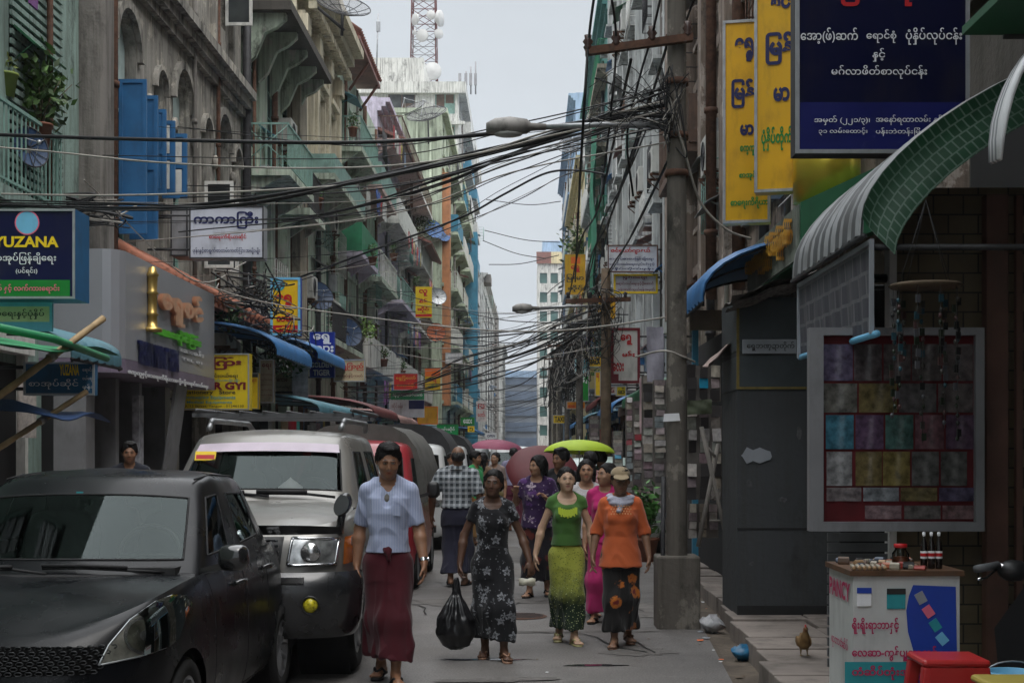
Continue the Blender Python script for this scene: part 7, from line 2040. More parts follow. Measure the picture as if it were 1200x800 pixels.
a=person('man in pale blue shirt and maroon longyi walking beside the off roader, head bowed',pw.x,10.15,1.69,.05,(.12,.32,0),arms={-1:((-.122,.045,.645),(-.134,.02,.495),(.02,-.1,-1),.3),1:((.128,.01,.645),(.152,-.05,.505),(.02,-.25,-1),.5)},feet={-1:(.012,.08,.016),1:(-.012,-.10,0)},skin=S_TAN,build=.88,hair=dict(style='short',vol=.002),top=dict(mat=cloth('pale_blue_shirt_cloth','stripe',(.30,.345,.49),(.36,.40,.53)),ease=.016,hem=.545,sleeve=.82,cuff=1.3,vneck=.765,collar=True,fold=.0042,flare=1.1,name='shirt'),bottom=dict(mat=cloth('maroon_longyi_cloth','plain',(.055,.006,.011)),top=.575,hem=.115,knot=True,fold=.0055,slant=-.18),res=.0055)
t,k=a['t'],a['k']
w=fab(a['A'][1][1])*k;ax=(fab(a['A'][1][1])-fab(a['A'][1][0]));ax/=np.linalg.norm(ax);u=np.cross(ax,(0,1,0));u/=np.linalg.norm(u);v=np.cross(ax,u)
mb=MB();c=w-ax*.02
mb.loft([[tuple(c+ax*z+(u*math.cos(q)+v*math.sin(q))*.034)for q in np.linspace(0,2*PI,17)[:-1]]for z in(-.012,.012)],0,True,False)
mb.ball(tuple(c+u*.034),(.012,.017,.017),10);mb.build('wristwatch',[M['chrome']],t,True)
mb=MB();mb.box(.024*k,.054*k,-.083*k,-.078*k,.702*k,.745*k);mb.build('shirt_pocket',[bpy.data.materials['pale_blue_shirt_cloth']],t,True)
pw=P(577,772,11.25)
bf=cloth('black_floral_cloth','floral',(.010,.010,.012),(.24,.25,.27),s=1.2)
b=person('woman in black floral dress carrying a black plastic bag in the middle of the street',pw.x,11.25,1.49,.06,(-.22,.02,.06),arms={-1:((-.150,.02,.655),(-.172,-.02,.505),(-.02,-.12,-1),.95),1:((.155,.01,.655),(.195,-.05,.52),(.15,-.3,-1),.8)},feet={-1:(.01,.06,0),1:(.012,-.10,.012)},skin=S_DARK,female=True,build=.95,hair=dict(style='bun'),top=dict(mat=bf,ease=.010,hem=.55,sleeve=.42,cuff=1.5,neck=(.050,.815),nd=.045,ny=-.03,name='dress_bodice'),bottom=dict(mat=bf,top=.60,hem=.115,ease=.014,flare=.012,fold=.004,name='dress_skirt',slant=-.12),res=.0055,extra=dict(sandal=mat('tan_sandal',(.25,.14,.09),.6)))
def plastic_bag(t0,hand,label,m,w=.16,h=.42):
 t=thing('plastic_bag',label,'bag',tuple(hand-fab((0,0,h+.12))))
 G=Field((-.25,-.22,-.02),(.25,.22,h+.16),.009)
 G.tor([(.0,0,0,.05,.05),(.03,0,0,.11,.09),(.12,0,0,w,.125),(.24,.0,0,w*.92,.115),(.34,0,0,w*.55,.075),(h,0,0,.04,.035)],0)
 G.cap((-.02,0,h-.03),(-.004,0,h+.13),.02,.012,.012);G.cap((.03,0,h-.05),(.006,0,h+.13),.018,.012,.012)
 v,f=G.surface();v=smooth_mesh(v,f,2,.4);n=normals(v,f);an=np.arctan2(v[:,0],v[:,1])
 v=v+n*(.006*np.sin(an*9+5*nz3(v,9))*np.clip(v[:,2]*4,.2,1.3)+.004*nz3(v,45))[:,None]
 np_obj('bag',v,f,m,t);return t
hand=Matrix.Rotation(.06,3,'Z')@Vector(fab(b['A'][-1][1])*b['k']+fab(b['A'][-1][2])*.085*b['k'])
hand=fab(hand)+fab((pw.x,11.25,0))
mb_=plastic_bag(None,hand+fab((-.03,0,-.0)),'bulging black plastic carrier bag held by the woman in the floral dress',mat('black_bag_film',(.010,.010,.011),.28,0,.2,6,spec=.55))
hand2=fab(Matrix.Rotation(.06,3,'Z')@Vector(fab(b['A'][1][1])*b['k']+fab(b['A'][1][2])*.09*b['k']))+fab((pw.x,11.25,0))
t=thing('paper_parcel','small pale parcel in the left hand of the woman in the floral dress','parcel',tuple(hand2-fab((.03,.02,.03))))
mb=MB();rg=[]
for i in range(7):
 q=i/6;r=.022+.022*math.sin(PI*q);rg.append([(-.075+.13*q,r*1.1*math.cos(c),r*.8*math.sin(c)+.01*math.sin(q*7+c))for c in np.linspace(0,2*PI,11)[:-1]])
mb.loft(rg,0,True,True);mb.build('parcel',[mat('parcel_film',(.40,.38,.30),.3,0,.4,14)],t,True)
pw=P(664,748,12.2)
g=person('young woman in green ruffled top and speckled yellow green longyi',pw.x,12.2,1.50,.06,(.05,0,0),arms={-1:((-.140,.03,.655),(-.178,.0,.505),(-.02,-.1,-1),.4),1:((.138,.02,.655),(.150,-.03,.50),(0,-.12,-1),.4)},feet={-1:(.012,.08,.014),1:(-.010,-.10,0)},skin=S_FAIR,female=True,build=.92,hair=dict(style='bun',vol=-.001),top=dict(mat=cloth('green_jersey','plain',(.055,.135,.03)),ease=.011,hem=.555,sleeve=.20,neck=(.056,.812),nd=.048,ny=-.028,fold=.0018,name='top'),bottom=dict(mat=cloth('speckled_longyi_cloth','specks',(.30,.32,.05),(.07,.09,.012),(.010,.022,.010),s=1.7),top=.575,hem=.085,ease=.005,flare=.010),res=.0055,extra=dict(sandal=mat('gold_sandal',(.35,.32,.15),.5)),lips=(.38,.12,.11))
mb=MB();k=g['k']
for i in range(17):
 x=-.050+.1*i/16;z0=.775-.016*math.cos((x/.05)*PI/2)+(i%2)*.004
 rg=[[((x+dx*(1-.25*q))*k,(-.077-.013*q+(.003 if dx>0 else 0)+.03*abs(x))*k,(z0-.036*q-.005*(i%3)*q)*k)for dx in(-.0052,0,.0052)]for q in(0,.5,1)]
 mb.loft(rg,0,False)
mb.build('neck_ruffle',[cloth('lime_ruffle','plain',(.36,.46,.04))],g['t'],True)
pw=P(727,752,12.0)
o4=person('woman in orange blouse, khaki cap and pale scarf walking beside the near pole',pw.x,12.0,1.49,-.02,(0.02,.1,0),arms={-1:((-.135,.03,.65),(-.158,-.02,.505),(0,-.15,-1),.5),1:((.138,.03,.65),(.160,-.02,.505),(0,-.15,-1),.5)},feet={-1:(.010,-.10,.0),1:(.0,.09,.018)},skin=(.22,.12,.075),female=True,build=.98,hair=dict(style='short'),top=dict(mat=cloth('orange_cotton','plain',(.46,.10,.032)),ease=.018,hem=.45,flare=2.3,sleeve=1.12,cuff=1.25,neck=(.04,.83),fold=.003,name='blouse'),bottom=dict(mat=cloth('black_orange_print','blotch',(.010,.009,.009),(.40,.12,.02),(.16,.02,.02),s=1.0),top=.55,hem=.095,ease=.010,flare=.014),res=.0055,extra=dict(sandal=mat('brown_sandal',(.10,.05,.03),.6)))
t,k,hd=o4['t'],o4['k'],o4['hd']
G=Field(hd((0,0,.97))-.13,hd((0,0,.97))+.11,.004)
G.ell(hd((0,.008,.968)),(.056,.066,.045),0,o4['HR'].T);w=G.win((-9,-9,-9),(9,9,9));X,Y,Z=G.grid(w);q=hd((0,0,.962));G.d=np.maximum(G.d,(q[2]-Z).astype(np.float32))
G.ell(hd((0,-.072,.962)),(.046,.048,.0055),.004,(o4['HR']@rotm(0,.22)).T)
v,f=G.surface();np_obj('cap',v*k,f,cloth('khaki_cap_cloth','plain',(.27,.21,.13)),t)
G=Field((-.13,-.15,.74),(.13,.12,.90),.0045)
for i in range(28):
 q=2*PI*i/28;q2=2*PI*(i+1)/28
 def sp(q):return(.056*math.sin(q),.004+-.058*math.cos(q),.835-.022*max(0,math.cos(q)))
 G.cap(sp(q),sp(q2),.024,.024,.008)
G.cap((.01,-.06,.81),(-.012,-.078,.765),.026,.014,.012)
v,f=G.surface();n=normals(v,f);v=v+n*(.003*np.sin(v[:,2]*190+5*nz3(v,20)))[:,None]
np_obj('scarf',v*k,f,cloth('pale_lilac_scarf','specks',(.42,.42,.50),(.25,.26,.36),s=2.2),t)
mb=MB()
for i in range(-4,5):
 for j in range(4):
  x=i*.0155+(j%2)*.0078;z=.795-j*.014-abs(i)*.001
  if abs(x)<.06:mb.add([((x+dx)*k,(-.0905-.10*0+.38*x*x*6*.25)*k,(z+dz)*k)for dx,dz in((-.005,0),(0,-.006),(.005,0),(0,.006))],[(0,1,2,3)])
mb.build('yoke_embroidery',[mat('pale_orange_thread',(.62,.32,.16),.8)],t,True)
pw=P(629,700,16.0)
person('woman in purple floral blouse and dark longyi looking to the left',pw.x,16.0,1.58,-.15,(-.75,.05,0),arms={-1:((-.150,.0,.665),(-.135,-.11,.735),(.15,-.5,.8),.7),1:((.150,.0,.66),(.09,-.12,.70),(-.5,-.3,.55),.8)},feet={-1:(.0,-.05,.0),1:(.02,.05,.014)},skin=S_MID,female=True,build=1.1,hair=dict(style='bob',vol=.004),top=dict(mat=cloth('purple_floral','floral',(.035,.015,.06),(.40,.33,.38),(.10,.04,.16),s=.75),ease=.016,hem=.49,flare=1.4,sleeve=.6,neck=(.045,.822),name='blouse'),bottom=dict(mat=cloth('dark_red_print','blotch',(.012,.010,.014),(.10,.02,.015),s=1.3),top=.55,hem=.12,ease=.008),res=.007)
pw=P(536,685,17.3)
person('balding man seen from behind in checked shirt and navy longyi',pw.x,17.3,1.69,PI-.1,(.25,0,0),arms={-1:((-.165,.03,.65),(-.165,-.08,.53),(.02,-.5,-1),.5),1:((.175,.03,.66),(.19,-.02,.51),(.02,-.15,-1),.5)},feet={-1:(.0,-.06,.0),1:(-.01,.07,.016)},skin=(.21,.11,.065),build=1.15,hair=dict(style='bald',mat=mat('greying_hair',(.03,.028,.027),.6)),top=dict(mat=cloth('grey_check_cloth','plaid',(.05,.06,.07),(.42,.45,.47),(.30,.33,.36),s=.8),ease=.02,hem=.56,sleeve=.85,cuff=1.3,name='shirt',collar=True),bottom=dict(mat=cloth('navy_longyi_cloth','plain',(.022,.022,.04)),top=.58,hem=.10,ease=.016,flare=.012),res=.007)
pw=P(687,722,14.2)
person('smiling woman in white lace top and brown skirt just behind the green top',pw.x,14.2,1.55,.0,(-.05,.0,0),feet={-1:(.0,.05,.012),1:(.0,-.05,.0)},skin=S_MID,female=True,build=.98,hair=dict(style='bob'),top=dict(mat=cloth('white_lace','specks',(.46,.44,.45),(.60,.58,.58),s=1.6),ease=.010,hem=.50,sleeve=.35,neck=(.048,.82),name='top'),bottom=dict(mat=cloth('brown_skirt_cloth','plain',(.045,.032,.028)),top=.55,hem=.10),res=.007)
pw=P(656,700,17.0)
person('young man in black shirt behind the woman in purple, looking left',pw.x,17.0,1.66,-.1,(-.7,.1,0),skin=S_TAN,hair=dict(style='short',vol=.006),top=dict(mat=cloth('black_shirt_cloth','plain',(.012,.012,.014)),ease=.018,hem=.5,sleeve=.8,name='shirt'),bottom=dict(mat=cloth('dark_trousers_cloth','plain',(.02,.02,.025)),top=.55,hem=.05,legs=True),res=.008)
pw=P(709,728,13.6)
person('woman in bright magenta dress half hidden by the orange blouse',pw.x,13.6,1.52,-.1,(-.9,.0,0),skin=S_MID,female=True,build=.95,hair=dict(style='bun',bx=.02),feet={-1:(-.02,-.02,.0),1:(.0,.05,.0)},top=dict(mat=cloth('magenta_cloth','plain',(.42,.02,.13)),ease=.012,hem=.5,sleeve=.7,name='top'),bottom=dict(mat=cloth('magenta_skirt_cloth','plain',(.40,.025,.13)),top=.56,hem=.07,flare=.01),res=.008)
pw=P(692,690,17.6)
person('person in pink checked shirt seen from behind under the lime umbrella',pw.x,17.6,1.62,PI,(0,0,0),skin=S_TAN,hair=dict(style='short',vol=.004),top=dict(mat=cloth('pink_check_cloth','plaid',(.45,.18,.19),(.58,.42,.42),s=1.1),ease=.018,hem=.5,sleeve=.8,name='shirt'),bottom=dict(mat=cloth('dark_longyi_cloth','plain',(.03,.025,.03)),top=.55,hem=.08),res=.008)
pw=P(704,672,19.4)
um=person('person in dark green shirt holding the lime umbrella, seen from behind',pw.x,19.4,1.64,PI,(0,0,0),skin=S_TAN,hair=dict(style='short',vol=.006),arms={1:((.145,-.03,.67),(.10,-.13,.74),(-.1,-.2,.9),1.4)},top=dict(mat=cloth('dark_green_cloth','plain',(.03,.06,.045)),ease=.018,hem=.5,sleeve=.7,name='shirt'),bottom=dict(mat=cloth('grey_longyi_cloth','plain',(.06,.06,.065)),top=.55,hem=.08),res=.008)
pw=P(557,640,24.5)
person('person in a bright green tee shirt beside the balding man',pw.x,24.5,1.62,1.1,(0,.1,0),skin=S_TAN,hair=dict(style='short',vol=.004),top=dict(mat=cloth('bright_green_tee_cloth','plain',(.02,.24,.07)),ease=.018,hem=.5,sleeve=.6,name='tee_shirt'),bottom=dict(mat=cloth('ochre_skirt_cloth','plain',(.20,.11,.04)),top=.55,hem=.1),res=.009)
pw=P(567,632,26.5)
person('woman with long dark hair and tan longyi beyond the green tee shirt',pw.x,26.5,1.58,PI-.6,(0,0,0),skin=S_TAN,female=True,hair=dict(style='long',len=.2),top=dict(mat=cloth('dull_brown_cloth','plain',(.16,.10,.06)),ease=.012,hem=.52,sleeve=.6,name='top'),bottom=dict(mat=cloth('tan_longyi_cloth','plain',(.22,.13,.06)),top=.55,hem=.1),res=.009)
pw=P(580,632,27.0)
person('woman in taupe blouse with a hand raised to her ear, facing the camera',pw.x,27.0,1.60,-.3,(-.2,0,0),skin=S_MID,female=True,hair=dict(style='bun'),arms={-1:((-.145,-.04,.68),(-.075,-.09,.845),(.1,.2,.8),1.0)},top=dict(mat=cloth('taupe_cloth','plain',(.26,.20,.18)),ease=.012,hem=.5,sleeve=.7,name='blouse'),bottom=dict(mat=cloth('olive_longyi_cloth','plain',(.2,.16,.07)),top=.55,hem=.1),res=.009)
pw=P(602,620,29.2)
person('man in lavender shirt and maroon longyi walking away beyond the crowd',pw.x,29.2,1.68,PI,(0,0,0),skin=S_TAN,build=1.1,hair=dict(style='short',vol=.003),top=dict(mat=cloth('lavender_cloth','plain',(.26,.25,.36)),ease=.02,hem=.55,sleeve=1.5,name='shirt'),bottom=dict(mat=cloth('dull_maroon_cloth','plain',(.12,.025,.045)),top=.58,hem=.08,ease=.02,flare=.02),res=.009)
pw=P(530,640,24.0)
person('person in a white shirt left of the balding man',pw.x,24.0,1.60,.2,(.3,0,0),skin=S_TAN,hair=dict(style='short'),top=dict(mat=cloth('white_shirt_cloth','plain',(.5,.5,.52)),ease=.018,hem=.5,sleeve=.8,name='shirt'),bottom=dict(mat=cloth('slate_trousers_cloth','plain',(.05,.055,.07)),top=.55,hem=.05,legs=True),res=.009)
pw=P(152,575,15.6)
person('man in dark jacket and blue collar at the shop front behind the black hatchback',pw.x,15.6,1.60,.15,(.1,.12,0),skin=S_TAN,hair=dict(style='short',vol=.003),z=.13,top=dict(mat=cloth('dark_jacket_cloth','plain',(.018,.02,.03)),ease=.02,hem=.48,sleeve=1.7,name='jacket',collar=True),bottom=dict(mat=cloth('black_trousers_cloth','plain',(.015,.015,.018)),top=.55,hem=.05,legs=True),res=.008)
for i,(px,d,c,lab)in enumerate([(642,34,(.45,.42,.40),'far walker in pale shirt near the right kerb'),(650,38,(.05,.06,.12),'far walker in navy shirt near the right kerb'),(590,47,(.3,.06,.07),'far walker in red top by the oncoming van'),(560,50,(.09,.13,.2),'far walker in slate shirt near the parked vans')]):
 person(lab,(px-VPX)*d/FPX,d,1.6,PI*(i%2),(0,0,0),skin=S_TAN,hair=dict(style='short',vol=.004),top=dict(mat=cloth('far_top_%d'%i,'plain',c),ease=.018,hem=.5,sleeve=.7,name='shirt'),bottom=dict(mat=cloth('far_longyi_%d'%i,'plain',(.06,.04,.05)),top=.55,hem=.08),res=.013)
def umbrella(name,label,tip,R,H,m,tilt=(0,0),pole=1.0,n=8,slack=.02,scallop=.03,cat='umbrella'):
 t=thing(name,label,cat,tuple(Vector(tip)-Vector((0,0,pole))),0)
 t.rotation_euler=(tilt[0],tilt[1],0)
 mb=MB();rings=[]
 for j in range(9):
  q=j/8;ring=[]
  for i in range(n*4):
   a=2*PI*i/(n*4);f=(i%4)/4;sc=1-scallop*math.sin(PI*f)*q
   r=R*math.sin(q*PI*.46)/math.sin(PI*.46)*sc
   z=pole-H*(1-math.cos(q*PI*.46))/(1-math.cos(PI*.46))+.3*scallop*R*math.sin(PI*f)*q*q
   ring.append((r*math.cos(a),r*math.sin(a),z))
  rings.append(ring)
 mb.loft(rings,0,True);mb.build('canopy',[m],t,True)
 mb=MB()
 for i in range(n):
  a=2*PI*i/n
  mb.tube([(R*math.sin(q*PI*.46)/math.sin(PI*.46)*math.cos(a),R*math.sin(q*PI*.46)/math.sin(PI*.46)*math.sin(a),pole-.008-H*(1-math.cos(q*PI*.46))/(1-math.cos(PI*.46)))for q in np.linspace(.02,1,7)],.003,4)
 mb.build('rib',[M['galv']],t,True)
 mb=MB();mb.tube([(0,0,0),(0,0,pole+.05)],.007,6);mb.build('shaft',[M['galv']],t,True)
 return t
def thin_cloth(name,c):
 m=mat(name,c,.6,0,.12,4)
 return m
tp=P(678,515,19.0)
umbrella('umbrella','bright lime green umbrella above the walking women',tuple(tp),.48,.17,thin_cloth('lime_nylon',(.38,.52,.03)),(-.06,.02),.85)
tp=P(631,524,21.5)
umbrella('umbrella','dark maroon umbrella tilted behind the woman in purple',(tp.x,21.5,tp.z),.56,.2,thin_cloth('maroon_nylon',(.10,.018,.022)),(.75,.15),.8)
tp=P(578,514.5,36)
umbrella('parasol','wide rose pink street parasol in front of the oncoming van',(tp.x,36,tp.z),.68,.26,thin_cloth('rose_nylon',(.34,.09,.15)),(0,.05),1.85,8)
# ======= poles, lamps, cables
M['polecon']=wall_mat('pole_concrete',(0.125,0.112,0.097),.7,.85,peel=(.2,.18,.155))
def spline(pts,n=10):
 pts=[Vector(p)for p in pts];out=[]
 q=[pts[0]*2-pts[1]]+pts+[pts[-1]*2-pts[-2]]
 for i in range(1,len(q)-2):
  for k in range(n):
   u=k/n
   out.append(.5*((2*q[i])+(q[i+1]-q[i-1])*u+(2*q[i-1]-5*q[i]+4*q[i+1]-q[i+2])*u*u+(3*q[i]-q[i-1]-3*q[i+1]+q[i+2])*u**3))
 return out+[pts[-1]]
def cable(label,pts,r=.014,m='cable',group='cables strung across the street',n=5):
 p=spline(pts,9)
 t=MB().tube(p,r,n).build('overhead_cable',[M[m]],None,loc=p[0])
 return tag(t,label,'cable',group)
def pxs(l,d0,d1):
 n=len(l);x0,x1=l[0][0],l[-1][0]
 return[P(x,y,d0+(d1-d0)*((x-x0)/(x1-x0)if x1!=x0 else i/(n-1)))for i,(x,y)in enumerate(l)]
PX,PD=1.38,13.3
t=thing('utility_pole','near concrete utility pole with a square stained base and steel crossarm','utility pole',(PX,PD,0))
mb=MB();pr=[]
for i in range(20):
 z=.6+8.6*i/19;r=.10-.02*i/19
 pr.append((r+.002*math.sin(i*2.3),z))
mb.lathe(pr+[(0,9.2)],20,(PX,PD,0));mb.build('shaft',[M['polecon']],t)
mb=MB();mb.box(PX-.2,PX+.2,PD-.2,PD+.2,-.02,.67);mb.build('base_block',[M['polecon']],t,bevel=.02)
a,b=P(686,61,PD-.12),P(812,44,PD-.12)
mb=MB();mb.obox((a+b)/2,(b-a)/2,(0,.04,0),(0,0,.035));mb.build('crossarm',[M['rust']],t)
for x in(689,722,764,806):
 q=P(x,61-(x-686)*.135,PD-.13)+Vector((0,0,.06))
 mb=MB();mb.lathe([(.0,-.05),(.03,-.05),(.045,-.02),(.03,0),(.05,.03),(.03,.06),(.035,.09),(0,.1)],12,tuple(q));mb.build('insulator',[mat('brown_porcelain',(.06,.035,.03),.25,0,.2,8)],t)
for z in(4.2,4.55,5.05):
 mb=MB();mb.lathe([(.098,z),(.112,z),(.112,z+.06),(.098,z+.06)],18,(PX,PD,0));mb.build('pole_band',[M['rust']],t)
mb=MB();mb.tube([(PX-.14,PD-.06,0),(PX-.13,PD-.08,1.4)],.022,6);mb.build('conduit',[M['iron']],t)
mb=MB();a,b=P(777,494,PD-.1),P(797,484,PD-.1);mb.add([(a.x,PD-.105,a.z),(b.x,PD-.105,a.z+.01),(b.x-.01,PD-.105,b.z),(a.x+.01,PD-.105,b.z-.005)],[(0,1,2,3)]);mb.build('pasted_notice',[INK['white']],t)
def street_lamp(label,root,tip,L=.52,r=.1,tilt=.06):
 t=thing('street_lamp',label,'street lamp',tuple(root))
 root,tip=Vector(root),Vector(tip);d=(tip-root).normalized()
 mb=MB();mb.tube([root,root.lerp(tip,.5)+Vector((0,0,.02)),tip],.026,8);mb.build('arm',[M['galv']],t)
 mb=MB();rings=[]
 for f,w,h0,h1 in((0,.035,-.03,.03),(.25,.045,-.035,.04),(.32,.085,-.06,.075),(.6,.105,-.075,.10),(.85,.10,-.07,.085),(1.0,.06,-.05,.04)):
  c=tip+d*(L*f);rings.append([(c.x,c.y+w*math.cos(q),c.z+(h1 if math.sin(q)>0 else-h0)*math.sin(q))for q in np.linspace(0,2*PI,17)[:-1]])
 mb.loft(rings,0,True,True);mb.build('lamp_housing',[mat('lamp_grey',(.24,.23,.215),.6,.2,.15,6,dirt=.5)],t)
 mb=MB();c=tip+d*(L*.64);mb.ball((c.x,c.y,c.z-.06),(L*.26,.085,.035),12);mb.build('lamp_lens',[mat('lamp_glass',(.35,.35,.33),.2,0,.2,6)],t)
street_lamp('street lamp on a long arm reaching left from the near pole over the street',(PX-.08,PD,P(790,148,PD).z),P(640,149,PD),.56)
poles=[(PX+.04,26.3,'second utility pole along the right kerb, wrapped in tangled wires',5.0,.10),(1.42,40,'third utility pole along the right kerb',5.6,.1),(1.44,54,'fourth utility pole along the right kerb',6.2,.1),(1.46,68,'fifth utility pole along the right kerb',6.6,.1),(1.5,84,'sixth utility pole along the right kerb',7,.1),(1.5,102,'farthest utility pole on the right kerb',7.5,.1)]
for(x,d,lab,h,r)in poles:
 t=thing('utility_pole',lab,'utility pole',(x,d,0))
 mb=MB();mb.lathe([(r*1.05,0),(r,h*.5),(r*.85,h),(0,h)],14,(x,d,0));mb.build('shaft',[M['wood']if d<30 else M['polecon']],t)
 mb=MB();mb.obox((x-.15,d-r-.04,h-.6),(.6,0,.02),(0,.035,0),(0,0,.04));mb.build('crossarm',[M['rust']],t)
 for q in(-.7,-.3,.35):
  mb=MB();mb.lathe([(0,0),(.04,.0),(.03,.05),(.045,.09),(0,.12)],10,(x+q,d-r-.04,h-.56));mb.build('insulator',[M['iron']],t)
street_lamp('smaller street lamp reaching left from the second pole',(PX,26.3,P(700,359,26.3).z),P(632,361,26.3),.5)
for i in range(14):
 j=lambda:RND.uniform(-9,9);y0=RND.uniform(120,330);sg=RND.uniform(0,26)
 cable('one of the fine wires fanning from the near pole to the left house fronts',pxs([(RND.uniform(-60,260),y0),(430,y0*.72+45+sg+j()),(600,y0*.42+72+sg*.8+j()),(785,RND.uniform(95,170))],RND.uniform(15,26),13.2),RND.choice([.004,.006,.008]),RND.choice(['cable','cable','cable_pale']),group='fine wires fanning from the near pole',n=4)
for i in range(16):
 j=lambda:RND.uniform(-8,8);y0=RND.uniform(330,470);y1=RND.uniform(325,420)
 cable('one of the fine wires crossing low towards the second pole',pxs([(RND.uniform(330,470),y0),(560,(y0*2+y1)/3+14+j()),(640,(y0+2*y1)/3+10+j()),(708,y1)],RND.uniform(36,60),26.4),RND.choice([.006,.009,.012]),RND.choice(['cable','cable','cable_pale']),group='fine wires to the second pole',n=4)
cable('thickest black cable, highest of those crossing under the street lamp arm',pxs([(-60,156),(150,163),(420,167),(600,154),(700,140),(785,122)],14.9,13.25),.020)
cable('pale sagging cable just under the thickest black one',pxs([(-60,168),(60,178),(180,190),(330,197),(460,194),(560,180),(650,158),(780,130)],15.2,13.2),.010,'cable_pale')
cable('pale cable sagging lower across the blue shutters',pxs([(-60,226),(100,229),(220,227),(330,222),(430,213),(560,180),(650,152),(780,118)],15.6,13.2),.011,'cable_pale')
for i in range(7):
 j=lambda:RND.uniform(-4.5,4.5)
 cable('one of the dark twisted cables of the main bundle across the street',pxs([(-60,236+j()),(150,243+j()),(280,238+j()),(420,214+j()),(560,181+j()),(640,160+j()),(710,138+j()),(785,105+8*i)],15.3+.1*i,13.2),RND.choice([.009,.012,.016]),group='main dark cable bundle')
for i in range(4):
 j=lambda:RND.uniform(-5,5)
 cable('one of the dark cables sagging from the near pole down to the left eaves',pxs([(330,262+j()),(420,240+j()),(520,212+j()),(610,178+j()),(700,150+j()),(785,110+10*i)],30,13.2),RND.choice([.012,.018]),group='cables from the near pole to the left eaves')
cable('heavy black cable swooping from the green house eave to the second pole',pxs([(255,352),(330,332),(440,292),(540,255),(590,228),(640,203),(680,200),(712,205)],30,26.4),.022)
cable('thin black cable just under the heavy swooping one',pxs([(300,345),(440,300),(540,262),(610,233),(660,206),(712,195)],32,26.5),.010)
cable('white rope like cable sagging low over the parked cars to the near pole',pxs([(215,324),(300,352),(440,373),(560,386),(640,388),(710,382),(779,372)],22.5,13.2),.010,'cable_pale')
cable('short white rope tied round the near pole',[P(745,418,13.6),P(778,411,13.15),P(800,418,13.2),P(814,424,13.4)],.010,'cable_pale')
cable('white wire dropping from the near pole to the green canopy',[P(782,120,13.2),P(800,170,13.2),P(820,235,13.4),P(850,268,13.6),P(880,280,13.8)],.012,'cable_pale')
cable('black drop line hanging from the first insulator past the lamp',[P(700,-30,13.0),P(690,45,13.15),P(683,150,13.3),P(678,240,16),P(674,330,26)],.014)
cable('black line rising out of view from the second insulator',[P(712,-30,12.4),P(722,45,13.15),P(716,130,13.3),P(708,200,15)],.012)
cable('black line rising out of view from the third insulator',[P(780,-30,12.4),P(765,38,13.15),P(750,90,13.3),P(735,160,13.6),P(742,230,14)],.012)
for i in range(9):
 j=lambda:RND.uniform(-4,4)
 y=455-i*4
 cable('one of the sagging cables low over the middle of the street',pxs([(450+8*i,y+12+j()),(540,y-5+j()),(610,y-25+j()),(660,y-48+j()),(712,y-90+j()+3*i)],46,26.4),RND.choice([.012,.018,.024]),group='cables low over the middle of the street')
for i in range(16):
 d=45+9*i;z=RND.uniform(4.0,8.0);s=RND.uniform(.2,.7);x1=1.45
 cable('one of many fine cables crossing the far part of the street',[(-4.9,d+RND.uniform(-6,6),z+RND.uniform(-.8,1.5)),(-1.8,d,z-s),(x1,d+RND.uniform(-3,3),z+RND.uniform(-.3,.6))],RND.choice([.016,.022,.03]),group='fine far cables')
for(a,b,c)in(((570,234),(620,240),(657,236)),((568,270),(615,281),(656,284)),((566,282),(605,297),(640,303)),((573,310),(610,309),(655,299)),((640,345),(655,332),(700,303))):
 cable('thin far cable against the sky between the tower blocks',[P(*a,118),P(*b,116),P(*c,112)],.035,group='thin far cables against the sky')
for i in range(6):
 z0=4.4+.3*i;x=1.4+RND.uniform(-.45,.25);pts=[]
 ds=[13.3,26.3,40,54,68,84,102]
 for p,q in zip(ds[:-1],ds[1:]):pts+=[(x,p,z0+(0 if p<20 else .02*p*.4)),(x+RND.uniform(-.05,.05),(p+q)/2,z0-RND.uniform(.1,.4)+.02*p*.4)]
 cable('one of the lines running along the right hand poles',pts+[(x,102,z0+.8)],RND.choice([.008,.012,.015]),group='lines along the right hand poles',n=4)
for i in range(16):
 d0=17+i*3.1;z0=RND.uniform(2.9,5.2);L=RND.uniform(7,16);xx=-5.85+RND.uniform(0,.9)
 cable('one of the loose service wires slung along the left facades',[(xx,d0,z0),(xx+RND.uniform(-.1,.3),d0+L*.5,z0-RND.uniform(.15,.6)),(xx+RND.uniform(-.1,.2),d0+L,z0+RND.uniform(-.4,.6))],RND.choice([.008,.012,.016]),RND.choice(['cable','cable','cable_pale']),group='service wires along the left facades',n=4)
def tangle(label,c,ext,n,seed,r=.006):
 R=random.Random(seed);t=thing('wire_tangle',label,'wires',tuple(c));c=Vector(c)
 for i in range(n):
  p=[c+Vector([R.uniform(-e,e)for e in ext])for _ in range(5)]
  MB().tube(spline(p,6),r*R.choice([1,1.3,1.8]),4).build('wire',[M['cable']if R.random()<.8 else M['cable_pale']],t)
tangle('tangle of looped wires and clamps under the near crossarm',P(738,115,13.2),(.40,.12,.34),11,3,.003)
tangle('knot of wires strapped to the near pole shaft',P(789,130,13.15),(.14,.1,.42),9,4,.004)
tangle('bird nest of wires hanging on the second pole',P(708,385,26.2),(.33,.25,.75),18,5,.005)
tangle('snarl of wires on the third pole',P(680,410,39.8),(.5,.3,.9),20,6,.008)
tangle('snarl of wires on the fourth pole',P(666,430,53.8),(.7,.3,1.4),18,7,.011)
tangle('snarl of wires on the fifth pole',P(656,440,68),(.8,.3,1.7),16,8,.013)
tangle('loose wires bundled over the left shop eaves',P(300,345,24.5),(.5,1.6,.35),22,9,.009)
tangle('loose wires sagging beside the yellow framed sign',P(330,400,27.5),(.6,1.6,.4),20,10,.008)
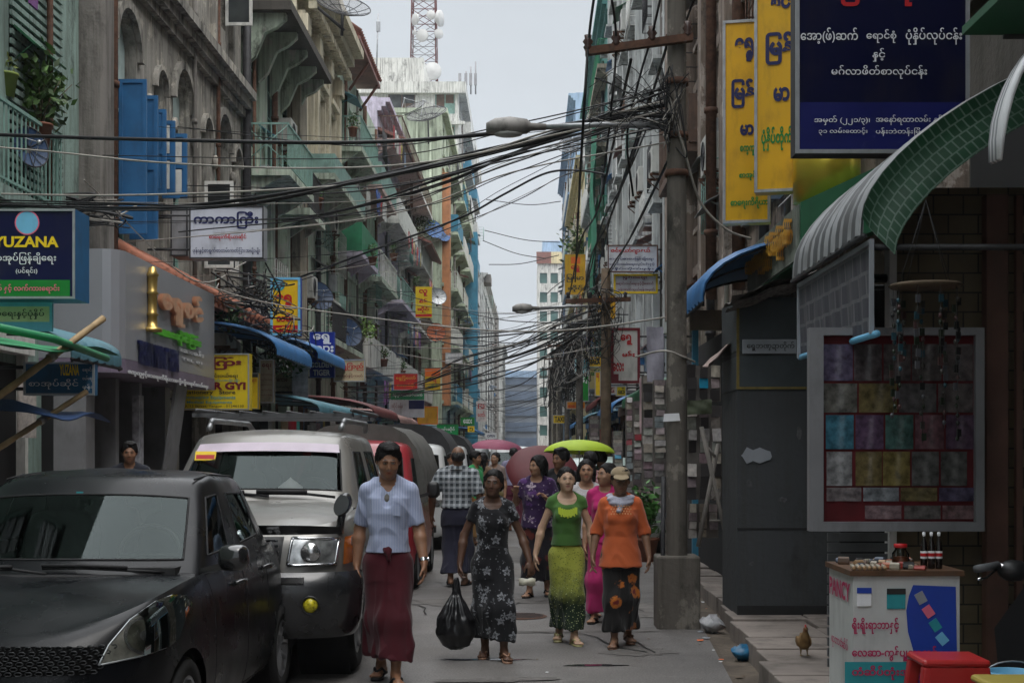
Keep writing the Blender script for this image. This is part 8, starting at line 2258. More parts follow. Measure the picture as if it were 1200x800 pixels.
tangle('loose wires on the bare concrete pier',P(90,250,18.5),(.7,.3,.22),16,11,.01)
# ======= roofs: mast, dishes, antennas
t=thing('radio_mast','red and white lattice radio mast hung with drum dishes on the white tower','mast',(-9.0,126,33.6))
mx,my=P(497,100,126).x,126
rm,wm=mat('mast_red',(.11,.03,.028),.7),mat('mast_white',(.25,.25,.26),.7)
mb=MB()
def mw(z):return 1.15-.016*(z-33)
zs=np.arange(33.6,50,1.35)
for sx in(-1,1):
 for sy in(-1,1):mb.tube([(mx+sx*mw(z),my+sy*mw(z),z)for z in zs],.06,5)
mb.build('mast_leg',[rm],t)
for i,(z0,z1)in enumerate(zip(zs[:-1],zs[1:])):
 mb=MB();w0,w1=mw(z0),mw(z1)
 for q in range(4):
  c=[(-1,-1),(1,-1),(1,1),(-1,1)];a,b=c[q],c[(q+1)%4]
  e0,f0=(mx+a[0]*w0,my+a[1]*w0,z0),(mx+b[0]*w0,my+b[1]*w0,z0);e1,f1=(mx+a[0]*w1,my+a[1]*w1,z1),(mx+b[0]*w1,my+b[1]*w1,z1)
  mb.tube([e0,f0],.04,4);mb.tube([e0,f1],.03,4);mb.tube([f0,e1],.03,4)
 mb.build('lattice_bracing',[rm if(i//2)%2==0 else wm],t)
def drum(t,c,r,dirn,m):
 c,dirn=Vector(c),Vector(dirn).normalized();u=dirn.orthogonal().normalized();v=dirn.cross(u)
 mb=MB();rings=[]
 for rr,h in((.02,-.5*r),(.5*r,-.45*r),(r,-.1*r),(r,.25*r),(.96*r,.28*r),(.01,.38*r)):rings.append([c+dirn*h+(u*math.cos(q)+v*math.sin(q))*rr for q in np.linspace(0,2*PI,21)[:-1]])
 mb.loft(rings,0);mb.build('drum_dish',[m],t)
wd=mat('drum_white',(.45,.45,.44),.5,0,.1,2)
for(px,py,r,dr)in((487,23,1.0,(-.8,-.6,0)),(505,18,.8,(.2,-1,0)),(515,22,1.4,(1,-.35,0)),(514,40,.85,(.5,-.8,0)),(495,42,1.1,(-.2,-1,0)),(507,84,1.55,(.1,-1,.05)),(486,38,.5,(-1,-.5,0))):
 q=P(px,py,124.5);drum(t,q,r*.5,dr,wd)
t=thing('panel_antenna','cluster of thin panel antennas at the tower parapet corner','antenna',tuple(P(545,105,118)))
for dx in(-.5,0,.4,.8):
 mb=MB();q=P(546,105,118);mb.tube([q+Vector((dx,0,-.4)),q+Vector((dx,0,1.5+dx))],.07,5);mb.box(q.x+dx-.12,q.x+dx+.12,q.y-.2,q.y-.1,q.z+.3,q.z+1.3);mb.build('panel',[wm],t)
t=thing('whip_antenna','single tall whip antenna on the pink roofed house','antenna',tuple(P(440,90,58)))
mb=MB();q=P(441,92,58);mb.tube([q,P(443,16,58)],.03,5);mb.box(q.x-.0,q.x+.16,q.y-.05,q.y+.05,q.z+1.9,q.z+2.3);mb.build('whip',[M['galv']],t)
def mesh_dish(label,c,r,aim,m,depth=.28,solid=False,group=None,leg=1.2):
 c,w=Vector(c),Vector(aim).normalized();u=w.cross(Vector((0,0,1))).normalized();v=u.cross(w)
 t=thing('satellite_dish',label,'satellite dish',tuple(c),0,group)
 def pt(rr,a):return c+(u*math.cos(a)+v*math.sin(a))*rr*r-w*(depth*r*(1-rr*rr))
 nr,na=7,32
 mb=MB();mb.loft([[pt(max(.02,i/nr),2*PI*k/na)for k in range(na)]for i in range(nr+1)],0);mb.build('reflector',[m],t)
 mb=MB()
 for k in range(12):mb.tube([pt(.03+.97*i/6,2*PI*k/12)+w*.01 for i in range(7)],.012*max(r,.4),4)
 mb.tube([pt(1,2*PI*k/40)for k in range(41)],.02*max(r,.5),5)
 if not solid:mb.tube([pt(.55,2*PI*k/40)+w*.01 for k in range(41)],.012*r,4)
 mb.build('rim_and_ribs',[M['iron']],t)
 mb=MB();f=c+w*r*.65
 for k in range(3):mb.tube([pt(.95,2*PI*k/3+.5),f],.012*max(r,.4),4)
 mb.ball(tuple(f),.06*max(r,.5),8);mb.build('feed_horn',[M['galv']],t)
 mb=MB();b=c-w*depth*r;mb.tube([b,b-Vector((0,0,leg))-w*.1],.04,6);mb.build('mount',[M['iron']],t)
 return t
def mesh_mat():
 m,nt,b=_new('dish_mesh')
 out=[n for n in nt.nodes if n.type=='OUTPUT_MATERIAL'][0]
 tr=nt.nodes.new('ShaderNodeBsdfTransparent');mx=nt.nodes.new('ShaderNodeMixShader');mx.inputs[0].default_value=.45
 b.inputs['Base Color'].default_value=(.12,.12,.125,1)
 nt.links.new(tr.outputs[0],mx.inputs[1]);nt.links.new(b.outputs[0],mx.inputs[2]);nt.links.new(mx.outputs[0],out.inputs[0])
 return m
M['dishmesh']=mesh_mat()
mesh_dish('large see through mesh dish on the cream house roof against the sky',P(403,6,36.8),.70,(.25,-.55,.8),M['dishmesh'],.3,leg=.5)
mb=MB();q=P(403,6,36.8);mb.tube([q-Vector((0,0,.65)),(-6.1,37.2,13.7)],.04,6);mb.build('mount_arm',[M['iron']],bpy.data.objects['satellite_dish'])
mesh_dish('weathered mesh dish before the white tower end wall',P(500,133,74),1.05,(-.2,-.5,.85),M['dishmesh'],.3)
mesh_dish('second weathered mesh dish higher on the lime block roof',P(480,128,75.5),.95,(-.4,-.4,.8),M['dishmesh'],.3)
mesh_dish('mesh dish on the net hung house roof edge',P(674,168,78),1.0,(-.2,-.6,.75),M['dishmesh'],.3)
db=mat('navy_dish',(.02,.045,.10),.5,0,.2,3)
mesh_dish('dark blue dish facing the street above the teal house door',P(374,346,38),.42,(.55,-.75,.35),db,.22,True,leg=.4)
mesh_dish('second dark blue dish lower beside the tiger sign',P(409,389,40),.42,(.6,-.75,.3),db,.22,True,leg=.4)
mesh_dish('small navy dish on the mint house balcony',P(36,172,16.3),.24,(.8,-.55,.2),db,.2,True,leg=.3)
mesh_dish('blue dish high on the lilac house rail',P(508,268,74.3),.55,(.5,-.75,.4),mat('blue_dish',(.03,.10,.26),.5),.22,True,leg=.4)
mesh_dish('second blue dish below the one on the lilac house rail',P(519,274,75),.45,(.5,-.75,.4),mat('blue_dish',(.03,.10,.26),.5),.22,True,leg=.4)
mesh_dish('orange dish low over the mustard sign',P(511,389,60),.40,(.2,-.95,.2),mat('orange_dish',(.42,.11,.04),.5),.2,True,leg=.4)
mesh_dish('grey dish beside the yellow three syllable sign',P(513,347,66),.42,(.3,-.9,.35),M['galv'],.2,True,leg=.4)
# ======= clutter on the facades
def ac_proto():
 t=thing('air_conditioner','proto','air conditioner',(0,0,0))
 mb=MB();mb.box(-.16,.16,-.40,.40,0,.55);mb.build('casing',[mat('ac_case',(.46,.46,.43),.5,0,.1,3,dirt=.5)],t,bevel=.015)
 mb=MB()
 for r in np.linspace(.05,.21,5):mb.tube([(.166,-.08+r*math.cos(a),.28+r*math.sin(a))for a in np.linspace(0,2*PI,21)],.005,4)
 mb.lathe([(0,.163),(.215,.163)],20,(0,-.08,.28),'x');mb.build('fan_grille',[M['iron']],t)
 mb=MB()
 for y in(-.3,.3):mb.box(-.2,.2,y-.02,y+.02,-.05,-.003);mb.tube([(-.18,y,-.35),(.18,y,-.05)],.014,4)
 mb.build('bracket',[M['rust']],t)
 return t
acp=ac_proto();first=[True]
def ac(x,y,z,out,label,s=1.0,group=None):
 o=acp if first[0]else copy_tree(acp)
 first[0]=False
 o.location=(x+out*.2,y,z);o.rotation_euler=(0,0,0 if out>0 else PI);o.scale=(s,s,s)
 o['label']=label
 if group:o['group']=group
 return o
for(x,y,z,o,lab)in[(-6,26.9,3.6,1,'air conditioner above the yellow stationery sign'),(-6,30.2,4.3,1,'air conditioner on the sea green house just above the blue awning'),(-6,34.1,8.9,1,'air conditioner by the sea green house upper window'),(-6,37.4,5.6,1,'air conditioner on the lower green wall of the cream house'),(-6,41.6,8.0,1,'air conditioner under the cream house ledge'),(-6,46.9,9.8,1,'air conditioner beside the upper lilac balcony'),(-6,52.5,6.3,1,'air conditioner between the pink roofed house floors'),(3.2,23.0,6.1,-1,'air conditioner on the peeling house beside the near pole'),(3.2,28.6,10.1,-1,'air conditioner high on the peeling house'),(3.2,19.3,5.4,-1,'air conditioner behind the yellow signs')]:
 ac(x,y,z,o,lab,1.1)
for i in range(20):
 y=57+i*4.6+RND.uniform(-1,1);L=y<74
 ac(-6 if L else(-4.6 if y<112 else-5.6),y,RND.choice([4.9,8.1,11.3,13.9])+RND.uniform(-.3,.5),1,'air conditioner on the farther left facades',1.25,'air conditioners on the farther left facades')
for i in range(22):
 y=33+i*3.4+RND.uniform(-.8,.8)
 ac(RX if y<76 else 3.0,y,RND.choice([5.0,8.2,11.4,14.6])+RND.uniform(-.3,.5),-1,'air conditioner on the farther right facades',1.15,'air conditioners on the farther right facades')
LC=[(.42,.05,.06),(.05,.10,.30),(.5,.5,.48),(.02,.02,.03),(.35,.28,.08),(.20,.08,.25),(.04,.22,.2),(.45,.22,.26),(.12,.16,.22),(.5,.35,.2)]
lm=[mat('washing_%d'%i,c,.85,0,.2,6)for i,c in enumerate(LC)]
LN=['red','blue','white','black','mustard','purple','teal','pink','slate','apricot']
def garment_on_line(x,y,z,w,h,ci,label,along='y',group=None,shirt=True):
 t=thing('hanging_garment',label,'laundry',(x,y,z),0,group)
 out=[(-.5,-1),(.5,-1),(.47,-.3),(.8,-.42),(.9,-.22),(.45,0),(.15,.0),(0,-.06),(-.15,0),(-.45,0),(-.9,-.22),(-.8,-.42),(-.47,-.3)]if shirt else[(-.5,-1),(.5,-1),(.5,-.5),(.48,0),(-.48,0),(-.5,-.5)]
 mb=MB();n=len(out);ph=RND.random()*6
 v=[]
 for s in(-1,1):
  for(u,q)in out:
   wob=.03*math.sin(u*5+ph)*(-q)+s*.012
   v.append((x+wob,y+u*w,z+q*h)if along=='y' else(x+u*w,y+wob,z+q*h))
 mb.add(v,[tuple(range(n)),tuple(range(2*n-1,n-1,-1))]+[(i,(i+1)%n,(i+1)%n+n,i+n)for i in range(n)]);mb.build('cloth',[lm[ci]],t)
def line_of(x,y0,y1,z,n,where,along='y'):
 m_=MB().tube([(x,y0,z),(x,(y0+y1)/2,z-.08),(x,y1,z)],.008,4).build('washing_line',[M['cable_pale']],None,loc=(x,y0,z));tag(m_,'washing line '+where,'washing line')
 for i in range(n):
  y=y0+(y1-y0)*(i+.5)/n;ci=RND.randrange(10)
  garment_on_line(x,y,z-.05,min(.3,(y1-y0)/n*.42),RND.uniform(.5,.85),ci,'laundry hanging '+where,group='laundry '+where,shirt=RND.random()<.6)
line_of(-5.62,14.6,16.5,7.3,3,'on the mint house balcony')
line_of(-4.95,46,49.5,10.2,5,'outside the upper pink roofed house balcony')
line_of(-4.8,50.2,55.5,13.2,7,'under the red tin canopy')
line_of(-4.85,57,65,10.5,9,'on the lilac house upper balcony')
line_of(-4.85,57,64,6.9,8,'on the lilac house lower balcony')
line_of(-4.7,67,74,9.8,8,'on the white balcony house')
line_of(-4.8,47,55,4.0,9,'over the left pavement awnings')
line_of(-3.6,79,90,6.6,8,'on the lime block lower balconies')
line_of(2.6,57,65,6.8,7,'on the net hung house low balcony')
line_of(2.5,67,75,9.5,7,'on the net hung house far balcony')
line_of(2.4,78,98,6.5,10,'on the pale yellow block')
def leafy(name,label,c,ext,n,col,seed,pot=None,stem=None,ls=.05,group=None,cat='plant'):
 R=random.Random(seed);t=thing(name,label,cat,tuple(c),0,group);c=Vector(c)
 lmz=[mat('leaf_%d_%d'%(seed%5,i),tuple(x*f for x in col),.55,0,.25,8)for i,f in enumerate((.6,1.0,1.5))]
 mb=MB()
 for i in range(n):
  q=Vector((R.gauss(0,.45),R.gauss(0,.45),R.gauss(0,.45)))
  p=c+Vector((q.x*ext[0],q.y*ext[1],q.z*ext[2]))
  a=Vector((R.uniform(-1,1),R.uniform(-1,1),R.uniform(-.6,.9))).normalized();b=a.cross(Vector((R.uniform(-1,1),R.uniform(-1,1),R.uniform(-1,1)))).normalized()
  L=ls*R.uniform(.7,1.5)
  mb.add([p,p+a*L*.5+b*L*.3,p+a*L*1.3,p+a*L*.5-b*L*.3],[(0,1,2,3)],R.randrange(3))
 mb.build('foliage',lmz,t)
 mb=MB()
 for i in range(7):
  q=c+Vector((R.uniform(-1,1)*ext[0],R.uniform(-1,1)*ext[1],R.uniform(-.2,.9)*ext[2]));b=c-Vector((0,0,ext[2]));mb.tube([b,b.lerp(q,.5)+Vector((0,0,.05)),q],[.012,.008,.004],4)
 mb.build('stem',[M['wood']],t)
 if pot:
  b=c-Vector((0,0,ext[2]+.02));mb=MB();mb.lathe([(0,-.24),(.10,-.24),(.14,0),(.155,0),(.155,.03),(.13,.03),(.12,-.02),(0,-.02)],14,tuple(b));mb.build('pot',[pot],t)
 return t
terr=mat('terracotta_pot',(.2,.08,.05),.8,0,.2,5,dirt=.3)
leafy('potted_plant','bushy green plant in a pot on the mint house balcony',P(47,105,16.9),(.34,.3,.42),420,(.05,.10,.025),1,terr,ls=.09)
leafy('hanging_plant','small green hanging planter at the left edge of the balcony',P(6,75,16.4),(.1,.1,.12),60,(.12,.16,.03),2,mat('lime_pot',(.2,.26,.06),.6),ls=.05)
leafy('potted_plant','leafy plant above the cream menu board',P(333,424,28.6),(.5,.4,.28),300,(.05,.11,.03),3,ls=.08)
leafy('creeper','pale green creeper by the dark blue dishes',P(425,388,44),(.45,.8,.35),260,(.12,.2,.05),4,ls=.1)
leafy('small_tree','small leafy tree rooted on the pale yellow block wall',P(682,290,78),(.9,.8,1.3),420,(.07,.12,.03),5,ls=.22,cat='tree')
leafy('creeper','dark green creeper on the sea green house ledge',P(268,372,24.8),(.3,.8,.25),200,(.04,.08,.025),6,ls=.07)
leafy('potted_plant','tall plant in the lower crowd of shop goods beside the card strips',P(757,600,16.2),(.16,.16,.3),220,(.05,.14,.03),7,terr,ls=.08)
leafy('creeper','moss green growth on the lilac house rail',P(493,262,73),(.7,.8,.5),220,(.06,.09,.03),8,ls=.13)
R=random.Random(22)
for i in range(12):
 y=32+i*3.6;zz=R.choice([4.7,7.8,8.9,11.2]);leafy('potted_plant','potted plant on a left balcony rail',(-5.1 if y>44 else-5.3,y,zz+.35),(.16,.22,.22),90,(.05,.11,.03),30+i,terr,ls=.07,group='potted plants on the left balconies')
# ======= drinks cart and things on the right footway
t=thing('drinks_cart','white and blue printed drinks cart with a brown rim at the lower right','cart',(1.72,7.5,.15))
x0,x1,y0,y1,zt=1.71,2.27,7.5,8.1,.985
pc=mat('cart_print_white',(.50,.51,.50),.5,0,.1,3,dirt=.25)
mb=MB();mb.box(x0,x1,y0,y1,.2,zt);mb.build('cabinet',[pc],t)
mb=MB();mb.box(x0-.02,x1+.02,y0-.02,y1+.02,zt+.002,zt+.03)
mb.build('rim_board',[mat('brown_rim',(.10,.05,.025),.6,0,.3,5,dirt=.3)],t)
for(x,y)in((x0+.05,y0+.05),(x1-.05,y0+.05),(x0+.05,y1-.05),(x1-.05,y1-.05)):
 mb=MB();mb.lathe([(0,-.02),(.05,-.02),(.05,.02),(0,.02)],14,(x,y,.2),'x');mb.build('caster',[M['black_rubber']],t)
k=7.497/FPX
def cp(px,py):return((px-VPX)*k,CAM_Z-(py-VPY)*k)
mb=MB();pts=[cp(1070,685),cp(1120,687),cp(1122,800),cp(1075,800),cp(1072,768),cp(1064,740),cp(1062,715),cp(1065,698)]
mb.add([(a,7.4965,b)for a,b in pts],[tuple(range(len(pts)))]);mb.build('blue_print',[INK['blue']],t)
mb=MB();a,b=cp(990,775),cp(1071,830);mb.quad((a[0],7.4972,b[1]),(b[0],7.4972,b[1]),(b[0],7.4972,a[1]),(a[0],7.4972,a[1]));mb.build('cyan_print',[INK['teal']],t)
for(px,py,w,h,c,c2)in((1004,688,17,22,'white','blue'),(1039,689,22,24,'teal','black')):
 mb=MB();a,b=cp(px,py+h),cp(px+w,py);mb.box(a[0],b[0],7.492,7.4962,a[1],b[1]);q=mb.build('printed_jar',[INK[c]],t,bevel=.004)
 mb=MB();mb.box(a[0],b[0],7.489,7.4915,b[1]-.03,b[1]);mb.build('printed_jar_lid',[INK[c2]],t)
for(px,py,an_,c)in((1079,700,.5,'grey'),(1088,716,.6,'pink'),(1096,732,.6,'teal'),(1104,748,.7,'sky')):
 q=cp(px,py);mb=MB();mb.obox((q[0],7.4945,q[1]),(.024*math.cos(an_),0,.024*math.sin(an_)),(0,.0015,0),(-.03*math.sin(an_),0,.03*math.cos(an_)));mb.build('printed_pack',[INK[c]],t)
for tx,(a0,b0,a1,b1)in(('ရိုးရိုးရာဘာနှင့်',(998,723,1053,742)),('လေဆာ-ကွန်ပျူတာကဒ်',(998,756,1098,774)),('တံဆိပ်တုံးအမျိုးမျိုး',(998,779,1100,796))):
 p,q=cp(a0,b1),cp(a1,b0);mb=MB();letters(mb,tx,(0,7.4955,0),(1,0,0),(0,0,1),(p[0],p[1],q[0],q[1]),.028,.004);mb.build('lettering',[INK['magenta']],t)
mb=MB();letters(mb,'PANCY',(x0-.004,0,0),(0,-1,0),(0,0,1),(-8.05,.84,-7.55,.94),.03,.003);letters(mb,'ရာဘာတံဆိပ်',(x0-.004,0,0),(0,-1,0),(0,0,1),(-8.0,.55,-7.6,.64),.02,.003);mb.build('side_lettering',[INK['magenta']],t)
top=zt+.03
for i,x in enumerate((2.115,2.155,2.195)):
 t=thing('cola_bottle',['first','second','third'][i]+' cola bottle from the left on the drinks cart','bottle',(x,7.62,top))
 mb=MB();mb.lathe([(0,0),(.017,0),(.019,.01),(.018,.06),(.0185,.10),(.015,.14),(.007,.165),(.007,.185),(0,.185)],14,(x,7.62,top));mb.build('bottle',[mat('cola_pet',(.012,.008,.007),.1,0,.1,4,spec=.6)],t)
 mb=MB();mb.lathe([(.0186,.055),(.0191,.058),(.0191,.092),(.0186,.095)],14,(x,7.62,top));mb.build('label_band',[INK['white']],t)
 mb=MB();mb.lathe([(.0193,.066),(.0196,.068),(.0196,.082),(.0193,.084)],14,(x,7.62,top));mb.build('label_stripe',[INK['red']],t)
 mb=MB();mb.lathe([(.0078,.175),(.0085,.177),(.0085,.195),(0,.197)],10,(x,7.62,top));mb.build('cap',[INK['white']],t)
R=random.Random(5)
gm=[mat('pack_%d'%i,c,.35,.1,.3,14)for i,c in enumerate([(.35,.22,.12),(.25,.04,.03),(.10,.06,.04),(.30,.26,.2),(.08,.1,.14),(.32,.1,.05),(.03,.03,.03)])]
pn=['tan','red','brown','cream','slate','rust','black']
for i in range(30):
 x=1.74+.34*R.random();y=7.53+.5*R.random();w,d_,h=R.uniform(.018,.035),R.uniform(.012,.025),R.uniform(.02,.05);ci=R.randrange(7)
 t=thing('snack_packet',pn[ci]+' snack packet in the jumble on the drinks cart','packet',(x,y,top),R.uniform(-1,1),pn[ci]+' snack packets on the cart')
 mb=MB();rings=[[(sx*w*f,sy*d_*f2,z)for sx,sy in((-1,-1),(1,-1),(1,1),(-1,1))]for z,f,f2 in((0,.9,.9),(h*.3,1,1.1),(h*.8,.95,.8),(h,.9,.2))]
 mb.loft(rings,0,True,True,False);mb.build('packet',[gm[ci]],t,True,bevel=.003)
for i in range(7):
 x=1.715+i*.027;t=thing('egg_roll','pale wrapped roll in the row along the cart rim','snack',(x,7.52,top),0,'pale wrapped rolls along the cart rim')
 mb=MB();mb.tube([(x,7.5,top+.013),(x+.004,7.575,top+.02)],[.011,.012],8);mb.build('roll',[gm[3]],t)
 mb=MB();mb.tube([(x,7.497,top+.013),(x,7.5,top+.013)],.0118,8);mb.build('wrapper_end',[gm[0]],t)
t=thing('glass_jar','glass sweet jar with a red lid among the cart snacks','jar',(2.0,7.66,top))
mb=MB();mb.lathe([(0,0),(.04,0),(.045,.02),(.045,.08),(.03,.1),(.03,.11)],16,(2.0,7.66,top));mb.build('jar',[M['lens']],t)
mb=MB();mb.lathe([(.034,.11),(.036,.112),(.036,.13),(0,.132)],16,(2.0,7.66,top));mb.build('lid',[INK['red']],t)
mb=MB();mb.lathe([(0,.004),(.038,.004),(.042,.03),(.04,.06),(0,.065)],14,(2.0,7.66,top));mb.build('sweets',[gm[5]],t)
rp=mat('red_plastic',(.40,.02,.02),.35,0,.12,4,spec=.5)
t=thing('plastic_stool','red plastic stool in front of the drinks cart','stool',(2.05,7.0,.15))
cx,cy,z1=2.06,7.0,.64
mb=MB();mb.box(cx-.165,cx+.165,cy-.16,cy+.16,z1-.035,z1);mb.build('seat',[rp],t,bevel=.02)
for sx in(-1,1):
 for sy in(-1,1):
  mb=MB();rings=[[(cx+sx*(.13+.05*f)+a,cy+sy*(.125+.05*f)+b,z1-.036-f*(z1-.186))for a,b in((-.03,-.03),(.03,-.03),(.03,.03),(-.03,.03))]for f in(0,1)]
  mb.loft(rings,0,True,True,False);mb.build('leg',[rp],t,bevel=.008)
for sy in(-1,1):
 mb=MB();mb.box(cx-.13,cx+.13,cy+sy*.155-.008,cy+sy*.155+.008,z1-.11,z1-.037);mb.build('apron',[rp],t)
t=thing('plastic_stool','yellow plastic stool at the bottom right corner','stool',(2.25,6.6,.15))
mb=MB();mb.box(2.09,2.45,6.45,6.75,.555,.59);mb.build('seat',[mat('yellow_plastic',(.42,.34,.08),.4,0,.12,4)],t,bevel=.02)
for sx in(-1,1):
 for sy in(-1,1):mb=MB();mb.tube([(2.27+sx*.13,6.6+sy*.11,.554),(2.27+sx*.17,6.6+sy*.14,.15)],.022,8);mb.build('leg',[mat('yellow_plastic',(.42,.34,.08),.4,0,.12,4)],t)
t=thing('blue_bucket','pale blue plastic bucket behind the yellow stool','bucket',(2.42,7.1,.15))
mb=MB();mb.lathe([(0,.15),(.1,.15),(.125,.52),(.135,.52),(.135,.54),(.12,.54),(.1,.2),(0,.2)],18,(2.43,7.15,0));mb.build('bucket',[INK['sky']],t)
mb=MB();mb.tube([(2.43+.13*math.cos(a),7.15,.53+.06*math.sin(a))for a in np.linspace(0,PI,11)],.004,4);mb.build('handle',[M['galv']],t)
t=thing('motor_scooter','dark motor scooter at the right edge with a grey rubber grip','scooter',(2.75,7.3,.15))
g=P(1152,662,7.6)
mb=MB();mb.tube([g+Vector((-.07,-.10,-.012)),g+Vector((.08,0,.0))],[.021,.023],10);mb.build('handle_grip',[mat('grey_grip',(.10,.105,.11),.6,0,.2,20)],t)
mb=MB();mb.tube([g+Vector((.08,0,0)),g+Vector((.2,.04,-.02)),g+Vector((.42,.0,-.03)),g+Vector((.66,-.08,0))],.015,8);mb.tube([g+Vector((.06,-.03,-.02)),g+Vector((-.02,-.12,-.055)),g+Vector((-.08,-.17,-.06))],.007,6);mb.build('handlebar',[M['chrome']],t)
mb=MB();mb.ball(tuple(g+Vector((.17,.02,-.03))),(.09,.06,.06),12);mb.ball(tuple(g+Vector((.36,-.02,-.08))),(.13,.10,.12),14);mb.build('cowl',[M['black_plastic']],t)
mb=MB();mb.tube([g+Vector((.36,.05,-.1)),(g.x+.36,7.45,.55),(g.x+.36,7.3,.45)],[.05,.05,.04],10);mb.loft([[(g.x+.1,7.62,.35),(g.x+.62,7.62,.35)],[(g.x+.06,7.6,.7),(g.x+.66,7.6,.7)],[(g.x+.22,7.6,.92),(g.x+.5,7.6,.92)]],0,False);mb.build('leg_shield',[M['black_plastic']],t)
e=wheel(t,.25,.1,0,0,'six',1);e.location=(g.x+.36-2.75,7.2-7.3,.25)
hp_=Vector((2.0,10.35,.155))
t=thing('hen','small brown hen standing on the footway slabs','hen',tuple(hp_))
G=Field((-.12,-.16,-.005),(.12,.16,.24),.005)
G.ell((0,.01,.10),(.048,.075,.052),0,rotm(0,.35).T);G.ell((0,-.035,.135),(.034,.04,.045),.02);G.cap((0,-.05,.16),(0,-.058,.195),.022,.017,.015);G.ell((0,-.062,.203),(.017,.021,.017),.006)
G.cap((0,.06,.11),(0,.115,.145),.022,.010,.02)
for s in(-1,1):G.ell((s*.044,.02,.105),(.012,.055,.035),.008,rotm(0,.3).T);G.cap((s*.022,.0,.06),(s*.024,-.003,.012),.010,.004,.008);[G.cap((s*.024,-.003,.008),(s*.024+q*.014,-.03,.004),.004,.003,.003)for q in(-1,0,1)]
G.cap((0,-.08,.203),(0,-.096,.199),.006,.002,.003)
v,f=G.surface();col=np.tile(fab((.16,.09,.03)),(len(v),1));col+=.05*nz3(v,80)[:,None]*fab((1,.7,.3));hd=v[:,2]>.185;col[hd]=(.20,.08,.04);col[v[:,2]<.055]=(.18,.12,.05);col[(v[:,1]<-.082)]=(.25,.18,.06);col=np.clip(col,.01,.6)
fm,nt,bb_=_new('feathers');at=nt.nodes.new('ShaderNodeAttribute');at.attribute_name='Col';nt.links.new(at.outputs['Color'],bb_.inputs['Base Color']);setin(bb_,'Roughness',.8)
np_obj('body',v,f,fm,t,True,col)
mb=MB()
for i in range(4):mb.ball((0,-.075+.012*i,.222+.004*math.sin(i*2)),(.004,.008,.010),8)
mb.build('comb',[INK['red']],t,True)
# ======= litter, patches, shopfront fillers
R=random.Random(11)
def scrap(label,x,y,s,m,z=.004,group=None):
 t=thing('litter_scrap',label,'litter',(x,y,z),R.uniform(0,6),group)
 n=7;mb=MB();v=[(s*R.uniform(.5,1)*math.cos(2*PI*i/n),s*R.uniform(.5,1)*math.sin(2*PI*i/n),R.uniform(.002,.35*s))for i in range(n)]+[(0,0,.3*s)]
 mb.add(v,[(i,(i+1)%n,n)for i in range(n)]);mb.build('scrap',[m],t,True)
sm={'white':INK['white'],'grey':INK['grey'],'blue':INK['blue'],'orange':INK['orange'],'brown':M['wood']}
for i in range(34):
 y=R.uniform(9.2,16);c=R.choice(['white','white','grey','brown','orange']);x=curb_x(y)-R.uniform(.03,.42)
 scrap(c+' scrap of litter along the right gutter',x,y,R.uniform(.012,.045),sm[c],-.01 if x>curb_x(y)-.26 else .003,c+' litter in the gutter')
for i in range(16):
 y=R.uniform(9.8,20);c=R.choice(['white','grey','brown']);scrap(c+' scrap of litter on the road',R.uniform(-1.4,1.3),y,R.uniform(.01,.03),sm[c],.003,c+' litter on the road')
t=thing('crumpled_bag','crumpled blue plastic bag in the gutter below the footway','bag',(curb_x(11.2)-.1,11.2,0))
mb=MB();v,rings=[],[]
for i in range(7):
 rr=.07*math.sin(PI*(i+.4)/7)+.015;rings.append([(rr*math.cos(a)*(1+.3*math.sin(a*3+i)),rr*math.sin(a),.11*i/6+.015*math.sin(a*4+i*2))for a in np.linspace(0,2*PI,15)[:-1]])
mb.loft(rings,0,True,True);mb.build('bag',[mat('blue_bag_film',(.02,.13,.25),.3,0,.4,12)],t,True)
t=thing('crumpled_bag','crumpled clear plastic bag beside the pole base','bag',(1.66,12.9,0))
mb=MB();mb.loft([[(p[0]*1.2,p[1]*1.2,p[2]*1.3)for p in r]for r in rings],0,True,True);mb.build('bag',[mat('clear_bag_film',(.35,.35,.36),.25,0,.4,12)],t,True)
def decal(name,c,rx,ry,m,seed,z=.004,rot=0,n=26,kind='structure'):
 R2=random.Random(seed);mb=MB();v=[]
 for i in range(n):
  a=2*PI*i/n;q=R2 .uniform(.65,1.1);x,y=rx*q*math.cos(a),ry*q*math.sin(a);v.append((c[0]+x*math.cos(rot)-y*math.sin(rot),c[1]+x*math.sin(rot)+y*math.cos(rot),z))
 mb.add(v,[tuple(range(n))]);return tag(mb.build(name,[m]),kind=kind)
wet=mat('wet_asphalt',(.035,.034,.035),.08,0,.2,3,spec=.6)
decal('puddle',(-.35,11.2),.42,.05,wet,1);decal('puddle',(.5,10.9),.25,.06,wet,2)
tar=mat('tar_patch',(.115,.107,.10),.85,0,.2,6,.01);pale=mat('cement_patch',(.165,.153,.142),.9,0,.25,3,.01,dirt=.5)
for i,(x,y,rx,ry,m_,ro)in enumerate([(.2,12.9,1.1,.09,tar,.06),(.9,11.6,.35,.22,tar,.3),(-.6,15.5,.9,.5,tar,.1),(1.15,14.6,.45,.8,pale,.1),(.4,19,1.0,1.2,pale,0),(-.5,23,.7,2.2,tar,.1),(.6,28,.5,2.6,tar,0),(-.2,10.2,.5,.12,tar,.15)]):decal('road_patch',(x,y),rx,ry,m_,40+i,.0035+.0006*i,ro)
cr=mat('crack_fill',(.03,.028,.027),.9)
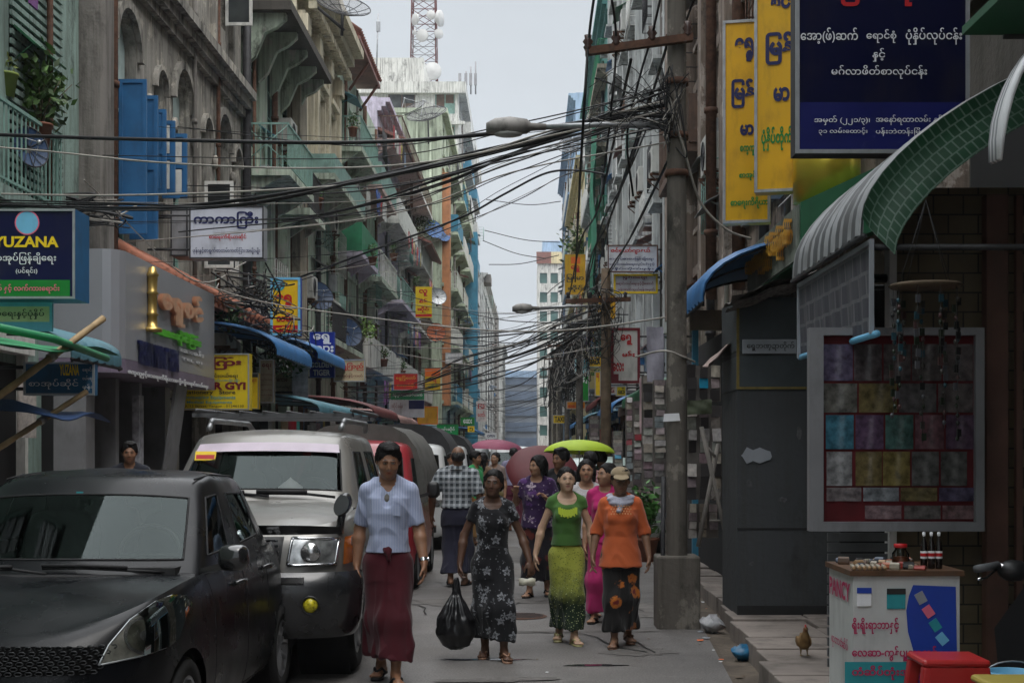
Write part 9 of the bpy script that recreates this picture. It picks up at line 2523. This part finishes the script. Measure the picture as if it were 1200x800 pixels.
for i in range(9):
 RQ=random.Random(60+i);x,y=RQ.uniform(-1.2,1.2),RQ.uniform(9.8,20);pts=[(x,y)]
 a=RQ.choice([.1,1.5,.3,2.9])
 for k_ in range(9):a+=RQ.uniform(-.6,.6);pts.append((pts[-1][0]+.16*math.cos(a),pts[-1][1]+.3*math.sin(a)))
 mb=MB()
 for(p,q)in zip(pts[:-1],pts[1:]):mb.quad((p[0]-.007,p[1]-.01,.0085),(p[0]+.007,p[1]+.01,.0085),(q[0]+.007,q[1]+.01,.0085),(q[0]-.007,q[1]-.01,.0085))
 tag(mb.build('road_crack',[cr]),kind='structure')
t=thing('manhole_cover','round iron manhole cover set in the road behind the walkers','manhole',(-.1,13.9,0))
mb=MB();mb.lathe([(0,.010),(.27,.010),(.28,.0065)],28,(-.1,14.1,0));mb.build('cover',[M['rust']],t)
mb=MB()
for a in np.linspace(-.2,.2,7):mb.box(-.1-math.sqrt(.27**2-a*a)*.9,-.1+math.sqrt(.27**2-a*a)*.9,14.1+a-.008,14.1+a+.008,.0105,.014)
mb.build('tread_bar',[M['iron']],t)
R=random.Random(31)
shut=mat('roller_shutter_grey',(.2,.2,.2),.5,.4,.2,2,dirt=.5)
for side,fx,ys_ in((1,FX,[(8.6,12.0),(12.3,16.6),(30.2,32.2),(32.8,35.6),(37.2,40.0),(40.6,43.8),(45,48.6),(49.4,52.6),(53.2,55.8),(57,61),(62,65.6),(67,73.8)]),(-1,RX,[(21.8,25.0),(25.6,29.8),(31.4,36),(37,42),(43,48),(49,54.8),(56.4,62),(63,69),(70,75.4)])):
 for i,(a,b)in enumerate(ys_):
  nm='left' if side>0 else 'right'
  t=thing('open_shop','dim open shop front with goods on the %s ground floor'%nm,'shop front',(fx,a,.13),0,'open shop fronts on the %s ground floor'%nm)
  mb=MB();x1=fx+side*.012;q=[(x1,a,.15),(x1,b,.15),(x1,b,2.65),(x1,a,2.65)];mb.quad(*(q if side>0 else q[::-1]));mb.build('opening',[M['room_shade']],t)  # flat dark sheet on the wall paints the unlit shop inside
  mb=MB();mb.box(fx+side*.014,fx+side*.12,a-.1,a,.13,2.75);mb.box(fx+side*.014,fx+side*.12,b,b+.1,.13,2.75);mb.box(fx+side*.014,fx+side*.2,a-.1,b+.1,2.752,3.05);mb.build('frame',[R.choice([T_['teal'],T_['brown'],T_['white'],T_['blue'],M['iron']])],t)
  for kx in range(int((b-a)/.42)):
   yy=a+.2+kx*.42;h=R.uniform(.6,2.0);w=R.uniform(.12,.2);m_=R.choice(palm+lm)
   mb=MB();pj=R.uniform(.12,.5);mb.box(fx+side*.02,fx+side*pj,yy-w,yy+w,.15,.15+h*.5);mb.build('goods_box',[m_],t)
   if R.random()<.6:mb=MB();mb.obox((fx+side*.25,yy,2.1),(.01,0,0),(.05,w,0),(0,0,R.uniform(.2,.45)));mb.build('hung_goods',[R.choice(palm+lm)],t)
R=random.Random(77)
aw=[T_['tin_grey'],T_['tin_red'],T_['awn_blue'],T_['awn_green'],T_['tin_grey'],T_['awn_teal'],W_['bare']]
def fixtures(t,fx,out,y0,y1,z0,z1,n,pipes=3,proj=.4):
 for i in range(n):
  y=R.uniform(y0+.6,y1-.6);z=R.uniform(z0,z1);w=R.uniform(.45,.9);p=proj*R.uniform(.6,1.2);k_=R.random()
  mb=MB()
  if k_<.5:
   x=fx+out*(p/2+.01);mb.obox((x,y,z),(out*p/2,0,-.12),(0,w,0),(.006,0,.012));mb.tube([(fx+out*.01,y-w*.9,z-.3),(fx+out*p*.9,y-w*.9,z-.1)],.012,4);mb.build('window_awning',[R.choice(aw)],t)
  elif k_<.8:
   xa,xb=fx+out*.02,fx+out*p;h=R.uniform(.8,1.3)
   for q in np.linspace(-w,w,7):mb.tube([(xb,y+q,z),(xb,y+q,z+h)],.012,4)
   for q in np.linspace(0,h,5):mb.tube([(xa,y-w,z+q),(xb,y-w,z+q),(xb,y+w,z+q),(xa,y+w,z+q)],.011,4)
   mb.build('window_cage',[R.choice([M['iron'],T_['teal'],T_['white'],M['rust']])],t)
  else:
   mb.box(fx+out*.01,fx+out*.22,y-.2,y+.2,z,z+.5);mb.build('meter_box',[R.choice([M['galv'],T_['tin_grey'],T_['blue'],T_['white']])],t)
 for i in range(pipes):
  y=y0+(y1-y0)*(i+R.uniform(.2,.8))/pipes;pipe(t,fx+out*.1,y,2.6,z1+1,R.choice([.04,.055,.07]),R.choice([M['rust'],M['iron'],T_['white'],W_['bare']]))
fixtures(B1,FX,1,12.5,18.6,5.0,9.5,5,2,.25)
fixtures(B2,FX,1,24,29,9.2,12.5,3,2,.3);fixtures(B3,FX,1,30,36,3.4,9.5,9,3);fixtures(B4,FX,1,37,44,3.4,8.0,8,3);fixtures(B5,FX,1,45,55.5,3.6,13,16,4,.55)
fixtures(B6,FX,1,56.5,65.5,3.6,13,14,3,.7);fixtures(B6b,FX,1,66.5,74,3.6,13,12,3,.7);fixtures(B7,LX,1,77,111,3.6,17,34,6,.8);fixtures(B8,TX,1,117,150,5,28,34,5,.9);fixtures(B9,-5.0,1,156,204,4,18,20,5,.9)
fixtures(R1,RX,-1,14.6,20.8,4.6,12,5,2,.3);fixtures(R2,RX,-1,21.8,30,4.2,14,12,4,.4);fixtures(R3,RX,-1,31.5,55,3.6,18,26,6,.45);fixtures(R4,RX,-1,58,75.5,3.6,17,26,5,.6);fixtures(R5,3.0,-1,77,99.5,3.6,15,20,4,.5);fixtures(R6,3.3,-1,102,139,4,24,20,4,.6)
# ======= air
m=bpy.data.materials.new('damp_haze');m.use_nodes=True
nt=m.node_tree;nt.nodes.remove(nt.nodes['Principled BSDF'])
pv=nt.nodes.new('ShaderNodeVolumePrincipled');pv.inputs['Density'].default_value=.0005;pv.inputs['Color'].default_value=(.86,.90,.95,1);pv.inputs['Anisotropy'].default_value=.2
nt.links.new(pv.outputs[0],[n for n in nt.nodes if n.type=='OUTPUT_MATERIAL'][0].inputs['Volume'])
mb=MB();mb.box(-905,905,-305,1505,-1.2,56);tag(mb.build('haze',[m]),kind='stuff')
